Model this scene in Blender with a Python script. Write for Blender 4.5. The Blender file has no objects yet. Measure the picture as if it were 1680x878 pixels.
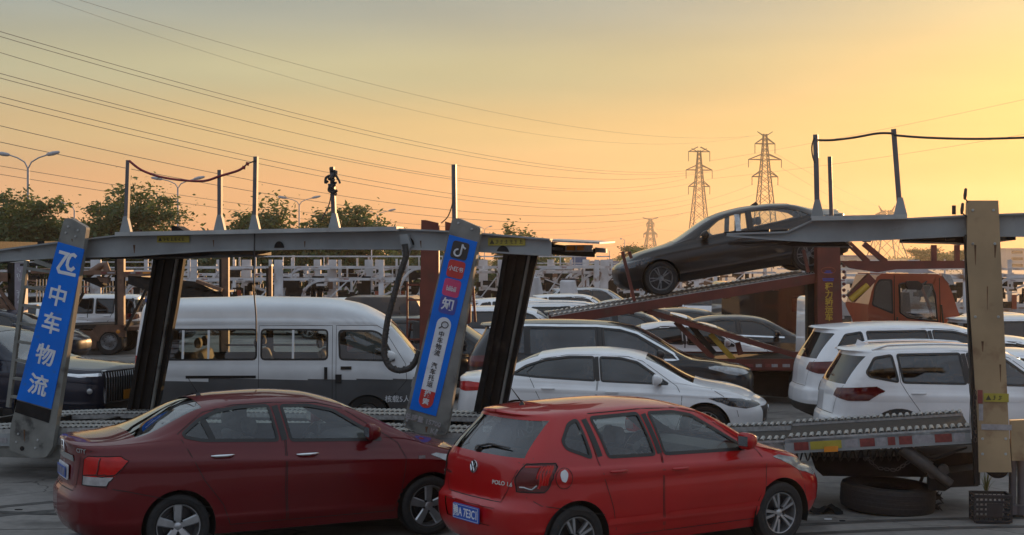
import bpy, bmesh, math, random
import numpy as np
from mathutils import Vector, Matrix
from mathutils.bvhtree import BVHTree
R_ = math.radians
scene = bpy.context.scene
COL = scene.collection

# ---------------------------------------------------------------- camera, sky, sun, exposure
FP = 2400.0            # focal length in photograph pixels
CX, HZ = 840.0, 425.0  # principal column, horizon row
CH = 2.83              # camera height
cam = bpy.data.cameras.new('camera'); camo = bpy.data.objects.new('camera', cam); COL.objects.link(camo)
camo.location = (0, 0, CH); camo.rotation_euler = (R_(90), 0, 0)
cam.sensor_width = 36.0; cam.lens = FP / 1680 * 36.0
cam.shift_y = -(439.0 - HZ) / 1680.0
cam.clip_end = 9000; cam.clip_start = 0.2
scene.camera = camo

SUN_EL, SUN_AZ = R_(5.5), R_(24.0)        # azimuth measured from +Y towards +X
world = bpy.data.worlds.new("World"); scene.world = world; world.use_nodes = True
wn = world.node_tree; wn.nodes.clear()
def wnode(t, **k):
    n = wn.nodes.new(t)
    for a, b in k.items(): setattr(n, a, b)
    return n
w_out = wnode('ShaderNodeOutputWorld'); w_bg = wnode('ShaderNodeBackground')
sky = wnode('ShaderNodeTexSky', sky_type='NISHITA', sun_disc=False, sun_elevation=SUN_EL, sun_rotation=SUN_AZ,
            altitude=0.0, air_density=1.6, dust_density=5.0, ozone_density=1.5)
# evening sky: the Nishita sky graded with one smooth function of height and of the angle from the sun
geo = wnode('ShaderNodeTexCoord'); sep = wnode('ShaderNodeSeparateXYZ')
wn.links.new(geo.outputs['Generated'], sep.inputs[0])
ramp = wnode('ShaderNodeValToRGB'); ramp.color_ramp.interpolation = 'EASE'
els = ramp.color_ramp.elements
RS = [(0.00, (0.76, 0.31, 0.125)), (0.045, (0.75, 0.385, 0.155)), (0.085, (0.63, 0.45, 0.20)), (0.125, (0.46, 0.44, 0.26)), (0.175, (0.305, 0.35, 0.31)),
      (0.26, (0.25, 0.31, 0.31)), (0.55, (0.42, 0.49, 0.55)), (1.0, (0.50, 0.59, 0.69))]
els[0].position, els[0].color = RS[0][0], RS[0][1] + (1,)
els[1].position, els[1].color = RS[-1][0], RS[-1][1] + (1,)
for p, c in RS[1:-1]:
    e = els.new(p); e.color = c + (1,)
wn.links.new(sep.outputs[2], ramp.inputs[0])
away = wnode('ShaderNodeValToRGB'); away.color_ramp.interpolation = 'EASE'
AS = [(0.0, (0.28, 0.27, 0.30)), (0.18, (0.33, 0.35, 0.41)), (0.45, (0.46, 0.54, 0.66)), (1.0, (0.50, 0.59, 0.69))]
e2 = away.color_ramp.elements
e2[0].position, e2[0].color = AS[0][0], AS[0][1] + (1,)
e2[1].position, e2[1].color = AS[-1][0], AS[-1][1] + (1,)
for p, c in AS[1:-1]:
    e = e2.new(p); e.color = c + (1,)
wn.links.new(sep.outputs[2], away.inputs[0])
sdir = Vector((math.sin(SUN_AZ) * math.cos(SUN_EL), math.cos(SUN_AZ) * math.cos(SUN_EL), math.sin(SUN_EL)))
dot = wnode('ShaderNodeVectorMath', operation='DOT_PRODUCT'); dot.inputs[1].default_value = sdir
wn.links.new(geo.outputs['Generated'], dot.inputs[0])
side = wnode('ShaderNodeMapRange', interpolation_type='SMOOTHSTEP')
side.inputs[1].default_value = 0.0; side.inputs[2].default_value = 0.96
wn.links.new(dot.outputs['Value'], side.inputs[0])
mixs = wnode('ShaderNodeMix', data_type='RGBA')
wn.links.new(side.outputs[0], mixs.inputs[0]); wn.links.new(away.outputs[0], mixs.inputs[6]); wn.links.new(ramp.outputs[0], mixs.inputs[7])
near = wnode('ShaderNodeValToRGB'); near.color_ramp.interpolation = 'EASE'
NS = [(0.0, (0.98, 0.37, 0.08)), (0.05, (1.02, 0.45, 0.10)), (0.10, (0.98, 0.59, 0.18)), (0.17, (0.68, 0.57, 0.27)), (0.4, (0.42, 0.45, 0.42)), (1.0, (0.50, 0.59, 0.69))]
e3 = near.color_ramp.elements
e3[0].position, e3[0].color = NS[0][0], NS[0][1] + (1,)
e3[1].position, e3[1].color = NS[-1][0], NS[-1][1] + (1,)
for p, c in NS[1:-1]:
    e = e3.new(p); e.color = c + (1,)
wn.links.new(sep.outputs[2], near.inputs[0])
mx0 = wnode('ShaderNodeMath', operation='MAXIMUM'); mx0.inputs[1].default_value = 0.0
pw0 = wnode('ShaderNodeMath', operation='POWER'); pw0.inputs[1].default_value = 46.0
wn.links.new(dot.outputs['Value'], mx0.inputs[0]); wn.links.new(mx0.outputs[0], pw0.inputs[0])
mixn = wnode('ShaderNodeMix', data_type='RGBA')
sc0 = wnode('ShaderNodeMath', operation='MULTIPLY'); sc0.inputs[1].default_value = 0.85; wn.links.new(pw0.outputs[0], sc0.inputs[0]); wn.links.new(sc0.outputs[0], mixn.inputs[0]); wn.links.new(mixs.outputs[2], mixn.inputs[6]); wn.links.new(near.outputs[0], mixn.inputs[7])
# soft streaks of thin high cloud
cl = wnode('ShaderNodeTexNoise'); cl.inputs['Scale'].default_value = 3.0; cl.inputs['Detail'].default_value = 3
mp = wnode('ShaderNodeMapping'); mp.inputs['Scale'].default_value = (1.0, 1.0, 7.0)
wn.links.new(geo.outputs['Generated'], mp.inputs[0]); wn.links.new(mp.outputs[0], cl.inputs['Vector'])
cr = wnode('ShaderNodeMapRange'); cr.inputs[1].default_value = 0.3; cr.inputs[2].default_value = 0.75
cr.inputs[3].default_value = 0.91; cr.inputs[4].default_value = 1.08
wn.links.new(cl.outputs[0], cr.inputs[0])
scl = wnode('ShaderNodeVectorMath', operation='SCALE')
wn.links.new(mixn.outputs[2], scl.inputs[0]); wn.links.new(cr.outputs[0], scl.inputs['Scale'])
SKY_W = 0.10
skys = wnode('ShaderNodeVectorMath', operation='SCALE'); skys.inputs['Scale'].default_value = SKY_W * 0.05
wn.links.new(sky.outputs[0], skys.inputs[0])
graded = wnode('ShaderNodeVectorMath', operation='ADD')
wn.links.new(skys.outputs[0], graded.inputs[0]); wn.links.new(scl.outputs[0], graded.inputs[1])
up10 = wnode('ShaderNodeVectorMath', operation='SCALE'); up10.inputs['Scale'].default_value = 10.0
wn.links.new(graded.outputs[0], up10.inputs[0])
wn.links.new(up10.outputs[0], w_bg.inputs[0]); w_bg.inputs[1].default_value = 0.1
wn.links.new(w_bg.outputs[0], w_out.inputs[0])

sl = bpy.data.lights.new('sun', 'SUN'); slo = bpy.data.objects.new('sun', sl); COL.objects.link(slo)
sl.energy = 5.0; sl.angle = R_(0.6); sl.color = (1.0, 0.56, 0.24)
slo.rotation_euler = (R_(90) - SUN_EL, 0, math.pi - SUN_AZ)
scene.view_settings.view_transform = 'Standard'; scene.view_settings.look = 'None'
scene.view_settings.exposure = 0.10; scene.view_settings.gamma = 1.0

# ---------------------------------------------------------------- helpers
def P(px, py, D):
    """photograph pixel at distance D (metres along the view axis) -> world point"""
    return Vector(((px - CX) / FP * D, D, CH - (py - HZ) / FP * D))
def G(px, D):
    return Vector(((px - CX) / FP * D, D, 0.0))

MATS = {}
def mat(name, col, rough=0.5, metal=0.0, noise=0.12, scale=6.0, bump=0.0, coat=0.0, col2=None, emit=None, spec=None, back=None, dirt=None):
    if name in MATS: return MATS[name]
    m = bpy.data.materials.new(name); m.use_nodes = True
    nt = m.node_tree; b = nt.nodes['Principled BSDF']
    b.inputs['Roughness'].default_value = rough; b.inputs['Metallic'].default_value = metal
    if coat:
        b.inputs['Coat Weight'].default_value = coat; b.inputs['Coat Roughness'].default_value = 0.015
    if spec is not None: b.inputs['Specular IOR Level'].default_value = spec
    tc = nt.nodes.new('ShaderNodeTexCoord')
    nz = nt.nodes.new('ShaderNodeTexNoise'); nz.inputs['Scale'].default_value = scale; nz.inputs['Detail'].default_value = 5
    nt.links.new(tc.outputs['Object'], nz.inputs['Vector'])
    c2 = col2 if col2 else tuple(min(1, max(0, c * (1 - noise * 2))) for c in col)
    mr = nt.nodes.new('ShaderNodeMapRange'); mr.inputs[1].default_value = 0.32; mr.inputs[2].default_value = 0.68
    nt.links.new(nz.outputs[0], mr.inputs[0])
    mx = nt.nodes.new('ShaderNodeMix'); mx.data_type = 'RGBA'
    mx.inputs[6].default_value = tuple(col) + (1,); mx.inputs[7].default_value = tuple(c2) + (1,)
    nt.links.new(mr.outputs[0], mx.inputs[0])
    last = mx.outputs[2]
    if dirt:
        n2 = nt.nodes.new('ShaderNodeTexNoise'); n2.inputs['Scale'].default_value = dirt[1]; n2.inputs['Detail'].default_value = 8
        nt.links.new(tc.outputs['Object'], n2.inputs['Vector'])
        m2 = nt.nodes.new('ShaderNodeMapRange'); m2.inputs[1].default_value = dirt[2]; m2.inputs[2].default_value = dirt[2] + 0.12
        nt.links.new(n2.outputs[0], m2.inputs[0])
        x2 = nt.nodes.new('ShaderNodeMix'); x2.data_type = 'RGBA'
        nt.links.new(m2.outputs[0], x2.inputs[0]); nt.links.new(last, x2.inputs[6]); x2.inputs[7].default_value = tuple(dirt[0]) + (1,)
        last = x2.outputs[2]
    if back:
        gm = nt.nodes.new('ShaderNodeNewGeometry'); bx = nt.nodes.new('ShaderNodeMix'); bx.data_type = 'RGBA'
        nt.links.new(gm.outputs['Backfacing'], bx.inputs[0]); nt.links.new(last, bx.inputs[6]); bx.inputs[7].default_value = tuple(back) + (1,)
        last = bx.outputs[2]
    nt.links.new(last, b.inputs['Base Color'])
    if bump:
        bp = nt.nodes.new('ShaderNodeBump'); bp.inputs['Strength'].default_value = bump; bp.inputs['Distance'].default_value = 0.01
        n3 = nt.nodes.new('ShaderNodeTexNoise'); n3.inputs['Scale'].default_value = scale * 8; n3.inputs['Detail'].default_value = 3
        nt.links.new(tc.outputs['Object'], n3.inputs['Vector']); nt.links.new(n3.outputs[0], bp.inputs['Height'])
        nt.links.new(bp.outputs[0], b.inputs['Normal'])
    if emit:
        b.inputs['Emission Color'].default_value = tuple(emit[0]) + (1,); b.inputs['Emission Strength'].default_value = emit[1]
    MATS[name] = m
    return m
def glass(name, tint, rough=0.02, refl=1.0):
    """thin window glass: tinted see-through plus a fresnel reflection"""
    if name in MATS: return MATS[name]
    m = bpy.data.materials.new(name); m.use_nodes = True
    nt = m.node_tree; nt.nodes.clear()
    o = nt.nodes.new('ShaderNodeOutputMaterial'); mx = nt.nodes.new('ShaderNodeMixShader')
    t = nt.nodes.new('ShaderNodeBsdfTransparent'); t.inputs[0].default_value = tuple(tint) + (1,)
    g = nt.nodes.new('ShaderNodeBsdfGlossy'); g.inputs['Roughness'].default_value = rough
    g.inputs[0].default_value = (0.95, 0.97, 1.0, 1)
    f = nt.nodes.new('ShaderNodeLayerWeight'); f.inputs[0].default_value = 0.5
    tc = nt.nodes.new('ShaderNodeTexCoord'); nz = nt.nodes.new('ShaderNodeTexNoise'); nz.inputs['Scale'].default_value = 2.5
    nt.links.new(tc.outputs['Object'], nz.inputs['Vector'])
    pw = nt.nodes.new('ShaderNodeMath'); pw.operation = 'POWER'; pw.inputs[1].default_value = 3.5
    nt.links.new(f.outputs['Facing'], pw.inputs[0])
    mr = nt.nodes.new('ShaderNodeMapRange'); mr.inputs[3].default_value = 0.055 * refl; mr.inputs[4].default_value = 1.0
    nt.links.new(pw.outputs[0], mr.inputs[0])
    ad = nt.nodes.new('ShaderNodeMath'); ad.operation = 'MULTIPLY_ADD'; ad.inputs[1].default_value = 0.05 * refl
    nt.links.new(nz.outputs[0], ad.inputs[0]); nt.links.new(mr.outputs[0], ad.inputs[2])
    ad.use_clamp = True
    nt.links.new(ad.outputs[0], mx.inputs[0]); nt.links.new(t.outputs[0], mx.inputs[1]); nt.links.new(g.outputs[0], mx.inputs[2])
    nt.links.new(mx.outputs[0], o.inputs[0])
    MATS[name] = m
    return m

def tag(o, label=None, cat=None, group=None, kind=None):
    if label: o['label'] = label
    if cat: o['category'] = cat
    if group: o['group'] = group
    if kind: o['kind'] = kind
    return o
def thing(name, label, cat, loc=(0, 0, 0), rz=0.0, group=None):
    o = bpy.data.objects.new(name, None); COL.objects.link(o); o.empty_display_size = 0.2
    o.location = loc; o.rotation_euler = (0, 0, rz)
    return tag(o, label, cat, group)
def kids(o):
    return [c for c in o.children]
def copy_tree(o, parent=None):
    c = o.copy(); COL.objects.link(c); c.parent = parent
    for ch in list(o.children):
        copy_tree(ch, c)
    return c

class MB:
    def __init__(s): s.v = []; s.f = []; s.m = []; s.cur = 0
    def mi(s, i): s.cur = i; return s
    def add(s, vs, fs):
        o = len(s.v); s.v.extend([tuple(x) for x in vs]); s.f.extend([tuple(i + o for i in f) for f in fs]); s.m.extend([s.cur] * len(fs)); return s
    def box(s, c, d, rot=None):
        c = Vector(c); hx, hy, hz = d[0] / 2, d[1] / 2, d[2] / 2
        vs = [Vector((x, y, z)) for x in (-hx, hx) for y in (-hy, hy) for z in (-hz, hz)]
        if rot is not None: vs = [rot @ v for v in vs]
        return s.add([v + c for v in vs], [(0, 1, 3, 2), (4, 6, 7, 5), (0, 4, 5, 1), (2, 3, 7, 6), (0, 2, 6, 4), (1, 5, 7, 3)])
    def bar(s, a, b, w, h, up=(0, 0, 1)):
        """box beam from a to b, w across, h along up"""
        a, b = Vector(a), Vector(b); t = (b - a); L = t.length
        if L < 1e-6: return s
        t /= L; upv = Vector(up)
        if abs(t.dot(upv)) > 0.98: upv = Vector((1, 0, 0))
        n = t.cross(upv).normalized(); u = n.cross(t).normalized()
        vs = []
        for p in (a, b):
            for i, j in ((-1, -1), (1, -1), (1, 1), (-1, 1)):
                vs.append(p + n * (i * w / 2) + u * (j * h / 2))
        return s.add(vs, [(0, 3, 2, 1), (4, 5, 6, 7), (0, 1, 5, 4), (1, 2, 6, 5), (2, 3, 7, 6), (3, 0, 4, 7)])
    def tube(s, pts, r, n=8, cap=True):
        pts = [Vector(p) for p in pts]; m = len(pts); rings = []
        prev = None
        for i, p in enumerate(pts):
            t = (pts[min(i + 1, m - 1)] - pts[max(i - 1, 0)]).normalized()
            if prev is None:
                ref = Vector((0, 0, 1)) if abs(t.z) < 0.9 else Vector((1, 0, 0))
                a = t.cross(ref).normalized()
            else:
                a = (prev - t * prev.dot(t)).normalized()
            prev = a; b = t.cross(a)
            rr = r[i] if isinstance(r, (list, tuple)) else r
            rings.append([p + a * (rr * math.cos(2 * math.pi * k / n)) + b * (rr * math.sin(2 * math.pi * k / n)) for k in range(n)])
        vs = [v for rg in rings for v in rg]; fs = []
        for i in range(m - 1):
            for k in range(n):
                k2 = (k + 1) % n
                fs.append((i * n + k, i * n + k2, (i + 1) * n + k2, (i + 1) * n + k))
        if cap: fs.append(tuple(range(n - 1, -1, -1))); fs.append(tuple((m - 1) * n + k for k in range(n)))
        return s.add(vs, fs)
    def prism(s, poly, fr, depth):
        """poly (list of 2D) in frame fr=(origin, ex, ey, en); extruded by depth along en"""
        o, ex, ey, en = [Vector(q) for q in fr]; n = len(poly)
        vs = [o + ex * p[0] + ey * p[1] for p in poly] + [o + ex * p[0] + ey * p[1] + en * depth for p in poly]
        fs = [tuple(range(n)), tuple(range(2 * n - 1, n - 1, -1))] + [(i, i + n, (i + 1) % n + n, (i + 1) % n) for i in range(n)]
        return s.add(vs, fs)
    def lathe(s, prof, c, axis, n=32, closed=False):
        """prof list of (radius, along-axis); axis vector"""
        c = Vector(c); ax = Vector(axis).normalized()
        ref = Vector((0, 0, 1)) if abs(ax.z) < 0.9 else Vector((1, 0, 0))
        a = ax.cross(ref).normalized(); b = ax.cross(a); m = len(prof)
        vs = [c + ax * h + (a * math.cos(2 * math.pi * k / n) + b * math.sin(2 * math.pi * k / n)) * r for r, h in prof for k in range(n)]
        fs = []
        for i in range(m - 1 + (1 if closed else 0)):
            j = (i + 1) % m
            for k in range(n):
                k2 = (k + 1) % n
                fs.append((i * n + k, i * n + k2, j * n + k2, j * n + k))
        return s.add(vs, fs)
    def mesh(s, name):
        me = bpy.data.meshes.new(name); me.from_pydata(s.v, [], s.f); me.polygons.foreach_set('material_index', s.m); me.update(); return me
def obj(name, mb, mats, parent=None, smooth=None, flip=False):
    me = mb.mesh(name) if isinstance(mb, MB) else mb
    if not isinstance(mats, (list, tuple)): mats = [mats]
    if isinstance(mb, MB):
        bm = bmesh.new(); bm.from_mesh(me); bmesh.ops.recalc_face_normals(bm, faces=bm.faces); bm.to_mesh(me); bm.free()
    for m in mats: me.materials.append(m)
    o = bpy.data.objects.new(name, me); COL.objects.link(o); o.parent = parent
    if smooth is not None:
        me.polygons.foreach_set('use_smooth', [True] * len(me.polygons))
        if smooth < 180: me.set_sharp_from_angle(angle=R_(smooth))
    return o
def inst(name, me, parent=None, loc=(0, 0, 0), rot=(0, 0, 0), scl=(1, 1, 1)):
    o = bpy.data.objects.new(name, me); COL.objects.link(o); o.parent = parent
    o.location = loc; o.rotation_euler = rot; o.scale = scl
    return o

def text_mesh(body, size, bold=0.0, align='CENTER', extr=0.0, shear=0.0):
    c = bpy.data.curves.new('lettering', 'FONT'); c.body = body; c.size = size; c.align_x = align; c.align_y = 'CENTER'
    c.offset = bold; c.extrude = extr; c.resolution_u = 3; c.shear = shear
    o = bpy.data.objects.new('lettering', c); COL.objects.link(o)
    dg = bpy.context.evaluated_depsgraph_get(); dg.update()
    me = bpy.data.meshes.new_from_object(o.evaluated_get(dg)); me.name = 'lettering'
    bpy.data.objects.remove(o); bpy.data.curves.remove(c)
    return me
def text(body, size, fr, m, parent=None, bold=0.0, wscale=1.0, name='lettering', extr=0.0, align='CENTER', shear=0.0, thick=0.002):
    """lettering lying in frame fr=(origin, ex, ey)"""
    me = text_mesh(body, size, bold, align, thick / 2, shear)
    o, ex, ey = [Vector(q) for q in fr]; en = ex.cross(ey)
    M = Matrix(((ex.x * wscale, ey.x, en.x, o.x), (ex.y * wscale, ey.y, en.y, o.y), (ex.z * wscale, ey.z, en.z, o.z), (0, 0, 0, 1)))
    me.transform(M)
    me.materials.clear(); me.materials.append(m)
    ob = bpy.data.objects.new(name, me); COL.objects.link(ob); ob.parent = parent
    return ob
def pchip(xs, ys):
    xs = np.asarray(xs, float); ys = np.asarray(ys, float)
    if len(xs) == 1: return lambda q: np.full(np.shape(q), ys[0], float)
    h = np.diff(xs); dl = np.diff(ys) / h
    if len(xs) == 2: d = np.array([dl[0], dl[0]])
    else:
        d = np.zeros(len(xs))
        for i in range(1, len(xs) - 1):
            if dl[i - 1] * dl[i] > 0:
                w1 = 2 * h[i] + h[i - 1]; w2 = h[i] + 2 * h[i - 1]
                d[i] = (w1 + w2) / (w1 / dl[i - 1] + w2 / dl[i])
        d[0] = dl[0]; d[-1] = dl[-1]
    def f(q):
        q = np.clip(np.asarray(q, float), xs[0], xs[-1])
        i = np.clip(np.searchsorted(xs, q, side='right') - 1, 0, len(xs) - 2)
        t = (q - xs[i]) / h[i]
        return ((1 + 2 * t) * (1 - t) ** 2) * ys[i] + t * (1 - t) ** 2 * h[i] * d[i] + t * t * (3 - 2 * t) * ys[i + 1] + t * t * (t - 1) * h[i] * d[i + 1]
    return f
def PC(lst): return pchip([a for a, b in lst], [b for a, b in lst])
# ---------------------------------------------------------------- car builder
def in_poly(poly, x, y):
    inside = np.zeros(x.shape, bool); n = len(poly)
    for i in range(n):
        x1, y1 = poly[i]; x2, y2 = poly[(i + 1) % n]
        if y1 == y2: continue
        c = ((y1 > y) != (y2 > y)) & (x < (x2 - x1) * (y - y1) / (y2 - y1) + x1)
        inside ^= c
    return inside
def near_poly(poly, x, y):
    best = np.full(x.shape, 1e9); bx = x.copy(); by = y.copy(); n = len(poly)
    for i in range(n):
        x1, y1 = poly[i]; x2, y2 = poly[(i + 1) % n]
        dx, dy = x2 - x1, y2 - y1; L = dx * dx + dy * dy
        if L < 1e-12: continue
        t = np.clip(((x - x1) * dx + (y - y1) * dy) / L, 0, 1)
        qx, qy = x1 + t * dx, y1 + t * dy; d = (x - qx) ** 2 + (y - qy) ** 2
        k = d < best; best[k] = d[k]; bx[k] = qx[k]; by[k] = qy[k]
    return bx, by
def round_poly(poly, r, n=4):
    out = []; m = len(poly)
    for i in range(m):
        p = Vector(poly[i]); a = Vector(poly[i - 1]); b = Vector(poly[(i + 1) % m])
        da = (a - p); db = (b - p); rr = min(r, da.length * 0.45, db.length * 0.45)
        if da.length < 1e-6 or db.length < 1e-6: continue
        p1 = p + da.normalized() * rr; p2 = p + db.normalized() * rr
        for k in range(n + 1):
            t = k / n; q = p1 * (1 - t) ** 2 + p * (2 * t * (1 - t)) + p2 * t * t
            out.append((q.x, q.y))
    return out
def circle(cx, cz, r, n=40): return [(cx + r * math.cos(2 * math.pi * k / n), cz + r * math.sin(2 * math.pi * k / n)) for k in range(n)]

class Shell:
    """car body skin lofted from side profiles (z lines), half widths, plan curves of both ends"""
    def __init__(S, sp, dens):
        S.sp = sp
        Rz, Fz = PC(sp['R']), PC(sp['F'])
        xr0, xf0 = sp['xr0'], sp['xf0']
        def plan(lst):
            q = np.array([a for a, b in lst]); d = np.array([b for a, b in lst])
            t = np.concatenate([[0], np.cumsum(np.hypot(np.diff(q) * 0.8, np.diff(d)))])
            n = max(5, int(t[-1] / dens) + 1); tt = np.linspace(0, t[-1], n)
            return pchip(t, q)(tt), pchip(t, d)(tt)
        qr, dr = plan(sp['pr']); qf, df = plan(sp['pf'])
        xa, xb = xr0 + dr[-1], xf0 - df[-1]
        n = int((xb - xa) / dens) + 2
        mid = np.linspace(xa, xb, n)[1:-1]
        for xs in sp.get('snapx', []):            # stations that must exist exactly (glass edges)
            i = np.argmin(abs(mid - xs))
            if abs(mid[i] - xs) < dens: mid[i] = xs
        xn = np.concatenate([xr0 + dr, mid, (xf0 - df)[::-1]])
        q = np.concatenate([qr, np.ones(len(mid)), qf[::-1]])
        Lb = sp.get('Lbr', 1.0); Lf = sp.get('Lbf', 0.8)
        br = 0.5 * (1 + np.cos(np.pi * np.clip((xn - xr0) / Lb, 0, 1)))
        bf = 0.5 * (1 + np.cos(np.pi * np.clip((xf0 - xn) / Lf, 0, 1)))
        w = [PC(sp['w%d' % i])(xn) * q for i in range(5)]; z = [PC(sp['z%d' % i])(xn) for i in range(5)]
        zt = PC(sp['zt'])(xn)
        pts = [np.stack([w[i], z[i]], 1) for i in range(5)]
        rad = sp.get('rad', [0, 0.05, 0.12, 0.05, 0.09])
        kf = sp.get('segn', [0.10, 0.30, 0.32, 0.5, 0.75])
        cn = max(2, int(round(0.07 / dens)) + 1)
        cols = [pts[0]]; S.seg = [0]
        prev = pts[0]
        for i in range(1, 5):
            nxt = pts[i + 1] if i < 4 else None
            din = prev - pts[i]; lin = np.linalg.norm(din, axis=1)
            r = np.minimum(rad[i] * np.maximum(q, 0.0), 0.42 * np.linalg.norm(pts[i - 1] - pts[i], axis=1))
            if i < 4:
                dout = nxt - pts[i]; r = np.minimum(r, 0.42 * np.linalg.norm(dout, axis=1))
            entry = pts[i] + (pts[i - 1] - pts[i]) / np.maximum(np.linalg.norm(pts[i - 1] - pts[i], axis=1), 1e-6)[:, None] * r[:, None]
            if i < 4:
                ex = pts[i] + dout / np.maximum(np.linalg.norm(dout, axis=1), 1e-6)[:, None] * r[:, None]
            else:
                ey = np.maximum(w[4] - r, 0.3 * w[4])
                ex = np.stack([ey, zt - (zt - z[4]) * (ey / np.maximum(w[4], 1e-5)) ** 2], 1)
            ns = max(1, int(round(kf[i - 1] / dens)))
            bulge = sp.get('bulge', [0, 0, 0.012, 0.012])[i - 1]
            for k in range(1, ns + 1):
                t = k / ns; c = prev * (1 - t) + entry * t
                c = c.copy(); c[:, 0] += bulge * 4 * t * (1 - t) * q
                cols.append(c); S.seg.append(i - 1)
            for k in range(1, cn + 1):
                t = k / cn
                cols.append(entry * (1 - t) ** 2 + pts[i] * (2 * t * (1 - t)) + ex * t * t); S.seg.append(i if k == cn else 10 + i)
            prev = ex
        ns = max(2, int(round(kf[4] / dens)))
        y4 = np.maximum(prev[:, 0], 1e-6)
        for k in range(1, ns + 1):
            t = 1 - k / ns; yy = y4 * t
            cols.append(np.stack([yy, zt - (zt - prev[:, 1]) * t ** 2], 1)); S.seg.append(4)
        A = np.stack(cols, 1)                       # stations x cols x (y,z)
        Z = A[:, :, 1]; Y = A[:, :, 0]
        X = xn[:, None] + (Rz(Z) - xr0) * br[:, None] + (Fz(Z) - xf0) * bf[:, None]
        for zc, amp, up, dn in sp.get('crease', []):
            zc_ = PC(zc)(X); t = Z - zc_
            f = np.where(t > 0, np.clip(1 - t / up, 0, 1) ** 2, np.clip(1 + t / dn, 0, 1) ** 1.0)
            Y = Y + amp * f * q[:, None]
        S.zlim = z
        nst, nc = Y.shape
        # full width: left side (y>0) then right side mirrored
        Yf = np.concatenate([Y, -Y[:, -2::-1]], 1); Xf = np.concatenate([X, X[:, -2::-1]], 1); Zf = np.concatenate([Z, Z[:, -2::-1]], 1)
        S.xn = xn; S.nc = nc; nF = Yf.shape[1]
        V = np.stack([Xf, Yf, Zf], 2).reshape(-1, 3)
        i, j = np.meshgrid(np.arange(nst - 1), np.arange(nF - 1), indexing='ij')
        a = (i * nF + j).ravel(); F = np.stack([a, a + 1, a + nF + 1, a + nF], 1)
        S.F = F; S.V = V; S.dens = dens
        jj = j.ravel(); jm = np.where(jj < nc - 1, jj + 1, 2 * (nc - 1) - jj)       # column index toward the centre
        seg = np.array(S.seg)
        S.fseg = seg[np.clip(jm, 0, nc - 1)]
        S.fx = (xn[:-1] + xn[1:])[i.ravel()] / 2
        S.cap_r = (i.ravel() < len(qr) - 1); S.cap_f = (i.ravel() >= nst - len(qf))
        S.reg = np.zeros(len(F), int); S.names = {0: None}
        # arc length round the tail / nose, per column, for lamps that wrap a corner
        Vg = V.reshape(nst, nF, 3)
        st = np.hypot(np.diff(Vg[:, :, 0], axis=0), np.diff(Vg[:, :, 1], axis=0))
        S.Ur = np.concatenate([np.zeros((1, nF)), np.cumsum(st, 0)], 0).reshape(-1)
        S.Uf = np.concatenate([np.cumsum(st[::-1], 0)[::-1], np.zeros((1, nF))], 0).reshape(-1)
        S.update()
        if S.N[np.argmax(S.C[:, 2])][2] < 0:
            S.F = S.F[:, ::-1].copy(); S.update()
        S.bvh = None
    def update(S):
        q = S.V[S.F]; S.C = q.mean(1)
        n = np.cross(q[:, 2] - q[:, 0], q[:, 3] - q[:, 1]); S.A = np.linalg.norm(n, axis=1)
        S.N = n / np.maximum(S.A, 1e-12)[:, None]
        vn = np.zeros_like(S.V)
        for k in range(4): np.add.at(vn, S.F[:, k], n)
        # weld normals over coincident verts (seam at y=0)
        key = np.round(S.V, 4); _, inv = np.unique(key, axis=0, return_inverse=True); inv = inv.ravel()
        acc = np.zeros((inv.max() + 1, 3)); np.add.at(acc, inv, vn); vn = acc[inv]
        S.VN = vn / np.maximum(np.linalg.norm(vn, axis=1), 1e-12)[:, None]
    def region(S, rid, view, poly, sgn=0, snap=True, only=None, cond=None):
        """faces inside poly (2D, in the view's plane) get region id; the border snaps onto poly"""
        ax = {'side': (0, 2, 1), 'rear': (1, 2, 0), 'front': (1, 2, 0), 'top': (0, 1, 2)}[view]
        C, N = S.C, S.N
        if view == 'side':
            cand = (np.abs(N[:, 1]) > 0.30) & (C[:, 1] * sgn > 0.05)
        elif view == 'rear': cand = (N[:, 0] < -0.12)
        elif view == 'front': cand = (N[:, 0] > 0.12)
        else: cand = N[:, 2] > 0.15
        if cond is not None: cand &= cond(S)
        sel = cand & in_poly(poly, C[:, ax[0]], C[:, ax[1]]) & (S.reg != -1)
        if only is not None: sel &= np.isin(S.reg, only)
        if snap and sel.any():
            vin = np.zeros(len(S.V), bool); vin[S.F[sel].ravel()] = True
            vout = np.zeros(len(S.V), bool); vout[S.F[~sel & cand].ravel()] = True
            b = np.where(vin & vout)[0]
            if len(b):
                x, y = S.V[b, ax[0]].copy(), S.V[b, ax[1]].copy()
                qx, qy = near_poly(poly, x, y)
                ux, uy = qx.copy(), qy.copy()
                for k in range(len(poly)):                  # sharp corners keep a vertex
                    p0, p1, p2 = Vector(poly[k - 1]), Vector(poly[k]), Vector(poly[(k + 1) % len(poly)])
                    if (p1 - p0).length > 1e-6 and (p2 - p1).length > 1e-6 and (p1 - p0).angle(p2 - p1) > R_(25):
                        d = np.hypot(x - p1.x, y - p1.y); m = np.argmin(d)
                        if d[m] < S.dens * 1.6: ux[m], uy[m] = p1.x, p1.y
                dx, dy = ux - x, uy - y; L = np.hypot(dx, dy); lim = S.dens * 1.8
                k = np.minimum(1, lim / np.maximum(L, 1e-9)); dx *= k; dy *= k
                n = S.VN[b]; nn = n[:, ax[2]]; nn = np.where(np.abs(nn) < 0.25, 0.25 * np.sign(nn + 1e-9), nn)
                S.V[b, ax[0]] += dx; S.V[b, ax[1]] += dy
                S.V[b, ax[2]] -= (n[:, ax[0]] * dx + n[:, ax[1]] * dy) / nn
                S.update()
        S.reg[sel] = rid
        return sel
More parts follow.
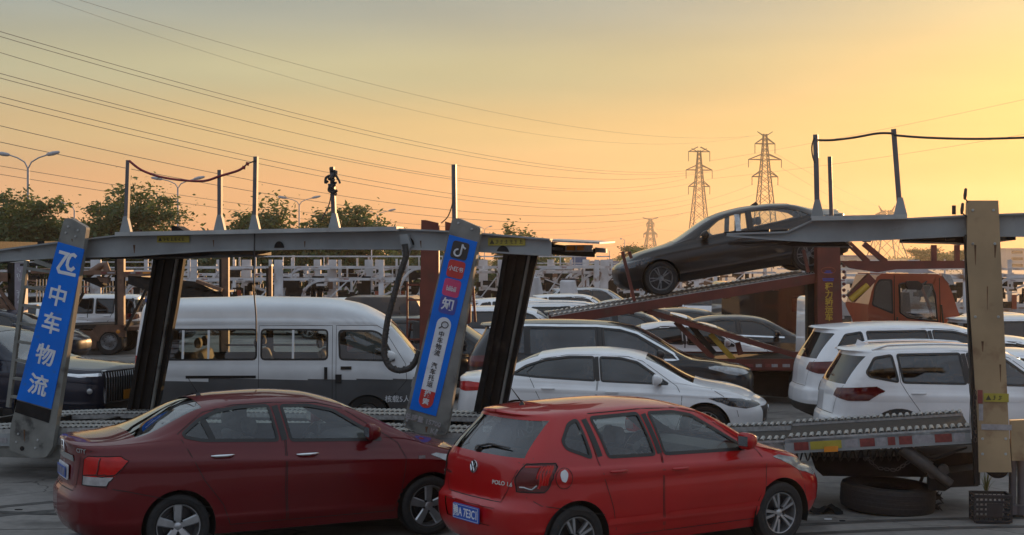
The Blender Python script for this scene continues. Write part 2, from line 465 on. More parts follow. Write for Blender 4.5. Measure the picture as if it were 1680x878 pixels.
    def wrap(S, rid, end, poly, sgn):
        """region in (distance round the corner from the middle of the tail or nose, height)"""
        U = S.Ur if end == 'rear' else S.Uf
        Z = S.V[:, 2]; Uc = U[S.F].mean(1); Zc = Z[S.F].mean(1)
        cand = (S.C[:, 1] * sgn > 0.02) & (np.abs(S.N[:, 2]) < 0.9)
        cand &= (S.fx < S.sp['L'] / 2) if end == 'rear' else (S.fx > S.sp['L'] / 2)
        sel = cand & in_poly(poly, Uc, Zc) & (S.reg != -1)
        if not sel.any(): return
        vin = np.zeros(len(S.V), bool); vin[S.F[sel].ravel()] = True
        vout = np.zeros(len(S.V), bool); vout[S.F[~sel & cand].ravel()] = True
        b = np.where(vin & vout)[0]
        x, y = U[b].copy(), Z[b].copy(); qx, qy = near_poly(poly, x, y)
        for k in range(len(poly)):
            p1 = poly[k]; d = np.hypot(x - p1[0], y - p1[1]); m = np.argmin(d)
            if d[m] < S.dens * 1.6: qx[m], qy[m] = p1
        du, dz = qx - x, qy - y; L = np.hypot(du, dz); k = np.minimum(1, S.dens * 1.8 / np.maximum(L, 1e-9)); du *= k; dz *= k
        n = S.VN[b]; t = np.stack([-n[:, 1], n[:, 0], 0 * n[:, 0]], 1); t /= np.maximum(np.linalg.norm(t, axis=1), 1e-6)[:, None]
        # direction of growing U: away from the end along x (rear: +x) and away from y=0
        want = np.stack([np.full(len(b), 1.0 if end == 'rear' else -1.0), np.full(len(b), float(sgn)), np.zeros(len(b))], 1)
        t *= np.sign((t * want).sum(1) + 1e-9)[:, None]
        e = np.cross(n, t); e *= np.sign(e[:, 2] + 1e-9)[:, None]; e /= np.maximum(np.abs(e[:, 2]), 0.3)[:, None]
        S.V[b] += t * du[:, None] + e * dz[:, None]
        S.update(); S.reg[sel] = rid
    def ray(S, x, z, sgn):
        if S.bvh is None: S.bvh = BVHTree.FromPolygons([tuple(v) for v in S.V0], [tuple(f) for f in S.F0])
        h = S.bvh.ray_cast(Vector((x, 3 * sgn, z)), Vector((0, -sgn, 0)))
        return h[0], h[1]
    def rayd(S, o, d):
        if S.bvh is None: S.bvh = BVHTree.FromPolygons([tuple(v) for v in S.V0], [tuple(f) for f in S.F0])
        h = S.bvh.ray_cast(Vector(o), Vector(d)); return h[0], h[1]
    def uz(S, u, z, end, sgn):
        U = S.Ur if end == 'rear' else S.Uf
        ok = np.where((S.V0[:, 1] * sgn > 0) & ((S.V0[:, 0] < S.sp['L'] / 2) if end == 'rear' else (S.V0[:, 0] > S.sp['L'] / 2)) & (np.abs(U - u) < .12) & (np.abs(S.V0[:, 2] - z) < .12))[0]
        d = (U[ok] - u) ** 2 + (S.V0[ok, 2] - z) ** 2; k = np.argsort(d)[:4]; w = 1 / (d[k] + 1e-5); w /= w.sum()
        n = (S.VN0[ok[k]] * w[:, None]).sum(0)
        return Vector((S.V0[ok[k]] * w[:, None]).sum(0)), Vector(n).normalized()
    def keep(S): S.V0 = S.V.copy(); S.F0 = S.F.copy(); S.VN0 = S.VN.copy()
    def build(S, sel, name, mats, parent, off=0.0, extra_mats=None, mfaces=None):
        if not sel.any(): return None
        F = S.F[sel]; ids, inv = np.unique(F, return_inverse=True); inv = inv.reshape(-1, 4)
        V = S.V[ids] + S.VN[ids] * off; VN = S.VN[ids]
        fl = []
        keepm = []
        for k, f in enumerate(inv.tolist()):
            g = []
            for i in f:
                if i not in g and not any(np.abs(V[i] - V[h]).max() < 1e-6 for h in g): g.append(i)
            if len(g) >= 3: fl.append(g); keepm.append(k)
        me = bpy.data.meshes.new(name); me.from_pydata(V.tolist(), [], fl)
        for m in (mats if isinstance(mats, (list, tuple)) else [mats]): me.materials.append(m)
        me.polygons.foreach_set('use_smooth', [True] * len(me.polygons)); me.update()
        me.normals_split_custom_set_from_vertices([tuple(n) for n in VN])
        o = bpy.data.objects.new(name, me); COL.objects.link(o); o.parent = parent
        return o
def strip(S, pts, w, sgn, off, mb, close=False, view='side', n_sub=None, step=0.04):
    """narrow band laid along pts on the skin"""
    P2 = []
    m = len(pts)
    for i in range(m if close else m - 1):
        a = Vector(pts[i]); b = Vector(pts[(i + 1) % m]); n = max(1, int((b - a).length / step))
        for k in range(n): P2.append(a.lerp(b, k / n))
    P2.append(Vector(pts[0]) if close else Vector(pts[-1]))
    L = []
    for i, p in enumerate(P2):
        a = P2[i - 1] if i > 0 else (P2[-2] if close else p); b = P2[i + 1] if i < len(P2) - 1 else (P2[1] if close else p)
        t = (b - a)
        if t.length < 1e-9: continue
        t.normalize(); nn = Vector((-t.y, t.x)); pr = []
        for sg in (-0.5, 0.5):
            c = p + nn * (w * sg)
            if view == 'side': h, no = S.ray(c.x, c.y, sgn)
            elif view == 'rear': h, no = S.rayd((-2, c.x, c.y), (1, 0, 0))
            elif view == 'front': h, no = S.rayd((8, c.x, c.y), (-1, 0, 0))
            else: h, no = S.rayd((c.x, c.y, 4), (0, 0, -1))
            if h is None: pr = None; break
            pr.append(h + no * off)
        if pr: L.append(pr)
        else: L.append(None)
    for i in range(len(L) - 1):
        if L[i] and L[i + 1]:
            mb.add([L[i][0], L[i][1], L[i + 1][1], L[i + 1][0]], [(0, 1, 2, 3)])

def lamp_lines(S, pts, w, end, sgn, off, name, m, parent, close=True):
    q = MB(); P2 = []; n0 = len(pts)
    for i in range(n0 if close else n0 - 1):
        a = Vector(pts[i]); b = Vector(pts[(i + 1) % n0]); n = max(1, int((b - a).length / .03))
        P2 += [a.lerp(b, k / n) for k in range(n)]
    P2.append(Vector(pts[0]) if close else Vector(pts[-1]))
    L = []
    for i, p in enumerate(P2):
        c, n = S.uz(p.x, p.y, end, sgn); L.append(c + n * off)
    q.tube(L, w / 2, 5, cap=not close)
    return obj(name, q, M_(m), parent, smooth=60)
def M_(name): return MATS[name]
def weld(mb, d=1e-4):
    me = mb.mesh('weld'); bm = bmesh.new(); bm.from_mesh(me); bmesh.ops.remove_doubles(bm, verts=bm.verts, dist=d)
    bm.verts.index_update()
    out = MB(); out.add([v.co.copy() for v in bm.verts], [tuple(v.index for v in f.verts) for f in bm.faces]); bm.free(); bpy.data.meshes.remove(me); return out
mat('tyre_rubber', (0.018, 0.018, 0.019), 0.75, noise=0.25, scale=30, bump=0.15)
mat('rim_alloy', (0.52, 0.53, 0.55), 0.32, 0.85, noise=0.12, scale=12)
mat('rim_dark', (0.06, 0.06, 0.065), 0.35, 0.7, noise=0.1)
mat('rim_steel', (0.30, 0.30, 0.31), 0.5, 0.6, noise=0.25, scale=10)
mat('black_trim', (0.012, 0.012, 0.013), 0.42, noise=0.2, scale=12)
mat('gap_black', (0.006, 0.006, 0.006), 0.8, noise=0.1)
mat('plastic_grey', (0.035, 0.036, 0.038), 0.6, noise=0.2, scale=20)
mat('chrome', (0.72, 0.73, 0.75), 0.12, 1.0, noise=0.08)
mat('lamp_red', (0.50, 0.006, 0.005), 0.15, coat=0.35, noise=0.12, scale=9, spec=0.3)
mat('lamp_dark_red', (0.10, 0.004, 0.005), 0.15, coat=0.5, noise=0.15, scale=9, spec=0.3)
mat('lamp_clear', (0.48, 0.49, 0.50), 0.2, 0.35, coat=0.6, noise=0.25, scale=9)
mat('lamp_smoke', (0.05, 0.052, 0.06), 0.1, 0.2, coat=0.8, noise=0.4, scale=22)
mat('lamp_amber', (0.75, 0.26, 0.02), 0.2, coat=0.6, noise=0.1)
mat('seat_cloth', (0.05, 0.05, 0.052), 0.85, noise=0.2, scale=20)
mat('seat_tan', (0.16, 0.12, 0.085), 0.8, noise=0.2, scale=20)
mat('plate_blue', (0.025, 0.10, 0.46), 0.35, noise=0.08)
mat('plate_orange', (0.62, 0.24, 0.02), 0.35, noise=0.08)
mat('white_print', (0.78, 0.79, 0.8), 0.5, noise=0.05)
glass('window_glass', (0.78, 0.84, 0.82)); glass('clear_glass', (0.80, 0.84, 0.80)); glass('tinted_glass', (0.16, 0.165, 0.17))
glass('rear_glass', (0.26, 0.30, 0.30), refl=1.2); glass('screen_glass', (0.74, 0.80, 0.78), refl=1.3)
mat('dark_glass', (0.012, 0.013, 0.015), 0.05, noise=0.1, coat=0.3)

WHEELS = {}
def wheel_meshes(r, width, rim_r, style, lod):
    key = (r, width, rim_r, style, lod)
    if key in WHEELS: return WHEELS[key]
    n = 48 if lod == 0 else (28 if lod == 1 else 14)
    t = MB(); h = width / 2
    # axis +y points outward
    prof = [(rim_r * 0.98, -h * 0.7), (rim_r + 0.02, -h * 0.95), (r - 0.03, -h), (r - 0.006, -h * 0.82), (r, -h * 0.4), (r, h * 0.4), (r - 0.006, h * 0.82), (r - 0.03, h), (rim_r + 0.02, h * 0.95), (rim_r * 0.98, h * 0.7)]
    if lod == 0:
        prof = [(rim_r * 0.98, -h * 0.7), (rim_r + 0.02, -h * 0.95), (r - 0.03, -h), (r - 0.006, -h * 0.82), (r, -h * 0.55), (r, -h * 0.22), (r - 0.007, -h * 0.20), (r - 0.007, -h * 0.12), (r, -h * 0.1),
                (r, h * 0.1), (r - 0.007, h * 0.12), (r - 0.007, h * 0.2), (r, h * 0.22), (r, h * 0.55), (r - 0.006, h * 0.82), (r - 0.03, h), (r - 0.045, h * 1.01), (r - 0.047, h * 0.985), (rim_r + 0.02, h * 0.95), (rim_r * 0.98, h * 0.7)]
    t.lathe(prof, (0, 0, 0), (0, 1, 0), n)
    m = MB()
    fc = h * 0.62
    m.lathe([(rim_r * 1.0, h * 0.72), (rim_r * 0.99, h * 0.86), (rim_r * 0.955, h * 0.84), (rim_r * 0.93, h * 0.55), (rim_r * 0.88, -h * 0.6)], (0, 0, 0), (0, 1, 0), n)
    m.mi(1).lathe([(0.001, -h * 0.1), (rim_r * 0.62, -h * 0.1), (rim_r * 0.62, -h * 0.3), (rim_r * 0.95, -h * 0.35)], (0, 0, 0), (0, 1, 0), n)
    m.mi(0)
    def spoke(a, w0, w1, off=0.0, y0=fc, y1=h * 0.78, th=0.03):
        ca, sa = math.cos(a), math.sin(a); d = Vector((ca, 0, sa)); s = Vector((-sa, 0, ca)); vs = []
        for rr, w, yy in ((rim_r * 0.16, w0, y0), (rim_r * 0.55, (w0 + w1) / 2, y0 + (y1 - y0) * 0.55 + 0.004), (rim_r * 0.955, w1, y1)):
            c = d * rr + s * off
            for sg, dy in ((-0.5, -0.012), (-0.36, 0.0), (0.36, 0.0), (0.5, -0.012)):
                vs.append(c + s * (w * sg) + Vector((0, yy + dy, 0)))
            vs.append(c + s * (w * 0.45) + Vector((0, yy - th, 0))); vs.append(c - s * (w * 0.45) + Vector((0, yy - th, 0)))
        fs = []
        for k in (0, 6):
            for i in range(6):
                j = (i + 1) % 6; fs.append((k + i, k + j, k + 6 + j, k + 6 + i))
        m.add(vs, fs)
    N = {'five': 5, 'ten': 10, 'double': 10, 'multi': 14, 'steel': 0, 'truck': 0, 'star': 6}[style]
    for k in range(N):
        a = math.pi / 2 + 2 * math.pi * k / N
        if style == 'five': spoke(a, 0.066, 0.092)
        elif style == 'ten': spoke(a + (0.13 if k % 2 else -0.13), 0.026, 0.036)
        elif style == 'double': spoke(a + (0.16 if k % 2 else -0.16), 0.022, 0.022)
        elif style == 'star': spoke(a, 0.034, 0.05)
        else: spoke(a, 0.018, 0.02)
    if style in ('steel', 'truck'):
        m.lathe([(0.001, h * 0.25), (rim_r * 0.35, h * 0.28), (rim_r * 0.5, h * 0.1), (rim_r * 0.75, h * 0.1), (rim_r * 0.92, h * 0.4)], (0, 0, 0), (0, 1, 0), n)
        if lod < 2:
            m.mi(1)
            for k in range(8):
                a = 2 * math.pi * k / 8; m.lathe([(0.001, h * 0.135), (rim_r * 0.075, h * 0.13), (rim_r * 0.08, h * 0.05)], (rim_r * 0.63 * math.cos(a), 0, rim_r * 0.63 * math.sin(a)), (0, 1, 0), 8)
            m.mi(0)
    m.lathe([(0.001, fc + 0.008), (rim_r * 0.13, fc + 0.006), (rim_r * 0.2, fc - 0.004), (rim_r * 0.24, fc - 0.03)], (0, 0, 0), (0, 1, 0), 20 if lod < 2 else 8)
    if lod == 0:
        m.mi(1)
        for k in range(5):
            a = math.pi / 2 + math.pi / 5 + 2 * math.pi * k / 5
            m.lathe([(0.001, fc + 0.012), (0.011, fc + 0.012), (0.012, fc - 0.02)], (rim_r * 0.27 * math.cos(a), 0, rim_r * 0.27 * math.sin(a)), (0, 1, 0), 8)
    def fin(mb, nm, mats):
        me = mb.mesh(nm)
        bm = bmesh.new(); bm.from_mesh(me); bmesh.ops.recalc_face_normals(bm, faces=bm.faces); bm.to_mesh(me); bm.free()
        me.polygons.foreach_set('use_smooth', [True] * len(me.polygons)); me.set_sharp_from_angle(angle=R_(35))
        for q in mats: me.materials.append(q)
        return me
    WHEELS[key] = (fin(t, 'tyre', [M_('tyre_rubber')]), m, fin)
    return WHEELS[key]
RIMS = {}
def add_wheel(parent, loc, out, r, width, rim_r, style, rimmat, lod, steer=0.0, name='wheel'):
    ty, m, fin = wheel_meshes(r, width, rim_r, style, lod)
    k = (r, width, rim_r, style, lod, rimmat)
    if k not in RIMS: RIMS[k] = fin(m, 'rim', [M_(rimmat), M_('rim_dark')])
    rz = (0 if out > 0 else math.pi) + steer
    o = inst(name, ty, parent, loc, (0, 0, rz)); 
    inst('rim', RIMS[k], o)
    return o

def car(sp, label, loc, rz, cat='car', paint='white_paint', name=None, group=None, lod=1, gl='dark_glass', rear_gl=None, rimstyle='double', rimmat='rim_alloy',
        plate=None, interior=False, mirror_mat=None, handle='body', scale=1.0, seatmat='seat_cloth', plate_front=None, two_tone=None, antenna=None, doors=True, tilt=0.0, rack=False, headlamp='lamp_clear', sill=None, chromeline=False, headlit=False):
    dens = {0: 0.024, 1: 0.05, 2: 0.11}[lod]
    root = thing(name or sp['name'], label, cat, loc, rz, group)
    root.rotation_euler = (0, tilt, rz)
    root.scale = (scale,) * 3
    S = Shell(sp, dens); S.keep()
    pm = M_(paint); L = sp['L']
    wheels = [(sp['wr'], -1), (sp['wf'], -1)]
    ra = sp['rw'] + sp.get('archgap', 0.045); zc = sp['rw'] + sp.get('wheelz', 0.0)
    for wx in (sp['wr'], sp['wf']):
        for sg in (-1, 1):
            S.region(-1, 'side', circle(wx, zc, ra, 48), sg)
    ids = {}
    def rid(nm):
        k = len(ids) + 1; ids[k] = nm; return k
    parts = []                                # (rid, name, material, offset, parent-key)
    if doors and lod < 2:
        for dn, poly in sp.get('doors', []):
            for sg in (-1, 1):
                k = rid(dn); S.region(k, 'side', poly, sg, only=[0]); parts.append((k, dn, pm, 0.0, (dn, sg)))
    bodyids = [0] + [p[0] for p in parts]
    if two_tone:
        zfn = two_tone[0]
    for wn_, poly in sp['windows']:
        for sg in (-1, 1):
            k = rid('window'); p = round_poly(poly, sp.get('wround', 0.03), 3) if lod == 0 else poly
            S.region(k, 'side', p, sg)
            host = None
            if doors and lod < 2:
                cx = sum(a for a, b in poly) / len(poly); cz = min(b for a, b in poly) - 0.03
                for dn, dp in sp.get('doors', []):
                    if in_poly(dp, np.array([cx]), np.array([cz]))[0]: host = (dn, sg)
            g_ = gl if wn_ == 'f' or rear_gl is None else rear_gl
            parts.append((k, 'window', M_(g_), -0.006, host))
    # windscreen: upper faces between stations
    a, b = sp['screen']; k = rid('windscreen'); 
    topf = (S.fseg == 4)
    sel = topf & (S.fx > a) & (S.fx < b) & (np.abs(S.C[:, 1]) < 5) & (S.reg != -1); S.reg[sel] = k
    parts.append((k, 'windscreen', M_('screen_glass' if gl != 'dark_glass' else 'dark_glass'), -0.004, None))
    if 'backlight' in sp:
        a, b = sp['backlight']; k = rid('rear_window'); sel = topf & (S.fx > a) & (S.fx < b) & (S.reg != -1); S.reg[sel] = k
        parts.append((k, 'rear_window', M_('rear_glass' if gl in ('window_glass',) else (rear_gl or gl)), -0.004, None))
    for view, nm, poly, mt, off in sp.get('panels', []):
        if view == 'side':
            for sg in (-1, 1):
                k = rid(nm); S.region(k, 'side', poly, sg); parts.append((k, nm, M_(mt), off, None))
        else:
            k = rid(nm); S.region(k, view, poly); parts.append((k, nm, M_(mt), off, None))
    for nm, poly, end, mt, off in sp.get('lamps', []):
        for sg in (-1, 1):
            k = rid(nm); S.wrap(k, end, poly, sg); parts.append((k, nm, M_(mt), off, None))
    made = {}
    bsel = S.reg == 0
    ob = S.build(bsel, 'body', pm, root)
    if two_tone and ob:
        me = ob.data; me.materials.append(M_(two_tone[1])); zc_ = two_tone[0]
        for p in me.polygons:
            if p.center.z < zc_: p.material_index = 1
    for k, nm, mt, off, key in parts:
        if key and key[0] == nm:
            o = S.build(S.reg == k, nm, mt, root, off)
            if o and two_tone:
                o.data.materials.append(M_(two_tone[1]))
                for p in o.data.polygons:
                    if p.center.z < two_tone[0]: p.material_index = 1
            made[key] = o
    for k, nm, mt, off, key in parts:
        if key and key[0] == nm: continue
        S.build(S.reg == k, nm, mt, (made.get(key) if key else None) or root, off)
    # dark lines of panel gaps and rubber frames
    if lod < 2:
        for wn_, poly in sp['windows']:
            for sg in (-1, 1):
                tr = MB(); strip(S, round_poly(poly, sp.get('wround', 0.03), 3), 0.030 if lod == 0 else 0.04, sg, 0.004, tr, True, step=0.05 if lod == 0 else 0.15)
                obj('window_frame', weld(tr), M_('black_trim'), root)
        if chromeline:
            for sg in (-1, 1):
                ct = MB(); strip(S, sp['dlo'], 0.035, sg, 0.008, ct, chromeline == 'loop', step=0.08)
                obj('chrome_strip', weld(ct), M_('chrome'), root)
        gw = 0.007 if lod == 0 else 0.012
        for dn, poly in sp.get('doors', []):
            for sg in (-1, 1):
                gp = MB(); strip(S, poly, gw, sg, 0.0015, gp, True, step=0.06 if lod == 0 else 0.15)
                if gp.f: obj('door_seam', weld(gp), M_('gap_black'), made.get((dn, sg)) or root)
        for view, pts, cl in sp.get('gaps', []):
            for sg in ((-1, 1) if view == 'side' else (0,)):
                gp = MB(); strip(S, pts, gw, sg, 0.0015, gp, cl, view, step=0.06)
                if gp.f: obj('panel_seam', weld(gp), M_('gap_black'), root)
        for pts in sp.get('posts', []):
            for sg in (-1, 1):
                bp = MB(); strip(S, pts, 0.06, sg, 0.003, bp, step=0.06)
                obj('door_post', weld(bp), M_('black_trim'), root)
        # handles
        for hx, hz, dn in sp.get('handles', []):
            for sg in (-1, 1):
                h, no = S.ray(hx, hz, sg)
                if h is None: continue
                hb = MB()
                hl = sp.get('hlen', 0.2)
                a_ = h + Vector((-hl / 2, sg * 0.004, 0)); b_ = h + Vector((hl / 2, sg * 0.004, 0)); m_ = h + Vector((0, sg * 0.034, 0))
                hb.tube([a_, a_.lerp(m_, 0.35) + Vector((0, sg * 0.014, 0)), m_, b_.lerp(m_, 0.35) + Vector((0, sg * 0.014, 0)), b_], [0.008, 0.014, 0.015, 0.014, 0.008], 8)
                hm = pm if handle == 'body' else M_(handle)
                obj('door_handle', hb, hm, made.get((dn, sg)) or root, smooth=60)
                if False:
                    cb = MB(); cb.lathe([(0.001, 0.003), (0.042, 0.002), (0.05, -0.004)], h + Vector((0.0, 0, -0.006)), (0, sg, 0), 20); 
                    obj('handle_cup', cb, M_('gap_black'), made.get((dn, sg)) or root, smooth=60)
        # mirrors
        mx, mz = sp['mirror']; my = abs(S.ray(mx, mz - 0.05, 1)[0].y) if S.ray(mx, mz - 0.05, 1)[0] else 0.8
        for sg in (-1, 1):
            mm = MB(); c = Vector((mx, sg * (my + 0.13), mz + 0.02))
            rings = []
            for t, sy, sz in ((-0.07, 0.075, 0.055), (-0.045, 0.105, 0.082), (0.0, 0.1, 0.078), (0.05, 0.07, 0.05), (0.075, 0.02, 0.015)):
                rings.append([c + Vector((t + 0.02 * (sg * 0), sy * math.copysign(abs(math.cos(a)) ** 0.6, math.cos(a)), sz * math.copysign(abs(math.sin(a)) ** 0.6, math.sin(a)))) for a in [2 * math.pi * k / 14 for k in range(14)]])
            vs = [v for rg in rings for v in rg]; fs = [tuple(range(14))]
            for i in range(4):
                for q in range(14): fs.append((i * 14 + q, i * 14 + (q + 1) % 14, (i + 1) * 14 + (q + 1) % 14, (i + 1) * 14 + q))
            fs.append(tuple(4 * 14 + q for q in range(14)))
            mm.add(vs, fs)
            mo = obj('mirror', mm, M_(mirror_mat) if mirror_mat else pm, root, smooth=50)
            st = MB(); st.bar(c + Vector((0.01, -sg * 0.02, -0.06)), Vector((mx + 0.03, sg * (my - 0.04), mz - 0.07)), 0.06, 0.03); obj('mirror_arm', st, M_('black_trim'), mo)
            mg = MB(); mg.add([c + Vector((-0.0715, y * 0.066, z * 0.047)) for y, z in ((-1, -1), (1, -1), (1, 1), (-1, 1))], [(0, 1, 2, 3)]); obj('mirror_glass', mg, M_('chrome'), mo)
    # wheels, wells, underside
    for wx in (sp['wr'], sp['wf']):
        for sg in (-1, 1):
            well = MB()
            yo = sg * (sp['track']); w_in = yo - sg * 0.34
            pr = []
            n = 20 if lod < 2 else 10
            for k in range(n + 1):
                a_ = math.pi * k / n * 1.2 - math.pi * 0.1
                pr.append((wx + ra * math.cos(a_), zc + ra * math.sin(a_)))
            vs = [(x, sg * (sp['track'] + sp.get('wello', 0.045)), z) for x, z in pr] + [(x, w_in, z) for x, z in pr]
            well.add(vs, [(i, i + 1, i + n + 2, i + n + 1) for i in range(n)] + [tuple(range(n + 1, 2 * n + 2))])
            obj('wheel_arch', well, M_('gap_black'), root)
            add_wheel(root, (wx, yo - sg * sp['tw'] / 2 + sg * 0.02, sp['rw']), sg, sp['rw'], sp['tw'], sp['rr'], rimstyle, rimmat, lod)
    ub = MB(); hw = sp['track'] - 0.3
    z0 = sp.get('under', 0.2)
    ub.box((L / 2, 0, z0 + 0.1), (L - 0.5, hw * 2, 0.16))
    obj('underbody', ub, M_('gap_black'), root); ub = MB()
    ub.box(((sp['wr'] + sp['wf']) / 2, 0, z0 + 0.08), (sp['wf'] - sp['wr'] - 2 * ra - 0.02, sp['track'] * 2 - 0.1, 0.1))
    obj('floor_pan', ub, M_('gap_black'), root)
    if interior: sp['interior'](root, sp, seatmat)
    if rack:
        for sg in (-1, 1):
            rk = MB(); pts = []
            for t in np.linspace(rack[0], rack[1], 9):
                h, no = S.rayd((t, sg * rack[2], 4), (0, 0, -1)); pts.append(h + Vector((0, 0, 0.045 if 0 < (t - rack[0]) < rack[1] - rack[0] - 1e-4 else -0.005)))
            rk.tube(pts, 0.018, 8)
            obj('roof_rail', rk, M_('chrome'), root, smooth=50)
    if antenna:
        h, no = S.rayd((antenna[0], antenna[1] if len(antenna) > 3 else 0.0, 4), (0, 0, -1))
        an = MB(); an.lathe([(0.028, -0.01), (0.024, 0.012), (0.008, 0.028)], h, (0, 0, 1), 12); an.tube([h + Vector((0, 0, 0.02)), h + Vector((antenna[2], 0, antenna[3] if len(antenna) > 3 else 0.3))], [0.007, 0.003], 6)
        obj('antenna', an, M_('black_trim'), root, smooth=50)
    root['_'] = 0; del root['_']
    return root, S
# ---------------------------------------------------------------- car shapes (x from the tail, metres)
def cabin(root, sp, sm):
    """seats, dashboard and steering wheel"""
    def seat(x, y, w, zc, hr=True, h=0.6):
        b = MB()
        prof = [(0.0, 0.0), (0.50, 0.03), (0.52, 0.13), (0.46, 0.17), (0.10, 0.14), (-0.08, 0.16), (-0.24, h), (-0.30, h + 0.02), (-0.36, h), (-0.2, 0.1)]
        b.prism([(x + a, c + zc) for a, c in prof], ((0, y - w / 2, 0), (1, 0, 0), (0, 0, 1), (0, 1, 0)), w)
        o = obj('seat', b, M_(sm), root)
        bm = o.modifiers.new('soft', 'BEVEL'); bm.width = 0.04; bm.segments = 2
        for p in o.data.polygons: p.use_smooth = True
        if hr:
            hb = MB()
            for yy in ([y] if w < 0.8 else [y - 0.35, y + 0.35]):
                hb.prism([(x - 0.37, zc + h + 0.06), (x - 0.29, zc + h + 0.05), (x - 0.27, zc + h + 0.14), (x - 0.30, zc + h + 0.22), (x - 0.36, zc + h + 0.22), (x - 0.39, zc + h + 0.15)], ((0, yy - 0.12, 0), (1, 0, 0), (0, 0, 1), (0, 1, 0)), 0.24)
            h_ = obj('headrest', hb, M_(sm), o)
            bm = h_.modifiers.new('soft', 'BEVEL'); bm.width = 0.03; bm.segments = 2
            for p in h_.data.polygons: p.use_smooth = True
    hp = sp.get('hip', 0.42)
    for y in (-0.36, 0.36): seat(sp['seatf'], y, 0.48, hp, h=sp.get('backh', 0.6))
    for xr in sp['seatr']: seat(xr, 0, 1.15, hp + 0.03, h=sp.get('backh', 0.6) - 0.03)
    d = MB(); dx, dz = sp['dash']
    d.prism([(dx - 0.42, dz - 0.28), (dx - 0.40, dz - 0.10), (dx - 0.3, dz - 0.03), (dx - 0.05, dz), (dx + 0.15, dz - 0.02), (dx + 0.15, dz - 0.3)], ((0, -0.64, 0), (1, 0, 0), (0, 0, 1), (0, 1, 0)), 1.28)
    o = obj('dashboard', d, M_('plastic_grey'), root)
    s = MB(); c = Vector((dx - 0.58, 0.36, dz - 0.07)); ax = Vector((0.86, 0, -0.5)).normalized()
    u = Vector((0, 1, 0)); v = ax.cross(u)
    ring = [c + u * (0.18 * math.cos(2 * math.pi * k / 24)) + v * (0.18 * math.sin(2 * math.pi * k / 24)) for k in range(25)]
    s.tube(ring, 0.014, 6); s.tube([c - u * 0.17, c + u * 0.17], 0.014, 6); s.tube([c, c + ax * 0.3], 0.03, 6); s.lathe([(0.001, -0.02), (0.06, -0.015), (0.065, 0.03)], c, ax, 12)
    obj('steering_wheel', s, M_('black_trim'), root, smooth=60)
    f = MB(); f.box(((sp['wr'] + sp['wf']) / 2 - 0.1, 0, hp - 0.06), (sp['wf'] - sp['wr'] + 0.6, 1.3, 0.04)); obj('cabin_floor', f, M_('plastic_grey'), root)

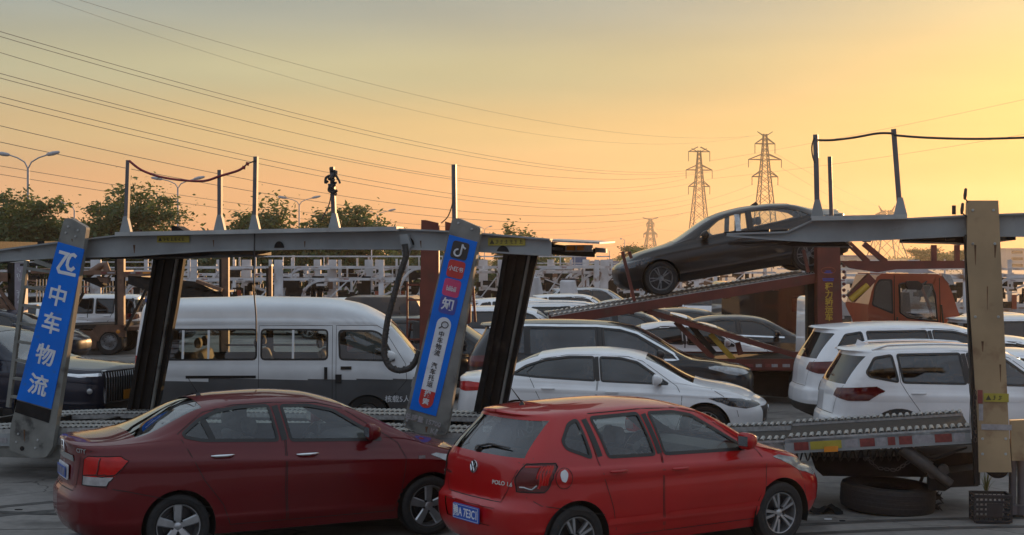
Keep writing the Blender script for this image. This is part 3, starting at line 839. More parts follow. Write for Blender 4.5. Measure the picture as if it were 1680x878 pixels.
HATCH = dict(name='hatchback_car', L=3.97, wr=0.66, wf=3.13, rw=0.303, tw=0.19, rr=0.20, track=0.80, xr0=0.33, xf0=3.75, Lbr=0.95, Lbf=0.7, under=0.17,
    R=[(.18, .16), (.26, .07), (.36, .02), (.48, 0), (.585, .01), (.61, .035), (.64, .07), (.8, .085), (.95, .105), (1.0, .125), (1.34, .36), (1.365, .365), (1.385, .325), (1.41, .33)],
    F=[(.18, 3.78), (.28, 3.9), (.42, 3.96), (.52, 3.97), (.62, 3.94), (.7, 3.86), (.74, 3.75)],
    pr=[(0, 0), (.45, .02), (.72, .065), (.88, .14), (.96, .25), (1, .5)], pf=[(0, 0), (.4, .03), (.7, .1), (.87, .22), (.96, .4), (1, .65)],
    zt=[(.33, 1.41), (.9, 1.45), (1.5, 1.462), (1.95, 1.44), (2.25, 1.385), (3.0, 1.01), (3.1, .975), (3.45, .90), (3.68, .80), (3.75, .735)],
    w0=[(.33, .75), (1, .77), (3, .77), (3.75, .75)], w1=[(.33, .81), (1, .82), (3.75, .80)], w2=[(.33, .825), (1, .841), (3, .841), (3.75, .81)],
    w3=[(.33, .755), (1.2, .775), (2.9, .77), (3.3, .755), (3.75, .70)], w4=[(.33, .545), (1.5, .575), (2.1, .565), (2.95, .67), (3.2, .67), (3.75, .60)],
    z0=[(.33, .24), (.8, .20), (3.75, .20)], z1=[(.33, .37), (.8, .31), (3.75, .31)], z2=[(.33, .70), (1, .67), (3, .65), (3.75, .55)],
    z3=[(.33, 1.01), (1.5, .965), (2.9, .915), (3.3, .86), (3.6, .77), (3.75, .69)], z4=[(.33, 1.355), (.8, 1.39), (1.5, 1.40), (2.0, 1.375), (2.25, 1.335), (2.98, .985), (3.15, .93), (3.5, .84), (3.75, .705)],
    crease=[([(0.0, .93), (1.5, .90), (3.1, .85), (3.97, .80)], .014, .05, .16), ([(0.9, .40), (2.9, .38)], .010, .05, .03)],
    screen=(2.29, 3.0), snapx=[2.29, 3.0],
    windows=[('f', [(2.72, .957), (1.70, .982), (1.64, 1.348), (1.95, 1.34), (2.16, 1.30)]), ('r', [(1.585, .986), (1.05, 1.0), (0.97, 1.34), (1.51, 1.352)]), ('q', [(0.86, 1.005), (.62, 1.10), (.60, 1.16), (.72, 1.30), (.82, 1.335)])],
    posts=[[(1.645, .99), (1.575, 1.345)], [(.955, 1.01), (.895, 1.335)]],
    doors=[('front_door', [(2.80, .285), (2.90, .50), (2.93, .80), (2.86, .93), (2.24, 1.325), (2.0, 1.372), (1.59, 1.39), (1.665, .97), (1.64, .6), (1.66, .285)]),
           ('rear_door', [(1.645, .285), (1.625, .6), (1.65, .97), (1.575, 1.39), (.97, 1.378), (.875, 1.30), (.915, 1.0), (.97, .80), (1.06, .52), (1.10, .285)])],
    handles=[(1.84, .845, 'front_door'), (1.12, .875, 'rear_door')], hlen=0.19, mirror=(2.64, 1.03),
    panels=[('rear', 'rear_window', [(-.60, 1.03), (.60, 1.03), (.53, 1.335), (-.53, 1.335)], 'rear_glass', -0.004),
            ('rear', 'bumper_recess', [(-.36, .42), (.36, .42), (.42, .585), (-.42, .585)], 'red_paint', -0.012),
            ('front', 'grille', [(-.45, .58), (.45, .58), (.5, .66), (-.5, .66)], 'black_trim', -0.01), ('front', 'lower_grille', [(-.5, .25), (.5, .25), (.42, .42), (-.42, .42)], 'black_trim', -0.01)],
    lamps=[('tail_light', [(.585, .86), (.615, .755), (.87, .745), (.92, .80), (.95, .955), (.92, .985), (.66, .985)], 'rear', 'lamp_dark_red', 0.007),
           ('headlight', [(.55, .655), (.80, .62), (1.05, .70), (1.32, .86), (1.2, .87), (.62, .76)], 'front', 'lamp_clear', 0.004)],
    gaps=[('side', [(.30, 1.03), (.20, .99)], False), ('rear', [(-.62, .99), (-.5, .73), (-.44, .635), (.44, .635), (.5, .73), (.62, .99)], False), ('side', [(3.33, .83), (3.45, .62), (3.5, .45)], False), ('side', [(.96, .5), (.3, .63), (.2, .70)], False)],
    interior=cabin, seatf=1.75, seatr=[0.95], dash=(2.85, .96), hip=.40, wello=0.03)
HATCH['dlo'] = [(.62, 1.0), (2.7, .95)]

CITY = dict(name='sedan_car', L=4.40, wr=0.96, wf=3.51, rw=0.302, tw=0.19, rr=0.208, track=0.80, xr0=0.10, xf0=4.22, Lbr=0.9, Lbf=0.7, under=0.17,
    R=[(.18, .16), (.28, .05), (.42, 0), (.56, 0), (.63, .03), (.67, .055), (.9, .07), (1.02, .065), (1.075, .05), (1.10, .09)],
    F=[(.18, 4.2), (.28, 4.34), (.42, 4.39), (.52, 4.40), (.62, 4.36), (.68, 4.28), (.72, 4.22)],
    pr=[(0, 0), (.45, .025), (.72, .08), (.88, .17), (.96, .28), (1, .48)], pf=[(0, 0), (.4, .04), (.7, .12), (.87, .25), (.96, .43), (1, .7)],
    zt=[(.10, 1.105), (.45, 1.125), (.62, 1.15), (1.28, 1.43), (1.55, 1.463), (2.0, 1.475), (2.35, 1.452), (2.65, 1.385), (3.42, 1.01), (3.52, .975), (3.9, .885), (4.13, .78), (4.22, .715)],
    w0=[(.1, .75), (1, .775), (3.5, .775), (4.22, .75)], w1=[(.1, .80), (1, .825), (4.22, .80)], w2=[(.1, .81), (1, .8475), (3.3, .8475), (4.22, .81)],
    w3=[(.1, .73), (.6, .75), (1.3, .765), (3.4, .765), (3.9, .74), (4.22, .68)], w4=[(.1, .60), (.55, .60), (1.3, .54), (2, .56), (2.6, .56), (3.4, .67), (3.9, .65), (4.22, .58)],
    z0=[(.1, .25), (.8, .20), (4.22, .20)], z1=[(.1, .36), (1, .31), (4.22, .31)], z2=[(.1, .72), (1.2, .68), (3.3, .66), (4.22, .55)],
    z3=[(.1, 1.05), (.6, 1.065), (1.2, 1.055), (2.5, .995), (3.4, .93), (3.8, .83), (4.22, .67)], z4=[(.10, 1.085), (.45, 1.10), (.65, 1.128), (1.3, 1.37), (1.6, 1.405), (2.0, 1.415), (2.35, 1.39), (2.65, 1.33), (3.4, .985), (3.5, .93), (3.9, .83), (4.22, .69)],
    crease=[([(0.0, .97), (1.5, .90), (3.1, .80), (4.4, .70)], .016, .06, .22), ([(1.2, .36), (3.2, .34)], .008, .05, .03)],
    screen=(2.69, 3.42), backlight=(.62, 1.26), snapx=[.62, 1.26, 2.69, 3.42],
    windows=[('f', [(3.02, .995), (2.07, 1.04), (2.02, 1.36), (2.30, 1.352), (2.55, 1.295)]), ('r', [(1.94, 1.047), (1.20, 1.085), (1.05, 1.12), (1.03, 1.15), (1.20, 1.265), (1.38, 1.335), (1.60, 1.365), (1.89, 1.367)])],
    posts=[[(2.005, 1.045), (1.955, 1.365)], [(1.30, 1.09), (1.235, 1.27)]],
    doors=[('front_door', [(3.12, .285), (3.20, .50), (3.25, .80), (3.18, .955), (2.66, 1.305), (2.4, 1.372), (1.965, 1.395), (2.02, 1.03), (2.0, .6), (2.02, .285)]),
           ('rear_door', [(2.005, .285), (1.985, .6), (2.005, 1.03), (1.95, 1.395), (1.55, 1.385), (1.25, 1.33), (.98, 1.15), (1.06, 1.0), (1.2, .72), (1.38, .48), (1.45, .285)])],
    handles=[(2.22, .905, 'front_door'), (1.38, .94, 'rear_door')], hlen=0.22, mirror=(2.88, 1.07),
    panels=[('rear', 'chrome_garnish', [(-.36, .91), (.36, .91), (.34, .965), (-.34, .965)], 'chrome', 0.008),
            ('front', 'grille', [(-.45, .55), (.45, .55), (.5, .65), (-.5, .65)], 'black_trim', -0.01), ('front', 'lower_grille', [(-.5, .22), (.5, .22), (.42, .4), (-.42, .4)], 'black_trim', -0.01)],
    lamps=[('tail_light', [(.56, .80), (.90, .80), (1.02, .94), (.94, .98), (.62, .98), (.57, .95)], 'rear', 'lamp_red', 0.006),
           ('reversing_light', [(.56, .72), (.84, .72), (.895, .797), (.56, .797)], 'rear', 'lamp_clear', 0.005),
           ('headlight', [(.55, .62), (.80, .60), (1.05, .68), (1.3, .82), (1.2, .83), (.62, .72)], 'front', 'lamp_clear', 0.004)],
    gaps=[('rear', [(-.68, 1.06), (-.50, .96), (-.44, .70), (-.40, .645), (.40, .645), (.44, .70), (.50, .96), (.68, 1.06)], False), ('side', [(3.66, .80), (3.86, .60), (3.9, .45)], False), ('side', [(1.27, .46), (.5, .66), (.3, .70)], False)],
    interior=cabin, seatf=2.1, seatr=[1.25], dash=(3.22, .98), hip=.42, wello=0.03)
CITY['dlo'] = [(1.05, 1.1), (3.0, .985)]

SEDAN = dict(name='sedan_car', L=4.79, wr=1.06, wf=3.86, rw=0.335, tw=0.22, rr=0.235, track=0.83, xr0=0.12, xf0=4.60, Lbr=0.9, Lbf=0.8, under=0.18,
    R=[(.2, .15), (.3, .05), (.5, 0), (.7, .03), (.9, .05), (1.0, .045), (1.05, .11)],
    F=[(.18, 4.6), (.28, 4.72), (.42, 4.78), (.55, 4.79), (.66, 4.76), (.72, 4.69), (.76, 4.60)],
    pr=[(0, 0), (.45, .03), (.72, .09), (.88, .19), (.96, .32), (1, .5)], pf=[(0, 0), (.4, .03), (.7, .11), (.87, .25), (.96, .45), (1, .75)],
    zt=[(.12, 1.055), (.4, 1.095), (.62, 1.13), (1.35, 1.40), (1.8, 1.455), (2.25, 1.469), (2.65, 1.44), (2.92, 1.385), (3.68, 1.02), (3.8, .985), (4.2, .92), (4.5, .83), (4.6, .765)],
    w0=[(.1, .80), (4.6, .80)], w1=[(.1, .85), (1, .88), (4.6, .86)], w2=[(.1, .87), (1, .92), (3.6, .92), (4.6, .88)],
    w3=[(.1, .77), (1.3, .82), (3.6, .82), (4.2, .80), (4.6, .74)], w4=[(.1, .62), (.6, .60), (1.35, .56), (2.2, .59), (2.9, .58), (3.65, .71), (4.2, .69), (4.6, .62)],
    z0=[(.1, .26), (.9, .20), (4.6, .20)], z1=[(.1, .38), (1, .31), (4.6, .32)], z2=[(.1, .74), (1.2, .70), (3.6, .66), (4.6, .58)],
    z3=[(.1, 1.02), (.7, 1.03), (1.4, 1.01), (2.8, .955), (3.65, .925), (4.2, .86), (4.6, .71)], z4=[(.12, 1.03), (.6, 1.09), (1.35, 1.345), (1.8, 1.39), (2.25, 1.405), (2.65, 1.375), (2.92, 1.325), (3.66, .985), (3.8, .94), (4.2, .88), (4.6, .735)],
    crease=[([(0.0, .90), (2.4, .86), (4.79, .76)], .014, .05, .2), ([(1.4, .40), (3.5, .36)], .012, .06, .03)],
    screen=(2.96, 3.68), backlight=(.68, 1.32), snapx=[.68, 1.32, 2.96, 3.68],
    windows=[('f', [(3.32, .965), (2.32, 1.0), (2.28, 1.345), (2.58, 1.335), (2.84, 1.275)]), ('r', [(2.22, 1.005), (1.34, 1.05), (.96, 1.085), (1.15, 1.205), (1.45, 1.30), (1.8, 1.345), (2.18, 1.348)])],
    posts=[[(2.265, 1.0), (2.225, 1.35)]],
    doors=[('front_door', [(3.42, .29), (3.50, .50), (3.52, .80), (3.44, .94), (2.92, 1.29), (2.7, 1.355), (2.21, 1.38), (2.27, 1.0), (2.24, .6), (2.25, .29)]),
           ('rear_door', [(2.235, .29), (2.225, .6), (2.255, 1.0), (2.195, 1.38), (1.75, 1.37), (1.38, 1.31), (1.18, 1.12), (1.28, .95), (1.45, .62), (1.55, .29)])],
    handles=[(2.48, .845, 'front_door'), (1.52, .885, 'rear_door')], hlen=0.2, mirror=(3.16, 1.02),
    dlo=[(.98, 1.075), (1.34, 1.035), (2.3, .985), (3.34, .945)],
    panels=[('front', 'grille', [(-.52, .40), (.52, .40), (.56, .64), (-.56, .64)], 'black_trim', -0.01), ('front', 'lower_grille', [(-.6, .22), (.6, .22), (.55, .34), (-.55, .34)], 'black_trim', -0.01)],
    lamps=[('tail_light', [(.35, .85), (.8, .82), (1.25, .86), (1.2, .94), (.8, .97), (.35, .94)], 'rear', 'lamp_red', 0.004),
           ('headlight', [(.55, .66), (.9, .62), (1.15, .66), (1.42, .77), (1.2, .785), (.60, .74)], 'front', 'lamp_smoke', 0.004)],
    gaps=[('side', [(3.95, .90), (4.3, .70), (4.35, .5)], False)],
    interior=cabin, seatf=2.35, seatr=[1.4], dash=(3.45, .96), hip=.40)

SUV = dict(name='suv_car', L=4.62, wr=0.93, wf=3.64, rw=0.355, tw=0.235, rr=0.245, track=0.84, xr0=0.30, xf0=4.40, Lbr=0.9, Lbf=0.7, under=0.24,
    R=[(.25, .15), (.34, .05), (.5, 0), (.66, .02), (.72, .06), (1.0, .09), (1.10, .12), (1.54, .36), (1.57, .37), (1.59, .27), (1.62, .29)],
    F=[(.25, 4.45), (.36, 4.57), (.5, 4.62), (.72, 4.62), (.84, 4.58), (.92, 4.50), (.96, 4.40)],
    pr=[(0, 0), (.45, .025), (.72, .075), (.88, .16), (.96, .28), (1, .5)], pf=[(0, 0), (.4, .03), (.7, .1), (.87, .22), (.96, .4), (1, .65)],
    zt=[(.30, 1.62), (.9, 1.665), (1.6, 1.685), (2.2, 1.665), (2.6, 1.60), (3.35, 1.18), (3.48, 1.14), (3.9, 1.09), (4.25, 1.01), (4.4, .935)],
    w0=[(.3, .80), (4.4, .80)], w1=[(.3, .88), (4.4, .87)], w2=[(.3, .90), (1, .925), (3.6, .925), (4.4, .89)],
    w3=[(.3, .82), (1.3, .85), (3.3, .845), (4.0, .82), (4.4, .77)], w4=[(.3, .60), (1.6, .63), (2.5, .61), (3.33, .74), (3.9, .72), (4.4, .66)],
    z0=[(.3, .32), (.9, .26), (4.4, .27)], z1=[(.3, .48), (1, .38), (4.4, .42)], z2=[(.3, .80), (1.2, .78), (3.6, .76), (4.4, .70)],
    z3=[(.3, 1.16), (1.5, 1.13), (3.3, 1.08), (3.9, 1.02), (4.4, .88)], z4=[(.30, 1.565), (.9, 1.605), (1.6, 1.62), (2.2, 1.595), (2.6, 1.54), (3.33, 1.15), (3.5, 1.10), (3.9, 1.045), (4.4, .905)],
    crease=[([(0.0, 1.02), (2.4, .99), (4.6, .93)], .012, .05, .2), ([(1.3, .52), (3.2, .50)], .014, .06, .04)],
    screen=(2.65, 3.35), snapx=[2.65, 3.35],
    windows=[('f', [(3.0, 1.125), (2.02, 1.15), (1.98, 1.56), (2.3, 1.545), (2.52, 1.49)]), ('r', [(1.92, 1.155), (1.02, 1.175), (.98, 1.545), (1.88, 1.56)]), ('q', [(.95, 1.18), (.56, 1.25), (.52, 1.30), (.66, 1.50), (.90, 1.54)])],
    posts=[[(1.965, 1.16), (1.93, 1.56)]],
    doors=[('front_door', [(3.1, .40), (3.2, .60), (3.22, .90), (3.12, 1.10), (2.6, 1.50), (2.3, 1.575), (1.91, 1.595), (1.97, 1.14), (1.95, .7), (1.96, .40)]),
           ('rear_door', [(1.945, .40), (1.935, .7), (1.955, 1.14), (1.895, 1.595), (.98, 1.58), (.98, 1.18), (1.08, 1.0), (1.3, .70), (1.40, .40)])],
    handles=[(2.18, 1.0, 'front_door'), (1.22, 1.03, 'rear_door')], mirror=(2.88, 1.18), dlo=[(.56, 1.22), (1.02, 1.15), (2.0, 1.13), (3.02, 1.10)],
    panels=[('rear', 'rear_window', [(-.64, 1.14), (.64, 1.14), (.58, 1.52), (-.58, 1.52)], 'dark_glass', -0.004), ('side', 'sill_cladding', [(1.33, .2), (3.22, .2), (3.22, .40), (1.33, .40)], 'plastic_grey', 0.004),
            ('rear', 'lower_bumper', [(-.95, .2), (.95, .2), (.95, .46), (-.95, .46)], 'plastic_grey', 0.0),
            ('front', 'grille', [(-.5, .6), (.5, .6), (.55, .86), (-.55, .86)], 'black_trim', -0.01), ('front', 'lower_grille', [(-.6, .3), (.6, .3), (.5, .5), (-.5, .5)], 'black_trim', -0.01)],
    lamps=[('tail_light', [(.45, .97), (.8, .92), (1.08, .93), (1.25, 1.06), (1.1, 1.12), (.5, 1.08)], 'rear', 'lamp_dark_red', 0.005),
           ('headlight', [(.55, .83), (.9, .80), (1.1, .83), (1.38, .94), (1.2, .96), (.60, .90)], 'front', 'lamp_clear', 0.004)],
    gaps=[('rear', [(-.62, 1.12), (-.48, .80), (-.48, .72), (.48, .72), (.48, .80), (.62, 1.12)], False)],
    interior=cabin, seatf=2.1, seatr=[1.15], dash=(3.15, 1.13), hip=.58)

def stretch(sp, sx=1.0, sz=1.0, warp=None, **kw):
    o = dict(sp)
    fx = warp if warp else (lambda a: a * sx)
    def X(l): return [(fx(a), b) for a, b in l]
    o['L'] = sp['L'] * sx
    for k in ('wr', 'wf', 'xr0', 'xf0', 'seatf'): o[k] = fx(sp[k])
    o['R'] = [(a * sz, b * sx) for a, b in sp['R']]; o['F'] = [(a * sz, b * sx) for a, b in sp['F']]
    for i in range(5): o['w%d' % i] = X(sp['w%d' % i]); o['z%d' % i] = [(fx(a), b * sz) for a, b in sp['z%d' % i]]
    def XZ(l): return [(fx(a), b * sz) for a, b in l]
    def YZ(l): return [(a, b * sz) for a, b in l]
    o['zt'] = XZ(sp['zt']); o['screen'] = tuple(fx(a) for a in sp['screen']); o['snapx'] = [fx(a) for a in sp['snapx']]
    if 'backlight' in sp: o['backlight'] = tuple(fx(a) for a in sp['backlight'])
    o['windows'] = [(n, XZ(p)) for n, p in sp['windows']]; o['doors'] = [(n, XZ(p)) for n, p in sp['doors']]; o['posts'] = [XZ(p) for p in sp.get('posts', [])]
    o['handles'] = [(fx(a), b * sz, n) for a, b, n in sp['handles']]; o['mirror'] = (fx(sp['mirror'][0]), sp['mirror'][1] * sz)
    o['panels'] = [(v, n, XZ(p) if v in ('side',) else YZ(p), m, f) for v, n, p, m, f in sp['panels']]
    o['lamps'] = [(n, YZ(a), e, m, f) for n, a, e, m, f in sp['lamps']]
    o['crease'] = [(XZ(a), b, c, d) for a, b, c, d in sp['crease']]; o['dlo'] = XZ(sp['dlo'])
    o['gaps'] = [(v, XZ(p) if v == 'side' else YZ(p), c) for v, p, c in sp['gaps']]
    o['seatr'] = [fx(a) for a in sp['seatr']]; o['dash'] = (fx(sp['dash'][0]), sp['dash'][1] * sz); o['hip'] = sp['hip'] * sz
    o.update(kw)
    return o

VAN = dict(name='passenger_van', L=4.95, wr=1.05, wf=3.75, rw=0.335, tw=0.2, rr=0.19, track=0.78, xr0=0.16, xf0=4.78, Lbr=0.8, Lbf=0.5, under=0.22,
    R=[(.3, .06), (.5, 0), (.7, 0), (.8, .03), (1.2, .04), (1.95, .12), (2.13, .16)],
    F=[(.25, 4.84), (.4, 4.93), (.55, 4.95), (.75, 4.93), (.95, 4.90), (1.10, 4.78)],
    pr=[(0, 0), (.6, .012), (.85, .05), (.95, .12), (1, .28)], pf=[(0, 0), (.4, .025), (.7, .09), (.87, .19), (.96, .33), (1, .55)],
    zt=[(.16, 2.14), (.5, 2.19), (2.0, 2.215), (3.0, 2.20), (3.55, 2.12), (3.95, 1.95), (4.08, 1.86), (4.66, 1.20), (4.72, 1.15), (4.78, 1.09)],
    w0=[(.1, .76), (4.78, .76)], w1=[(.1, .81), (4.78, .80)], w2=[(.1, .845), (4.0, .845), (4.78, .82)],
    w3=[(.1, .825), (3.6, .825), (4.4, .81), (4.78, .77)], w4=[(.1, .66), (2.5, .68), (3.4, .67), (4.0, .66), (4.62, .73), (4.78, .66)],
    z0=[(.1, .36), (1, .30), (4.78, .28)], z1=[(.1, .48), (4.78, .42)], z2=[(.1, .86), (4.78, .74)], z3=[(.1, 1.22), (3.4, 1.20), (4.4, 1.13), (4.78, 1.02)],
    z4=[(.16, 2.06), (.6, 2.09), (2.5, 2.10), (3.2, 2.06), (3.55, 1.99), (3.95, 1.85), (4.08, 1.78), (4.64, 1.16), (4.78, 1.05)],
    crease=[([(0.0, 1.83), (3.7, 1.83), (4.2, 1.7)], .022, .02, .03)],
    screen=(4.12, 4.66), snapx=[4.12, 4.66],
    windows=[('f', [(4.20, 1.21), (3.32, 1.235), (3.30, 1.69), (3.86, 1.68), (3.98, 1.62)]), ('m', [(3.12, 1.235), (2.08, 1.24), (2.08, 1.71), (3.12, 1.70)]), ('r', [(2.0, 1.24), (.50, 1.24), (.50, 1.71), (2.0, 1.71)])],
    posts=[],
    doors=[('front_door', [(4.12, .60), (4.38, .9), (4.36, 1.16), (4.02, 1.70), (3.9, 1.77), (3.26, 1.77), (3.26, .42), (3.36, .42)]),
           ('sliding_door', [(3.2, .36), (3.2, 1.77), (2.04, 1.77), (2.04, .36)])],
    handles=[], mirror=(4.14, 1.28), dlo=[(.5, 1.2), (4.2, 1.18)], wround=0.06,
    panels=[('front', 'bumper', [(-.95, .25), (.95, .25), (.95, .6), (-.95, .6)], 'van_grey', 0.0), ('front', 'grille', [(-.4, .72), (.4, .72), (.4, .88), (-.4, .88)], 'black_trim', -.01)],
    lamps=[('headlight', [(.46, .74), (.85, .72), (1.05, .80), (1.0, .95), (.5, .94)], 'front', 'lamp_clear', .004),
           ('tail_light', [(.66, .9), (.92, .9), (.92, 1.3), (.66, 1.3)], 'rear', 'lamp_red', .004)],
    gaps=[], interior=cabin, seatf=3.3, seatr=[2.3, 1.35], dash=(4.35, 1.22), hip=.72, backh=.62)

def number_plate(root, S, end, y, z, text_, m='plate_blue', w=0.44, h=0.14, size=0.105, proud=0.012, lift=None, ink='white_print'):
    d = (1, 0, 0) if end == 'rear' else (-1, 0, 0); o = (-2, y, z) if end == 'rear' else (8, y, z)
    hit, n = S.rayd(o, d)
    n = Vector((n.x, 0, n.z * 0.6)).normalized()
    ex = Vector((0, -1, 0)) if end == 'rear' else Vector((0, 1, 0)); ey = n.cross(ex)
    c = hit + n * proud
    b = MB(); b.prism(round_poly([(-w / 2, -h / 2), (w / 2, -h / 2), (w / 2, h / 2), (-w / 2, h / 2)], 0.012, 2), (c - n * 0.012, ex, ey, n), 0.012)
    p = obj('number_plate', b, M_(m), root)
    if text_:
        text(text_, size, (c + n * 0.003 - ey * 0.004, ex, ey), M_(ink), p, bold=0.0015, wscale=0.82)
        r = MB(); w2, h2 = w - 0.02, h - 0.018
        for a0, a1 in (((-w2 / 2, -h2 / 2), (w2 / 2, -h2 / 2)), ((w2 / 2, -h2 / 2), (w2 / 2, h2 / 2)), ((w2 / 2, h2 / 2), (-w2 / 2, h2 / 2)), ((-w2 / 2, h2 / 2), (-w2 / 2, -h2 / 2))):
            r.bar(c + ex * a0[0] + ey * a0[1] + n * 0.0015, c + ex * a1[0] + ey * a1[1] + n * 0.0015, 0.003, 0.0025, up=n)
        obj('plate_border', r, M_(ink), p)
    return p
def badge_ring(root, S, end, y, z, r, strokes, m='chrome', base=None, name='emblem'):
    d = (1, 0, 0) if end == 'rear' else (-1, 0, 0); o = (-2, y, z) if end == 'rear' else (8, y, z)
    hit, n = S.rayd(o, d); ex = Vector((0, -1, 0)) if end == 'rear' else Vector((0, 1, 0)); n = Vector((n.x, 0, n.z)).normalized(); ey = n.cross(ex); c = hit + n * 0.006
    b = MB()
    if r: b.tube([c + ex * (r * math.cos(2 * math.pi * k / 28)) + ey * (r * math.sin(2 * math.pi * k / 28)) for k in range(29)], r * 0.11, 6, cap=False)
    for st in strokes:
        b.tube([c + n * 0.003 + ex * a + ey * e for a, e in st], 0.007, 6)
    e = obj(name, b, M_(m), root, smooth=60)
    if base:
        k = MB(); k.lathe([(0.0005, 0.004), (r * 0.97, 0.003), (r, -0.006)], hit, n, 28); obj('emblem_disc', k, M_(base), e, smooth=60)
    return e
# ---------------------------------------------------------------- ground
def ground_mat():
    m = bpy.data.materials.new('concrete_yard'); m.use_nodes = True; nt = m.node_tree; b = nt.nodes['Principled BSDF']
    N = nt.nodes.new; K = nt.links.new
    tc = N('ShaderNodeTexCoord')
    def noise(sc, det=6):
        n = N('ShaderNodeTexNoise'); n.inputs['Scale'].default_value = sc; n.inputs['Detail'].default_value = det; K(tc.outputs['Object'], n.inputs['Vector']); return n
    def rng(n, a, c, lo, hi):
        r = N('ShaderNodeMapRange'); r.inputs[1].default_value = a; r.inputs[2].default_value = c; r.inputs[3].default_value = lo; r.inputs[4].default_value = hi; K(n, r.inputs[0]); return r.outputs[0]
    def mul(a, c):
        q = N('ShaderNodeMath'); q.operation = 'MULTIPLY'; K(a, q.inputs[0]); K(c, q.inputs[1]); return q.outputs[0]
    big = rng(noise(0.35).outputs[0], 0.35, 0.65, 0.75, 1.15); sm = rng(noise(9, 8).outputs[0], 0.3, 0.7, 0.85, 1.12)
    stain = rng(noise(1.1, 9).outputs[0], 0.52, 0.66, 1.0, 0.48)
    vo = N('ShaderNodeTexVoronoi'); vo.feature = 'DISTANCE_TO_EDGE'; vo.inputs['Scale'].default_value = 0.32
    wa = N('ShaderNodeVectorMath'); wa.operation = 'ADD'; nn = noise(1.6); sc = N('ShaderNodeVectorMath'); sc.operation = 'SCALE'; sc.inputs['Scale'].default_value = 0.9
    K(nn.outputs['Color'], sc.inputs[0]); K(tc.outputs['Object'], wa.inputs[0]); K(sc.outputs[0], wa.inputs[1]); K(wa.outputs[0], vo.inputs['Vector'])
    crack = rng(vo.outputs['Distance'], 0.0, 0.008, 0.25, 1.0)
    v = mul(mul(mul(big, sm), stain), crack)
    cb = N('ShaderNodeVectorMath'); cb.operation = 'SCALE'; cb.inputs[0].default_value = (0.215, 0.20, 0.185); K(v, cb.inputs['Scale'])
    K(cb.outputs[0], b.inputs['Base Color']); b.inputs['Roughness'].default_value = 0.82
    bp = N('ShaderNodeBump'); bp.inputs['Strength'].default_value = 0.35; bp.inputs['Distance'].default_value = 0.01; K(noise(40, 4).outputs[0], bp.inputs['Height']); K(bp.outputs[0], b.inputs['Normal'])
    return m
g = MB(); g.add([(-3500, -200, 0), (3500, -200, 0), (3500, 6500, 0), (-3500, 6500, 0)], [(0, 1, 2, 3)])
tag(obj('ground', g, ground_mat()), kind='structure')
mat('joint_dark', (0.05, 0.05, 0.05), 0.9)
for y in (11.0, 15.6, 20.2):
    j = MB(); rnd = random.Random(int(y)); pts = [(x, y + 0.06 * x + rnd.uniform(-.015, .015)) for x in np.arange(-12, 12.1, 0.8)]
    for (x0, y0), (x1, y1) in zip(pts[:-1], pts[1:]): j.add([(x0, y0 - .008, .004), (x1, y1 - .008, .004), (x1, y1 + .008, .004), (x0, y0 + .008, .004)], [(0, 1, 2, 3)])
    tag(obj('ground_joint', weld(j), M_('joint_dark')), kind='structure')

mat('tyre_mark_dark', (0.085, 0.08, 0.075), 0.9, noise=0.35, scale=5)
rnd = random.Random(21)
for (x0, y0, x1, y1, bend) in ((-7.5, 15.2, -3.6, 17.8, .4), (-7.4, 14.6, -3.4, 17.2, .4), (2.5, 15.4, 7.5, 15.9, .3), (2.5, 14.9, 7.5, 15.35, .3), (-8, 17.4, -4.6, 16.2, -.3)):
    j = MB(); pts = []
    for k in range(25):
        t = k / 24; pts.append(Vector((x0 + (x1 - x0) * t, y0 + (y1 - y0) * t + bend * math.sin(t * 3.1), .0035 if bend > 0 else .0055)))
    for a_, b_ in zip(pts[:-1], pts[1:]):
        d = (b_ - a_).normalized(); n_ = Vector((-d.y, d.x, 0)) * .07; j.add([a_ - n_, b_ - n_, b_ + n_, a_ + n_], [(0, 1, 2, 3)])
    tag(obj('tyre_mark', weld(j), M_('tyre_mark_dark')), kind='structure')

# ---------------------------------------------------------------- paints
BK = (0.03, 0.03, 0.03)
mat('red_paint', (0.40, 0.005, 0.007), 0.4, noise=0.06, scale=3, coat=1.0, spec=0.1, back=BK)
mat('maroon_paint', (0.115, 0.002, 0.005), 0.4, noise=0.06, scale=3, coat=0.8, spec=0.1, back=BK)
mat('white_paint', (0.82, 0.82, 0.835), 0.34, noise=0.05, scale=3, coat=0.9, back=(0.05, 0.05, 0.05))
mat('black_paint', (0.010, 0.010, 0.012), 0.3, noise=0.15, scale=3, coat=0.9, spec=0.1, back=(0.02, 0.02, 0.02))
mat('navy_paint', (0.008, 0.012, 0.028), 0.3, noise=0.15, scale=3, coat=0.9, spec=0.1, back=(0.02, 0.02, 0.02))
mat('grey_paint', (0.014, 0.014, 0.015), 0.3, 0.0, noise=0.1, scale=3, coat=0.8, spec=0.1, back=(0.02, 0.02, 0.02))
mat('silver_paint', (0.42, 0.43, 0.45), 0.3, 0.5, noise=0.06, scale=3, coat=1.0, back=(0.02, 0.02, 0.02))
mat('van_white', (0.66, 0.68, 0.70), 0.4, noise=0.06, scale=3, coat=0.6, back=(0.10, 0.10, 0.10))
mat('van_grey', (0.085, 0.09, 0.098), 0.4, noise=0.12, scale=3, coat=0.5, back=(0.05, 0.05, 0.05))
mat('steel_grey', (0.30, 0.32, 0.325), 0.5, 0.1, noise=0.14, scale=2.5, dirt=((0.10, 0.065, 0.04), 3.2, 0.66), bump=0.1)
mat('steel_edge', (0.42, 0.43, 0.42), 0.5, 0.1, noise=0.14, scale=4, dirt=((0.12, 0.08, 0.05), 5, 0.62))
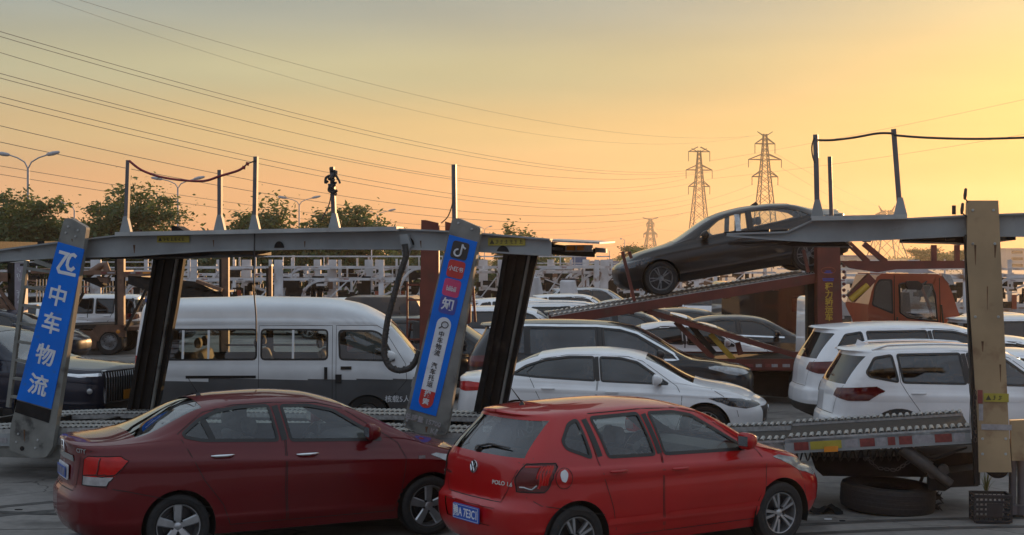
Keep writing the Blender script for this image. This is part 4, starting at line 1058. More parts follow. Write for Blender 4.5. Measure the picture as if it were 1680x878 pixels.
mat('pillar_grey', (0.22, 0.22, 0.20), 0.6, noise=0.2, scale=4, dirt=((0.03, 0.03, 0.03), 4.0, 0.60), bump=0.15)
mat('column_beige', (0.40, 0.28, 0.155), 0.6, noise=0.16, scale=2, dirt=((0.20, 0.115, 0.06), 3.4, 0.56), bump=0.1)
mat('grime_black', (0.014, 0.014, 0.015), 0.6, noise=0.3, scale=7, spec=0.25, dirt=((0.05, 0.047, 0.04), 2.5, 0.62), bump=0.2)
mat('galvanised', (0.46, 0.46, 0.45), 0.55, 0.25, noise=0.2, scale=20)
mat('tread_dark', (0.045, 0.036, 0.03), 0.85, 0.0, noise=0.3, scale=14)
mat('sign_blue', (0.002, 0.165, 0.72), 0.55, noise=0.10, scale=2, spec=0.2, dirt=((0.02, 0.14, 0.50), 9.0, 0.60))
mat('sign_white', (0.70, 0.72, 0.75), 0.45, noise=0.10, dirt=((0.5, 0.52, 0.56), 14.0, 0.58))
mat('sign_dark', (0.035, 0.032, 0.03), 0.4); mat('sign_red', (0.55, 0.035, 0.03), 0.4); mat('sign_pink', (0.60, 0.05, 0.16), 0.4); mat('sign_indigo', (0.05, 0.07, 0.36), 0.4)
mat('label_yellow', (0.40, 0.33, 0.04), 0.5, noise=0.12, scale=8); mat('print_dark', (0.05, 0.045, 0.02), 0.6)
mat('tape_red', (0.24, 0.045, 0.04), 0.4, noise=0.2, scale=20); mat('tape_white', (0.33, 0.31, 0.32), 0.4, noise=0.15, scale=20)
mat('truck_red', (0.15, 0.027, 0.017), 0.5, noise=0.2, scale=3, dirt=((0.09, 0.03, 0.02), 3, 0.6), bump=0.1)
mat('truck_orange', (0.32, 0.05, 0.011), 0.42, noise=0.12, scale=3, coat=0.5)
mat('truck_yellow', (0.55, 0.33, 0.03), 0.5, noise=0.15)
mat('ram_dark', (0.075, 0.062, 0.055), 0.6, noise=0.3, scale=8); mat('rust_brown', (0.20, 0.105, 0.065), 0.6, noise=0.25, scale=4, dirt=((0.10, 0.05, 0.03), 3, 0.55))
mat('lilac_steel', (0.34, 0.31, 0.36), 0.55, noise=0.15, scale=5)
mat('carrier_white', (0.66, 0.66, 0.68), 0.5, noise=0.2, scale=1.5, dirt=((0.20, 0.11, 0.07), 1.6, 0.56))
mat('carrier_blue', (0.05, 0.10, 0.30), 0.5, noise=0.15)
mat('hose_black', (0.05, 0.048, 0.045), 0.6, noise=0.3, scale=25)
mat('rope_red', (0.30, 0.03, 0.04), 0.7, noise=0.3, scale=30)
mat('cable_dark', (0.03, 0.03, 0.032), 0.6)
mat('pole_grey', (0.13, 0.125, 0.14), 0.5, 0.2, noise=0.15, scale=5)
mat('lamp_post_grey', (0.42, 0.42, 0.45), 0.5, 0.1, noise=0.1)
mat('pylon_steel', (0.045, 0.042, 0.042), 0.6, noise=0.1, scale=0.5)
mat('wire_dark', (0.17, 0.15, 0.13), 0.6)
mat('crate_plastic', (0.020, 0.020, 0.024), 0.55, noise=0.2, scale=12)
mat('bark', (0.09, 0.065, 0.045), 0.9, noise=0.3, scale=8, bump=0.3)
def leafmat(name, c, c2):
    m = mat(name, c, 0.6, noise=0.3, scale=0.6, col2=c2)
    b = m.node_tree.nodes['Principled BSDF']
    nt = m.node_tree; tr = nt.nodes.new('ShaderNodeBsdfTranslucent'); tr.inputs[0].default_value = (c[0] * 1.5, c[1] * 1.5, c[2], 1)
    mx = nt.nodes.new('ShaderNodeMixShader'); mx.inputs[0].default_value = 0.3; out = nt.nodes['Material Output']
    nt.links.new(b.outputs[0], mx.inputs[1]); nt.links.new(tr.outputs[0], mx.inputs[2]); nt.links.new(mx.outputs[0], out.inputs[0])
    return m
leafmat('leaf_green', (0.085, 0.125, 0.045), (0.045, 0.075, 0.03)); leafmat('leaf_dark', (0.065, 0.10, 0.04), (0.035, 0.06, 0.025)); leafmat('leaf_dry', (0.10, 0.10, 0.035), (0.05, 0.06, 0.02))
mat('wall_pale', (0.42, 0.40, 0.38), 0.8, noise=0.1); mat('roof_blue', (0.10, 0.16, 0.30), 0.6); mat('fence_grey', (0.25, 0.25, 0.25), 0.6)

def at_center(px, D, L, rz):
    """origin of a car whose middle stands at column px, distance D"""
    g0 = G(px, D); return (g0.x - math.cos(rz) * L / 2, g0.y - math.sin(rz) * L / 2, 0)

# ---------------------------------------------------------------- the two red cars in front
root, S = car(CITY, 'dark maroon four-door saloon in the left foreground with chrome door handles', (-4.38, 14.08, 0), R_(27), paint='maroon_paint', lod=0, gl='window_glass', rimstyle='five', interior=True, handle='chrome', antenna=(1.36, 0.0, -0.10, 0.17), scale=1.012)
pl = number_plate(root, S, 'rear', 0, .79, None, m='sign_white')
h, n = S.rayd((-2, 0, .79), (1, 0, 0)); q = MB(); q.box(h + Vector((-.026, 0, 0)), (.004, .40, .10)); ib = obj('plate_field', q, M_('plate_blue'), pl)
q = MB()
for k in range(7): q.box(h + Vector((-.03, .165 - .055 * k, 0)), (.004, .016 + .012 * (k % 2), .07))
tag(obj('worn_characters', q, M_('tape_white'), ib), kind='stuff')
badge_ring(root, S, 'rear', 0, 1.02, 0, [[(-.045, .05), (-.035, -.05)], [(.045, .05), (.035, -.05)], [(-.04, 0), (.04, 0)], [(-.06, .055), (-.05, -.055), (.05, -.055), (.06, .055), (-.06, .055)]])
h, n = S.rayd((-2, -.50, 1.02), (1, 0, 0)); ex = Vector((-n.y, n.x, 0)).normalized(); text('CITY', .055, (h + n * .004, ex, n.cross(ex)), M_('chrome'), root, bold=.002, name='model_lettering', wscale=1.3)
for sg in (-1, 1):
    lamp_lines(S, [(.56, .80), (.90, .80), (1.02, .94), (.94, .98), (.62, .98), (.57, .95)], .010, 'rear', sg, .006, 'lamp_rim', 'gap_black', root)
    lamp_lines(S, [(.56, .72), (.84, .72), (.895, .797), (.56, .797)], .009, 'rear', sg, .006, 'lamp_rim', 'gap_black', root)
    lamp_lines(S, [(.74, .815), (.76, .965)], .016, 'rear', sg, .008, 'lamp_divider', 'lamp_dark_red', root, False)
for y in (-.42,):
    e = MB(); e.tube([(-.02, y, .22), (.28, y, .22)], .032, 12); obj('exhaust_pipe', e, M_('rim_steel'), root, smooth=50)
h, n = S.ray(3.42, .80, -1); e = MB(); e.box(h + n * .004, (.07, .012, .03)); obj('side_indicator', e, M_('lamp_clear'), root)

root, S = car(HATCH, 'bright red five-door hatchback in the centre foreground with a blue number plate', (-0.43, 13.46, 0), R_(33.5), paint='red_paint', lod=0, gl='window_glass', rimstyle='ten', interior=True, antenna=(.62, 0.0, -0.12, 0.16), scale=1.015)
number_plate(root, S, 'rear', -.02, .49, '豫A 7E3C1', size=.108)
badge_ring(root, S, 'rear', 0, .90, .055, [[(-.028, .042), (0, -.002), (.028, .042)], [(-.047, .012), (-.022, -.04), (0, .0), (.022, -.04), (.047, .012)]], base='sign_dark')
h, n = S.rayd((-2, -.44, .80), (1, 0, 0)); ex = Vector((-n.y, n.x, 0)).normalized(); text('POLO 1.6', .05, (h + n * .004, ex, n.cross(ex)), M_('chrome'), root, bold=.002, name='model_lettering', wscale=1.25)
q = MB()
for k in range(5):
    h, n = S.rayd((-2, .54 - .028 * k, .80), (1, 0, 0)); q.box(h + n * .004, (.004, .02, .008)); q.box(h + n * .004, (.004, .005, .03))
tag(obj('maker_lettering', q, M_('chrome'), root), kind='stuff')
for sg in (-1, 1):
    lamp_lines(S, [(.585, .86), (.615, .755), (.87, .745), (.92, .80), (.95, .955), (.92, .985), (.66, .985)], .012, 'rear', sg, .007, 'lamp_rim', 'gap_black', root)
    for k in range(4): lamp_lines(S, [(.815 + .024 * k, .775 + .01 * k), (.825 + .027 * k, .965)], .026, 'rear', sg, .002, 'lamp_lens', 'lamp_red', root, False)
    lamp_lines(S, [(.66, .96), (.80, .965), (.79, .86)], .024, 'rear', sg, .002, 'lamp_lens', 'lamp_red', root, False)
    lamp_lines(S, [(.645, .775), (.76, .77), (.80, .80)], .014, 'rear', sg, .008, 'lamp_element', 'lamp_clear', root, False)
    lamp_lines(S, [(.785, .955), (.775, .85), (.81, .80)], .014, 'rear', sg, .007, 'lamp_element', 'lamp_dark_red', root, False)
# wiper, fuel flap with a paper sticker, spoiler lip lamp, side door moulding
w = MB(); hp, n = S.rayd((-2, .03, 1.055), (1, 0, 0)); w.lathe([(.001, .03), (.03, .025), (.035, -.01)], hp, n, 12)
pw = []
for y, z in ((.03, 1.065), (-.12, 1.10), (-.32, 1.095), (-.42, 1.09)):
    h, n = S.rayd((-2, y, z), (1, 0, 0)); pw.append(h + n * .02)
w.tube(pw, [.014, .012, .009, .006], 6); obj('rear_wiper', w, M_('black_trim'), root, smooth=50)
h, n = S.ray(.53, .855, -1); ex = Vector((-n.y, n.x, 0)).normalized(); ey = n.cross(ex)
f = MB(); f.tube([h + n * .001 + ex * (.085 * math.cos(2 * math.pi * k / 32)) + ey * (.092 * math.sin(2 * math.pi * k / 32)) for k in range(33)], .003, 4, cap=False); fl = obj('fuel_flap', f, M_('gap_black'), root)
f = MB(); f.prism([(.038 * math.cos(t) * (1 + .08 * math.sin(3 * t)), .055 * math.sin(t) * (1 + .06 * math.cos(5 * t)) + .02) for t in np.linspace(0, 6.1, 22)] + [], (h + n * .003, ex, ey, n), .002)
obj('paper_sticker', f, M_('sign_white'), fl)
for sg in (-1, 1):
    for x0, x1 in ((.99, 1.60), (1.70, 2.82)):
        mm = MB(); strip(S, [(x0, .43), (x1, .43)], .05, sg, .010, mm, step=.08); obj('door_moulding', weld(mm), M_('red_paint'), root, smooth=60)

# ---------------------------------------------------------------- passenger van
D0 = 24.0
root, S = car(VAN, 'white and grey high-roof passenger van parked behind the left trailer', at_center(478, D0, VAN['L'], R_(3)), R_(3), 'van', paint='van_white', lod=0, gl='clear_glass', rimstyle='steel', rimmat='rim_steel', interior=True, seatmat='seat_tan', two_tone=(.92, 'van_grey'), scale=1.0)
for x0, z0, w_, h_ in ((3.10, 1.02, .05, .19), (3.42, 1.10, .17, .05), (3.30, .93, .10, .14)):
    h, n = S.ray(x0, z0, -1); b = MB(); b.box(h + n * .006, (w_, .03, h_)); obj('door_handle', b, M_('black_trim'), root)
t = MB(); strip(S, [(.9, .965), (2.0, .965)], .045, -1, .004, t, step=.2); obj('slide_rail', weld(t), M_('black_trim'), root)
for x0 in (1.25, 2.58, .85):
    b = MB(); h, n = S.ray(x0, 1.25, -1); h2, n2 = S.ray(x0, 1.70, -1); b.bar(h + n * .0, h2 + n2 * .0, .035, .02, up=(0, 1, 0)); obj('window_bar', b, M_('van_white'), root)
h, n = S.ray(4.28, .60, -1); text('核载5人', .115, (h + n * .02 + Vector((-.05, -.012, 0)), (math.cos(-.04), math.sin(.04), 0), (0, 0, 1)), M_('sign_white'), root, bold=.001)
for x0 in (1.9, 2.9):
    b = MB(); b.tube([(x0 - .5, .0, 1.42), (x0 + .5, 0, 1.42)], .02, 6); obj('grab_rail', b, M_('tape_white'), root)

# ---------------------------------------------------------------- middle rows of cars
PREF = SEDAN
rz = R_(-9)
root, S = car(SEDAN, 'white four-door saloon with dark windows parked behind the red hatchback', at_center(1003, 22.7, 4.79, rz), rz, paint='white_paint', lod=0, gl='tinted_glass', rimstyle='multi', rimmat='rim_alloy', interior=True, headlamp='lamp_smoke')
badge_ring(root, S, 'front', 0, .56, .05, [[(-.03, 0), (.03, 0)]])
b = MB()
for k in range(7):
    y = -.42 + .14 * k; h, n = S.rayd((8, y, .52), (-1, 0, 0)); b.bar(h + Vector((-.02, 0, -.11)), h + Vector((-.02, 0, .11)), .014, .02, up=(1, 0, 0))
tag(obj('grille_bar', b, M_('chrome'), root), kind='stuff')

MPV = stretch(SUV, 5.15 / 4.62, 1.76 / 1.685, name='mpv_car', rw=.36,
    zt=[(.33, 1.69), (.9, 1.74), (1.7, 1.76), (2.5, 1.735), (3.0, 1.66), (4.05, 1.13), (4.2, 1.085), (4.5, 1.04), (4.8, .96), (4.9, .89)],
    z4=[(.33, 1.63), (.9, 1.68), (1.7, 1.70), (2.5, 1.67), (3.0, 1.60), (4.03, 1.10), (4.2, 1.04), (4.5, .99), (4.9, .86)],
    w4=[(.3, .62), (1.7, .65), (2.9, .63), (4.0, .76), (4.5, .72), (4.9, .66)], screen=(3.06, 4.05), snapx=[3.06, 4.05],
    windows=[('f', [(3.72, 1.12), (2.55, 1.16), (2.50, 1.62), (2.85, 1.585), (3.1, 1.50)]), ('r', [(2.42, 1.165), (1.25, 1.185), (1.22, 1.63), (2.38, 1.63)]), ('q', [(1.17, 1.19), (.55, 1.22), (.50, 1.28), (.58, 1.58), (1.14, 1.63)])],
    posts=[[(2.48, 1.17), (2.44, 1.63)], [(1.21, 1.19), (1.18, 1.63)]],
    doors=[('front_door', [(3.62, .42), (3.72, .70), (3.72, 1.06), (3.1, 1.53), (2.85, 1.62), (2.46, 1.66), (2.48, .42)]), ('rear_door', [(2.45, .42), (2.43, 1.66), (1.20, 1.66), (1.22, 1.1), (1.35, .8), (1.50, .42)])],
    handles=[(2.7, 1.02, 'front_door'), (2.2, 1.03, 'rear_door')], mirror=(3.5, 1.18),
    dlo=[(3.55, 1.10), (3.80, 1.10), (3.72, 1.20), (3.1, 1.545), (2.8, 1.63), (2.4, 1.665), (1.2, 1.675), (.52, 1.63)], seatf=2.6, seatr=[1.7, .95], dash=(3.7, 1.16))
rz = R_(-5)
root, S = car(MPV, 'black people carrier with a silver window line behind the white saloon', at_center(997, 26.0, 5.15, rz), rz, paint='black_paint', lod=0, gl='tinted_glass', rimstyle='multi', interior=True, chromeline=True, seatmat='seat_cloth')
h, n = S.rayd((8, -.62, .88), (-1, 0, 0)); 
b = MB(); strip(S, [(4.32, .97), (4.6, .90), (4.86, .86)], .035, -1, .01, b, step=.05); 
if b.f: obj('lamp_strip', weld(b), M_('lamp_clear'), root)

# big white SUV and small white SUV on the right
BIG = stretch(SUV, 5.0 / 4.62, 1.80 / 1.685, name='suv_car', rw=.39, rr=.27)
rz = R_(2)
g0 = G(1300, 24.3)
root, S = car(BIG, 'large white SUV with a black rear pillar, behind the small white SUV at the right', (g0.x, g0.y, 0), rz, 'SUV', paint='white_paint', lod=0, gl='dark_glass', rimstyle='multi', interior=False)
wr = MB()
B2 = stretch(SUV, 4.4 / 4.62, 1.66 / 1.685)
rz = R_(1); g0 = G(1342, 20.6)
root, S = car(B2, 'small white SUV with silver roof rails behind the loading ramp at the right', (g0.x, g0.y, 0), rz, 'SUV', paint='white_paint', lod=0, gl='tinted_glass', rear_gl='tinted_glass', rimstyle='multi', interior=True, rack=(.62, 2.35, .53))
fn = MB(); h, n = S.rayd((.62, 0, 4), (0, 0, -1)); fn.prism([(-.09, -.01), (.10, -.01), (-.06, .075)], (h + Vector((0, -.015, 0)), (1, 0, 0), (0, 0, 1), (0, 1, 0)), .03); obj('roof_fin', fn, M_('white_paint'), root)
fl = MB()
for wx in (B2['wr'], B2['wf']):
    fl = MB(); strip(S, [(wx + .425 * math.cos(a), B2['rw'] + .425 * math.sin(a)) for a in np.linspace(-.1, math.pi + .1, 20)], .07, -1, .012, fl, step=.1); obj('arch_trim', weld(fl), M_('plastic_grey'), root)

# dark limousine at the left
LSX = 5.12 / 4.62
LIM = stretch(SUV, LSX, 1.74 / 1.685, name='suv_car', rw=.38, rr=.27, xf0=5.0, Lbf=.4,
    F=[(.25, 4.95), (.36, 5.06), (.5, 5.11), (.95, 5.12), (1.02, 5.10), (1.07, 5.05), (1.10, 5.0)], pf=[(0, 0), (.5, .015), (.74, .05), (.88, .12), (.96, .24), (1, .48)],
    zt=[(.33, 1.67), (1.0, 1.72), (1.77, 1.74), (2.4, 1.72), (2.88, 1.65), (3.7, 1.22), (3.85, 1.19), (4.4, 1.15), (4.85, 1.105), (5.0, 1.085)],
    z4=[(.33, 1.615), (1.0, 1.66), (1.77, 1.67), (2.4, 1.65), (2.88, 1.59), (3.69, 1.185), (3.9, 1.14), (4.4, 1.10), (5.0, 1.055)], z3=[(.33, 1.20), (1.7, 1.17), (3.65, 1.12), (4.4, 1.07), (5.0, 1.0)],
    w4=[(.33, .62), (1.77, .65), (2.75, .63), (3.68, .76), (4.4, .74), (5.0, .72)], w3=[(.33, .84), (3.65, .86), (4.4, .84), (5.0, .82)], w2=[(.33, .92), (1.2, .94), (4.2, .94), (5.0, .91)],
    lamps=[('headlight', [(.62, 1.0), (.62, .955), (1.0, .94), (1.45, .99), (1.45, 1.02), (1.0, .99)], 'front', 'chrome', 0.006), ('tail_light', [(.45, .97), (.8, .92), (1.08, .93), (1.25, 1.06), (1.1, 1.12), (.5, 1.08)], 'rear', 'lamp_red', 0.005)])
LIM['panels'] = [q for q in LIM['panels'] if q[1] != 'grille'] + [('front', 'grille', [(-.56, .50), (.56, .50), (.58, 1.02), (-.58, 1.02)], 'gap_black', -0.015)]
rz = R_(-17); fx = G(206, 24.0)
root, S = car(LIM, 'dark blue luxury car with an upright chrome grille and orange plate at the far left', (fx.x - 5.12 * math.cos(rz), fx.y - 5.12 * math.sin(rz), 0), rz, paint='navy_paint', lod=0, gl='tinted_glass', rimstyle='multi', interior=True, chromeline=True)
for k in range(17):
    y = -.54 + 1.08 * k / 16; h, n = S.rayd((8, y, .62), (-1, 0, 0)); h2, _ = S.rayd((8, y, .96), (-1, 0, 0))
    b = MB(); hs_ = [S.rayd((8, y, z), (-1, 0, 0)) for z in np.linspace(.53, 1.0, 7)]; b.tube([q_[0] + q_[1] * .008 for q_ in hs_], .013, 5); obj('grille_bar', b, M_('chrome'), root)
fr = MB(); pts = []
for y, z in ((-.56, .52), (-.59, 1.02), (.59, 1.02), (.56, .52), (-.56, .52)): 
    h, n = S.rayd((8, y, z), (-1, 0, 0)); pts.append(h + n * .01)
fr.tube(pts, .016, 6); obj('grille_frame', fr, M_('chrome'), root)
number_plate(root, S, 'front', .12, .62, None, 'plate_orange', w=.44, h=.15, proud=.05)
for sg in (-1, 1):
    h, n = S.rayd((8, sg * .80, .72), (-1, 0, 0)); b = MB(); b.lathe([(.001, .02), (.035, .015), (.05, -.01)], h, n, 12); obj('fog_lamp', b, M_('lamp_clear'), root, smooth=60)

# ---------------------------------------------------------------- further cars
def far_car(sp, label, px, D, rzd, paint, lod=1, cat='car', **k):
    rz = R_(rzd)
    return car(sp, label, at_center(px, D, sp['L'], rz), rz, cat, paint=paint, lod=lod, gl=k.pop('gl', 'dark_glass'), **k)
far_car(stretch(SUV, 1.02, .98), 'dark green-grey SUV seen under the red loading ramp', 1035, 35.0, -4, 'grey_paint', gl='tinted_glass', interior=True)
far_car(SEDAN, 'black saloon with a chrome window line right of the red ramp', 1218, 36.0, -5, 'black_paint', chromeline=True)
far_car(SEDAN, 'silver-white saloon half hidden behind the black people carrier', 1132, 32.2, -5, 'white_paint')
far_car(SEDAN, 'white saloon roof showing just above the dark green-grey SUV', 1090, 38, -4, 'white_paint')
far_car(SEDAN, 'black saloon roof glimpsed between the ramp and the dark box van', 1130, 41, -4, 'black_paint', lod=2)
far_car(SUV, 'white hatch-backed SUV seen from behind left of the dark box van', 1158, 55, 78, 'white_paint', cat='SUV')
far_car(stretch(SUV, 1.05, 1.05), 'white SUV with black roof bars behind the black people carrier', 965, 37, -3, 'white_paint', cat='SUV', rack=(.6, 2.6, .55))
far_car(SUV, 'cream SUV with a sunlit windscreen beside the second black column', 885, 44, -6, 'white_paint', cat='SUV')
far_car(SUV, 'black-windowed white SUV in front of the cream SUV', 860, 36, -4, 'white_paint', cat='SUV')
far_car(stretch(SUV, .9, .95), 'small white car parked ahead of the cream SUV', 958, 52, -6, 'white_paint')
far_car(SEDAN, 'silver saloon in the distance left of the raised dark saloon', 1012, 50, 170, 'silver_paint')
far_car(SUV, 'pale silver SUV in the distance behind the silver saloon', 985, 60, -5, 'silver_paint', cat='SUV')
far_car(stretch(SUV, 1.0, 1.08), 'white SUV peeking out right of the second sign pillar', 742, 37, -4, 'white_paint', cat='SUV', chromeline=True)
far_car(SUV, 'dark SUV nose between the second sign pillar and the black column', 720, 30, -4, 'black_paint', cat='SUV')
far_car(SEDAN, 'white saloon roof above the passenger van, near the white carriers', 575, 52, -5, 'white_paint', lod=2)
far_car(SEDAN, 'second white saloon roof beside the red ladder', 655, 55, -5, 'white_paint', lod=2)
far_car(SEDAN, 'white car behind the dark sloping ramp', 425, 55, -5, 'white_paint', lod=2)
far_car(SUV, 'white SUV with a red tail lamp right of the beige column', 1712, 30.5, 4, 'white_paint', cat='SUV')
far_car(SEDAN, 'white saloon behind the beige column, upper of the two at the right edge', 1640, 26.5, -14, 'white_paint')
far_car(SEDAN, 'white saloon with a sunlit roof edge at the right border', 1672, 22.5, -14, 'white_paint')
far_car(SEDAN, 'white saloon nose right of the orange cab', 1615, 38, 178, 'white_paint')
far_car(SEDAN, 'dark saloon with a pale roof beside the rust-brown flatbed', 205, 49, -8, 'navy_paint')
far_car(SEDAN, 'dark car behind the ladder at the far left', 5, 40, -6, 'navy_paint')
far_car(SEDAN, 'white car behind the first sign pillar', 85, 46, -6, 'white_paint', lod=2)
BOXY = stretch(SUV, 3.7 / 4.62, 1.74 / 1.685, name='offroad_car', Lbr=.4,
    R=[(.25, .05), (.5, 0), (.8, 0.03), (1.2, .04), (1.70, .09)], xr0=.09, zt=[(.09, 1.68), (.4, 1.725), (1.6, 1.735), (2.15, 1.71), (2.3, 1.66), (2.62, 1.22), (2.7, 1.16), (3.3, 1.13), (3.52, 1.05)],
    z4=[(.09, 1.63), (.4, 1.67), (1.6, 1.68), (2.15, 1.655), (2.3, 1.61), (2.62, 1.18), (2.72, 1.12), (3.3, 1.08), (3.52, 1.02)], w4=[(.1, .68), (2.2, .70), (2.62, .78), (3.5, .74)], screen=(2.32, 2.62), snapx=[2.32, 2.62],
    windows=[('f', [(2.25, 1.16), (1.42, 1.16), (1.42, 1.60), (2.15, 1.60)]), ('r', [(1.32, 1.16), (.78, 1.16), (.78, 1.60), (1.32, 1.60)]), ('q', [(.68, 1.16), (.18, 1.16), (.22, 1.60), (.68, 1.60)])], posts=[])
far_car(BOXY, 'small boxy white off-roader parked behind the rust-brown flatbed', 142, 46, 180, 'white_paint', cat='off-roader')

def box_van(label, x0, x1, D, ztop, m, rz=0.0, cat='van', zb=.35, W=2.0, ribs=True):
    a, b = G(x0, D), G(x1, D); L = b.x - a.x
    r = thing('box_van', label, cat, (a.x, D, 0), rz)
    s = MB(); s.prism(round_poly([(0, zb), (L, zb), (L, ztop - .5), (L - .25, ztop), (0.05, ztop)], .12, 4), ((0, 0, 0), (1, 0, 0), (0, 0, 1), (0, 1, 0)), W)
    obj('body', s, M_(m), r, smooth=30)
    for z in (ztop - .30, ztop - .42, ztop - .85):
        q = MB(); q.bar((.1, -.012, z), (L - .2, -.012, z), .024, .05); obj('side_moulding', q, M_(m), r)
    for x in (L * .35, L * .68):
        q = MB(); q.bar((x, -.004, zb + .1), (x, -.004, ztop - .2), .012, .012, up=(0, 1, 0)); obj('panel_seam', q, M_('gap_black'), r)
    q = MB(); q.add([(L * .72, -.006, ztop - .80), (L * .95, -.006, ztop - .80), (L * .95, -.006, ztop - .38), (L * .72, -.006, ztop - .38)], [(0, 1, 2, 3)]); obj('window', q, M_('dark_glass'), r)
    for x in (L * .18, L * .82):
        for yy, o in ((.12, -1), (W - .12, 1)): add_wheel(r, (x, yy, .36), o, .36, .24, .2, 'steel', 'rim_steel', 2)
    return r
box_van('long dark grey van behind the passenger van roof', 560, 700, 31.0, 2.02, 'van_grey')
box_van('tall dark brown-black van beside the red post', 1182, 1345, 40.0, 2.2, 'grey_paint')
box_van('tall white van just left of the red post, mostly hidden', 1334, 1400, 31.2, 2.0, 'white_paint')
# ---------------------------------------------------------------- the double-deck trailers
TB = R_(-14.0); TO = Vector((-5.704, 18.5, 0)); CB, SB = math.cos(TB), -math.sin(TB)
def LU(px, py, v=0.0):
    """trailer-local point seen at a pixel, on the plane v (0 = near side)"""
    k = (px - CX) / FP
    u = (k * (18.5 + CB * v) - (-5.704 + SB * v)) / (CB + SB * k)
    D = 18.5 - SB * u + CB * v
    return (u, CH - (py - HZ) / FP * D)
FU = lambda v: ((0, v, 0), (1, 0, 0), (0, 0, 1), (0, 1, 0))
def plate(px_poly, v, depth, rounded=0.0):
    p = [LU(x, y, v) for x, y in px_poly]
    if rounded: p = round_poly(p, rounded, 3)
    m = MB(); m.prism(p, FU(v), depth); return m
def lead(name, label, cat, group=None):
    t = thing(name, label, cat, TO, TB, group); return t
trl = lead('car_transporter_trailer', 'grey double-deck car transporter trailer with blue sign pillars, left half of the picture', 'trailer')

def i_beam(px_top, px_bot, v, name, parent, m='steel_grey', fl=0.16):
    top = [LU(x, y, v) for x, y in px_top]; bot = [LU(x, y, v) for x, y in px_bot]
    w = MB(); w.prism(top + bot[::-1], ((0, v + fl / 2 - .012, 0), (1, 0, 0), (0, 0, 1), (0, 1, 0)), .024); b = obj(name, w, M_(m), parent)
    for ln, nm in ((top, 'top_flange'), (bot, 'bottom_flange')):
        f = MB()
        for (a, z), (c, e) in zip(ln[:-1], ln[1:]): f.bar((a, v + fl / 2, z), (c, v + fl / 2, e), fl, .02)
        obj(nm, weld(f, 1e-5), M_(m), b)
    return b
topL = [(-90, 422), (0, 410), (100, 397), (205, 385), (430, 379), (655, 376), (760, 381), (902, 393)]
botL = [(-90, 440), (0, 428), (100, 422), (205, 420), (345, 411), (500, 408), (655, 408), (760, 411), (902, 419)]
bm_ = i_beam(topL, botL, 0.0, 'upper_beam', trl)
i_beam(topL, botL, 2.3, 'upper_beam', trl)
b = MB()
pA, pB = LU(195, 386), LU(655, 377)
b.bar((pA[0], .03, pA[1] + .012), (pB[0], .03, pB[1] + .012), .26, .05); obj('ledge', b, M_('steel_edge'), trl)
def lift(pts, v0, v1, name, m, parent, th=.03):
    f = MB()
    for (a, z), (c, e) in zip(pts[:-1], pts[1:]):
        f.add([(a, v0, z), (c, v0, e), (c, v1, e), (a, v1, z), (a, v0, z - th), (c, v0, e - th), (c, v1, e - th), (a, v1, z - th)], [(0, 1, 2, 3), (7, 6, 5, 4), (0, 4, 5, 1), (3, 2, 6, 7), (0, 3, 7, 4), (1, 5, 6, 2)])
    return obj(name, weld(f, 1e-5), M_(m), parent)
dk = [LU(x, y + 3) for x, y in topL]
lift([(u, z - .07) for u, z in dk], .17, .75, 'upper_track', 'tread_dark', trl)
lift([(u, z - .07) for u, z in dk], 1.7, 2.29, 'upper_track', 'tread_dark', trl)
for px in (-40, 60, 190, 260, 340, 455, 560, 655, 760, 860):
    u, z = LU(px, 402); c = MB(); c.box((u, 1.2, z), (.1, 2.2, .1)); obj('cross_member', c, M_('grime_black'), trl)
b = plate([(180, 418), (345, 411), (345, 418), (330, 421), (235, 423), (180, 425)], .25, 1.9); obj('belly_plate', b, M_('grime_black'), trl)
b = plate([(281, 383), (281, 371), (290, 371), (306, 381)], .6, .2); obj('wheel_chock', b, M_('grime_black'), trl)
# dark notches cut in the web
for px, py, r in ((455, 404, 9), (668, 399, 10), (823, 414, 11)):
    u, z = LU(px, py); q = MB(); q.prism([(u + r * .007 * math.cos(a), z - .02 + r * .009 * math.sin(a)) for a in np.linspace(0, math.pi, 12)], FU(.05), .01); obj('web_notch', q, M_('grime_black'), trl)
def warn_label(px0, py0, px1, py1, parent, v=.055, lines=3):
    """yellow label plate with worn, unreadable print"""
    a, b_ = LU(px0, py1, v), LU(px1, py0, v); w, h = b_[0] - a[0], b_[1] - a[1]
    q = MB(); q.prism([(a[0], a[1]), (b_[0], a[1]), (b_[0], b_[1]), (a[0], b_[1])], FU(v - .006), .004); o = obj('warning_label', q, M_('label_yellow'), parent)
    t = MB(); t.prism([(a[0] + h * .2, a[1] + h * .2), (a[0] + h * .85, a[1] + h * .2), (a[0] + h * .52, a[1] + h * .8)], FU(v - .009), .004)
    rnd = random.Random(px0); x = a[0] + h * 1.2
    while x < b_[0] - .04:
        for i in range(3):
            t.box((x + rnd.uniform(-.01, .01), v - .007, a[1] + h * (.28 + .2 * i)), (rnd.uniform(.02, .04), .003, h * .07))
        t.box((x, v - .007, a[1] + h * .5), (.006, .003, h * .5)); x += h * .62
    tag(obj('label_print', t, M_('print_dark'), o), kind='stuff')
warn_label(258, 387, 311, 398, trl); warn_label(801, 390, 862, 403, trl)

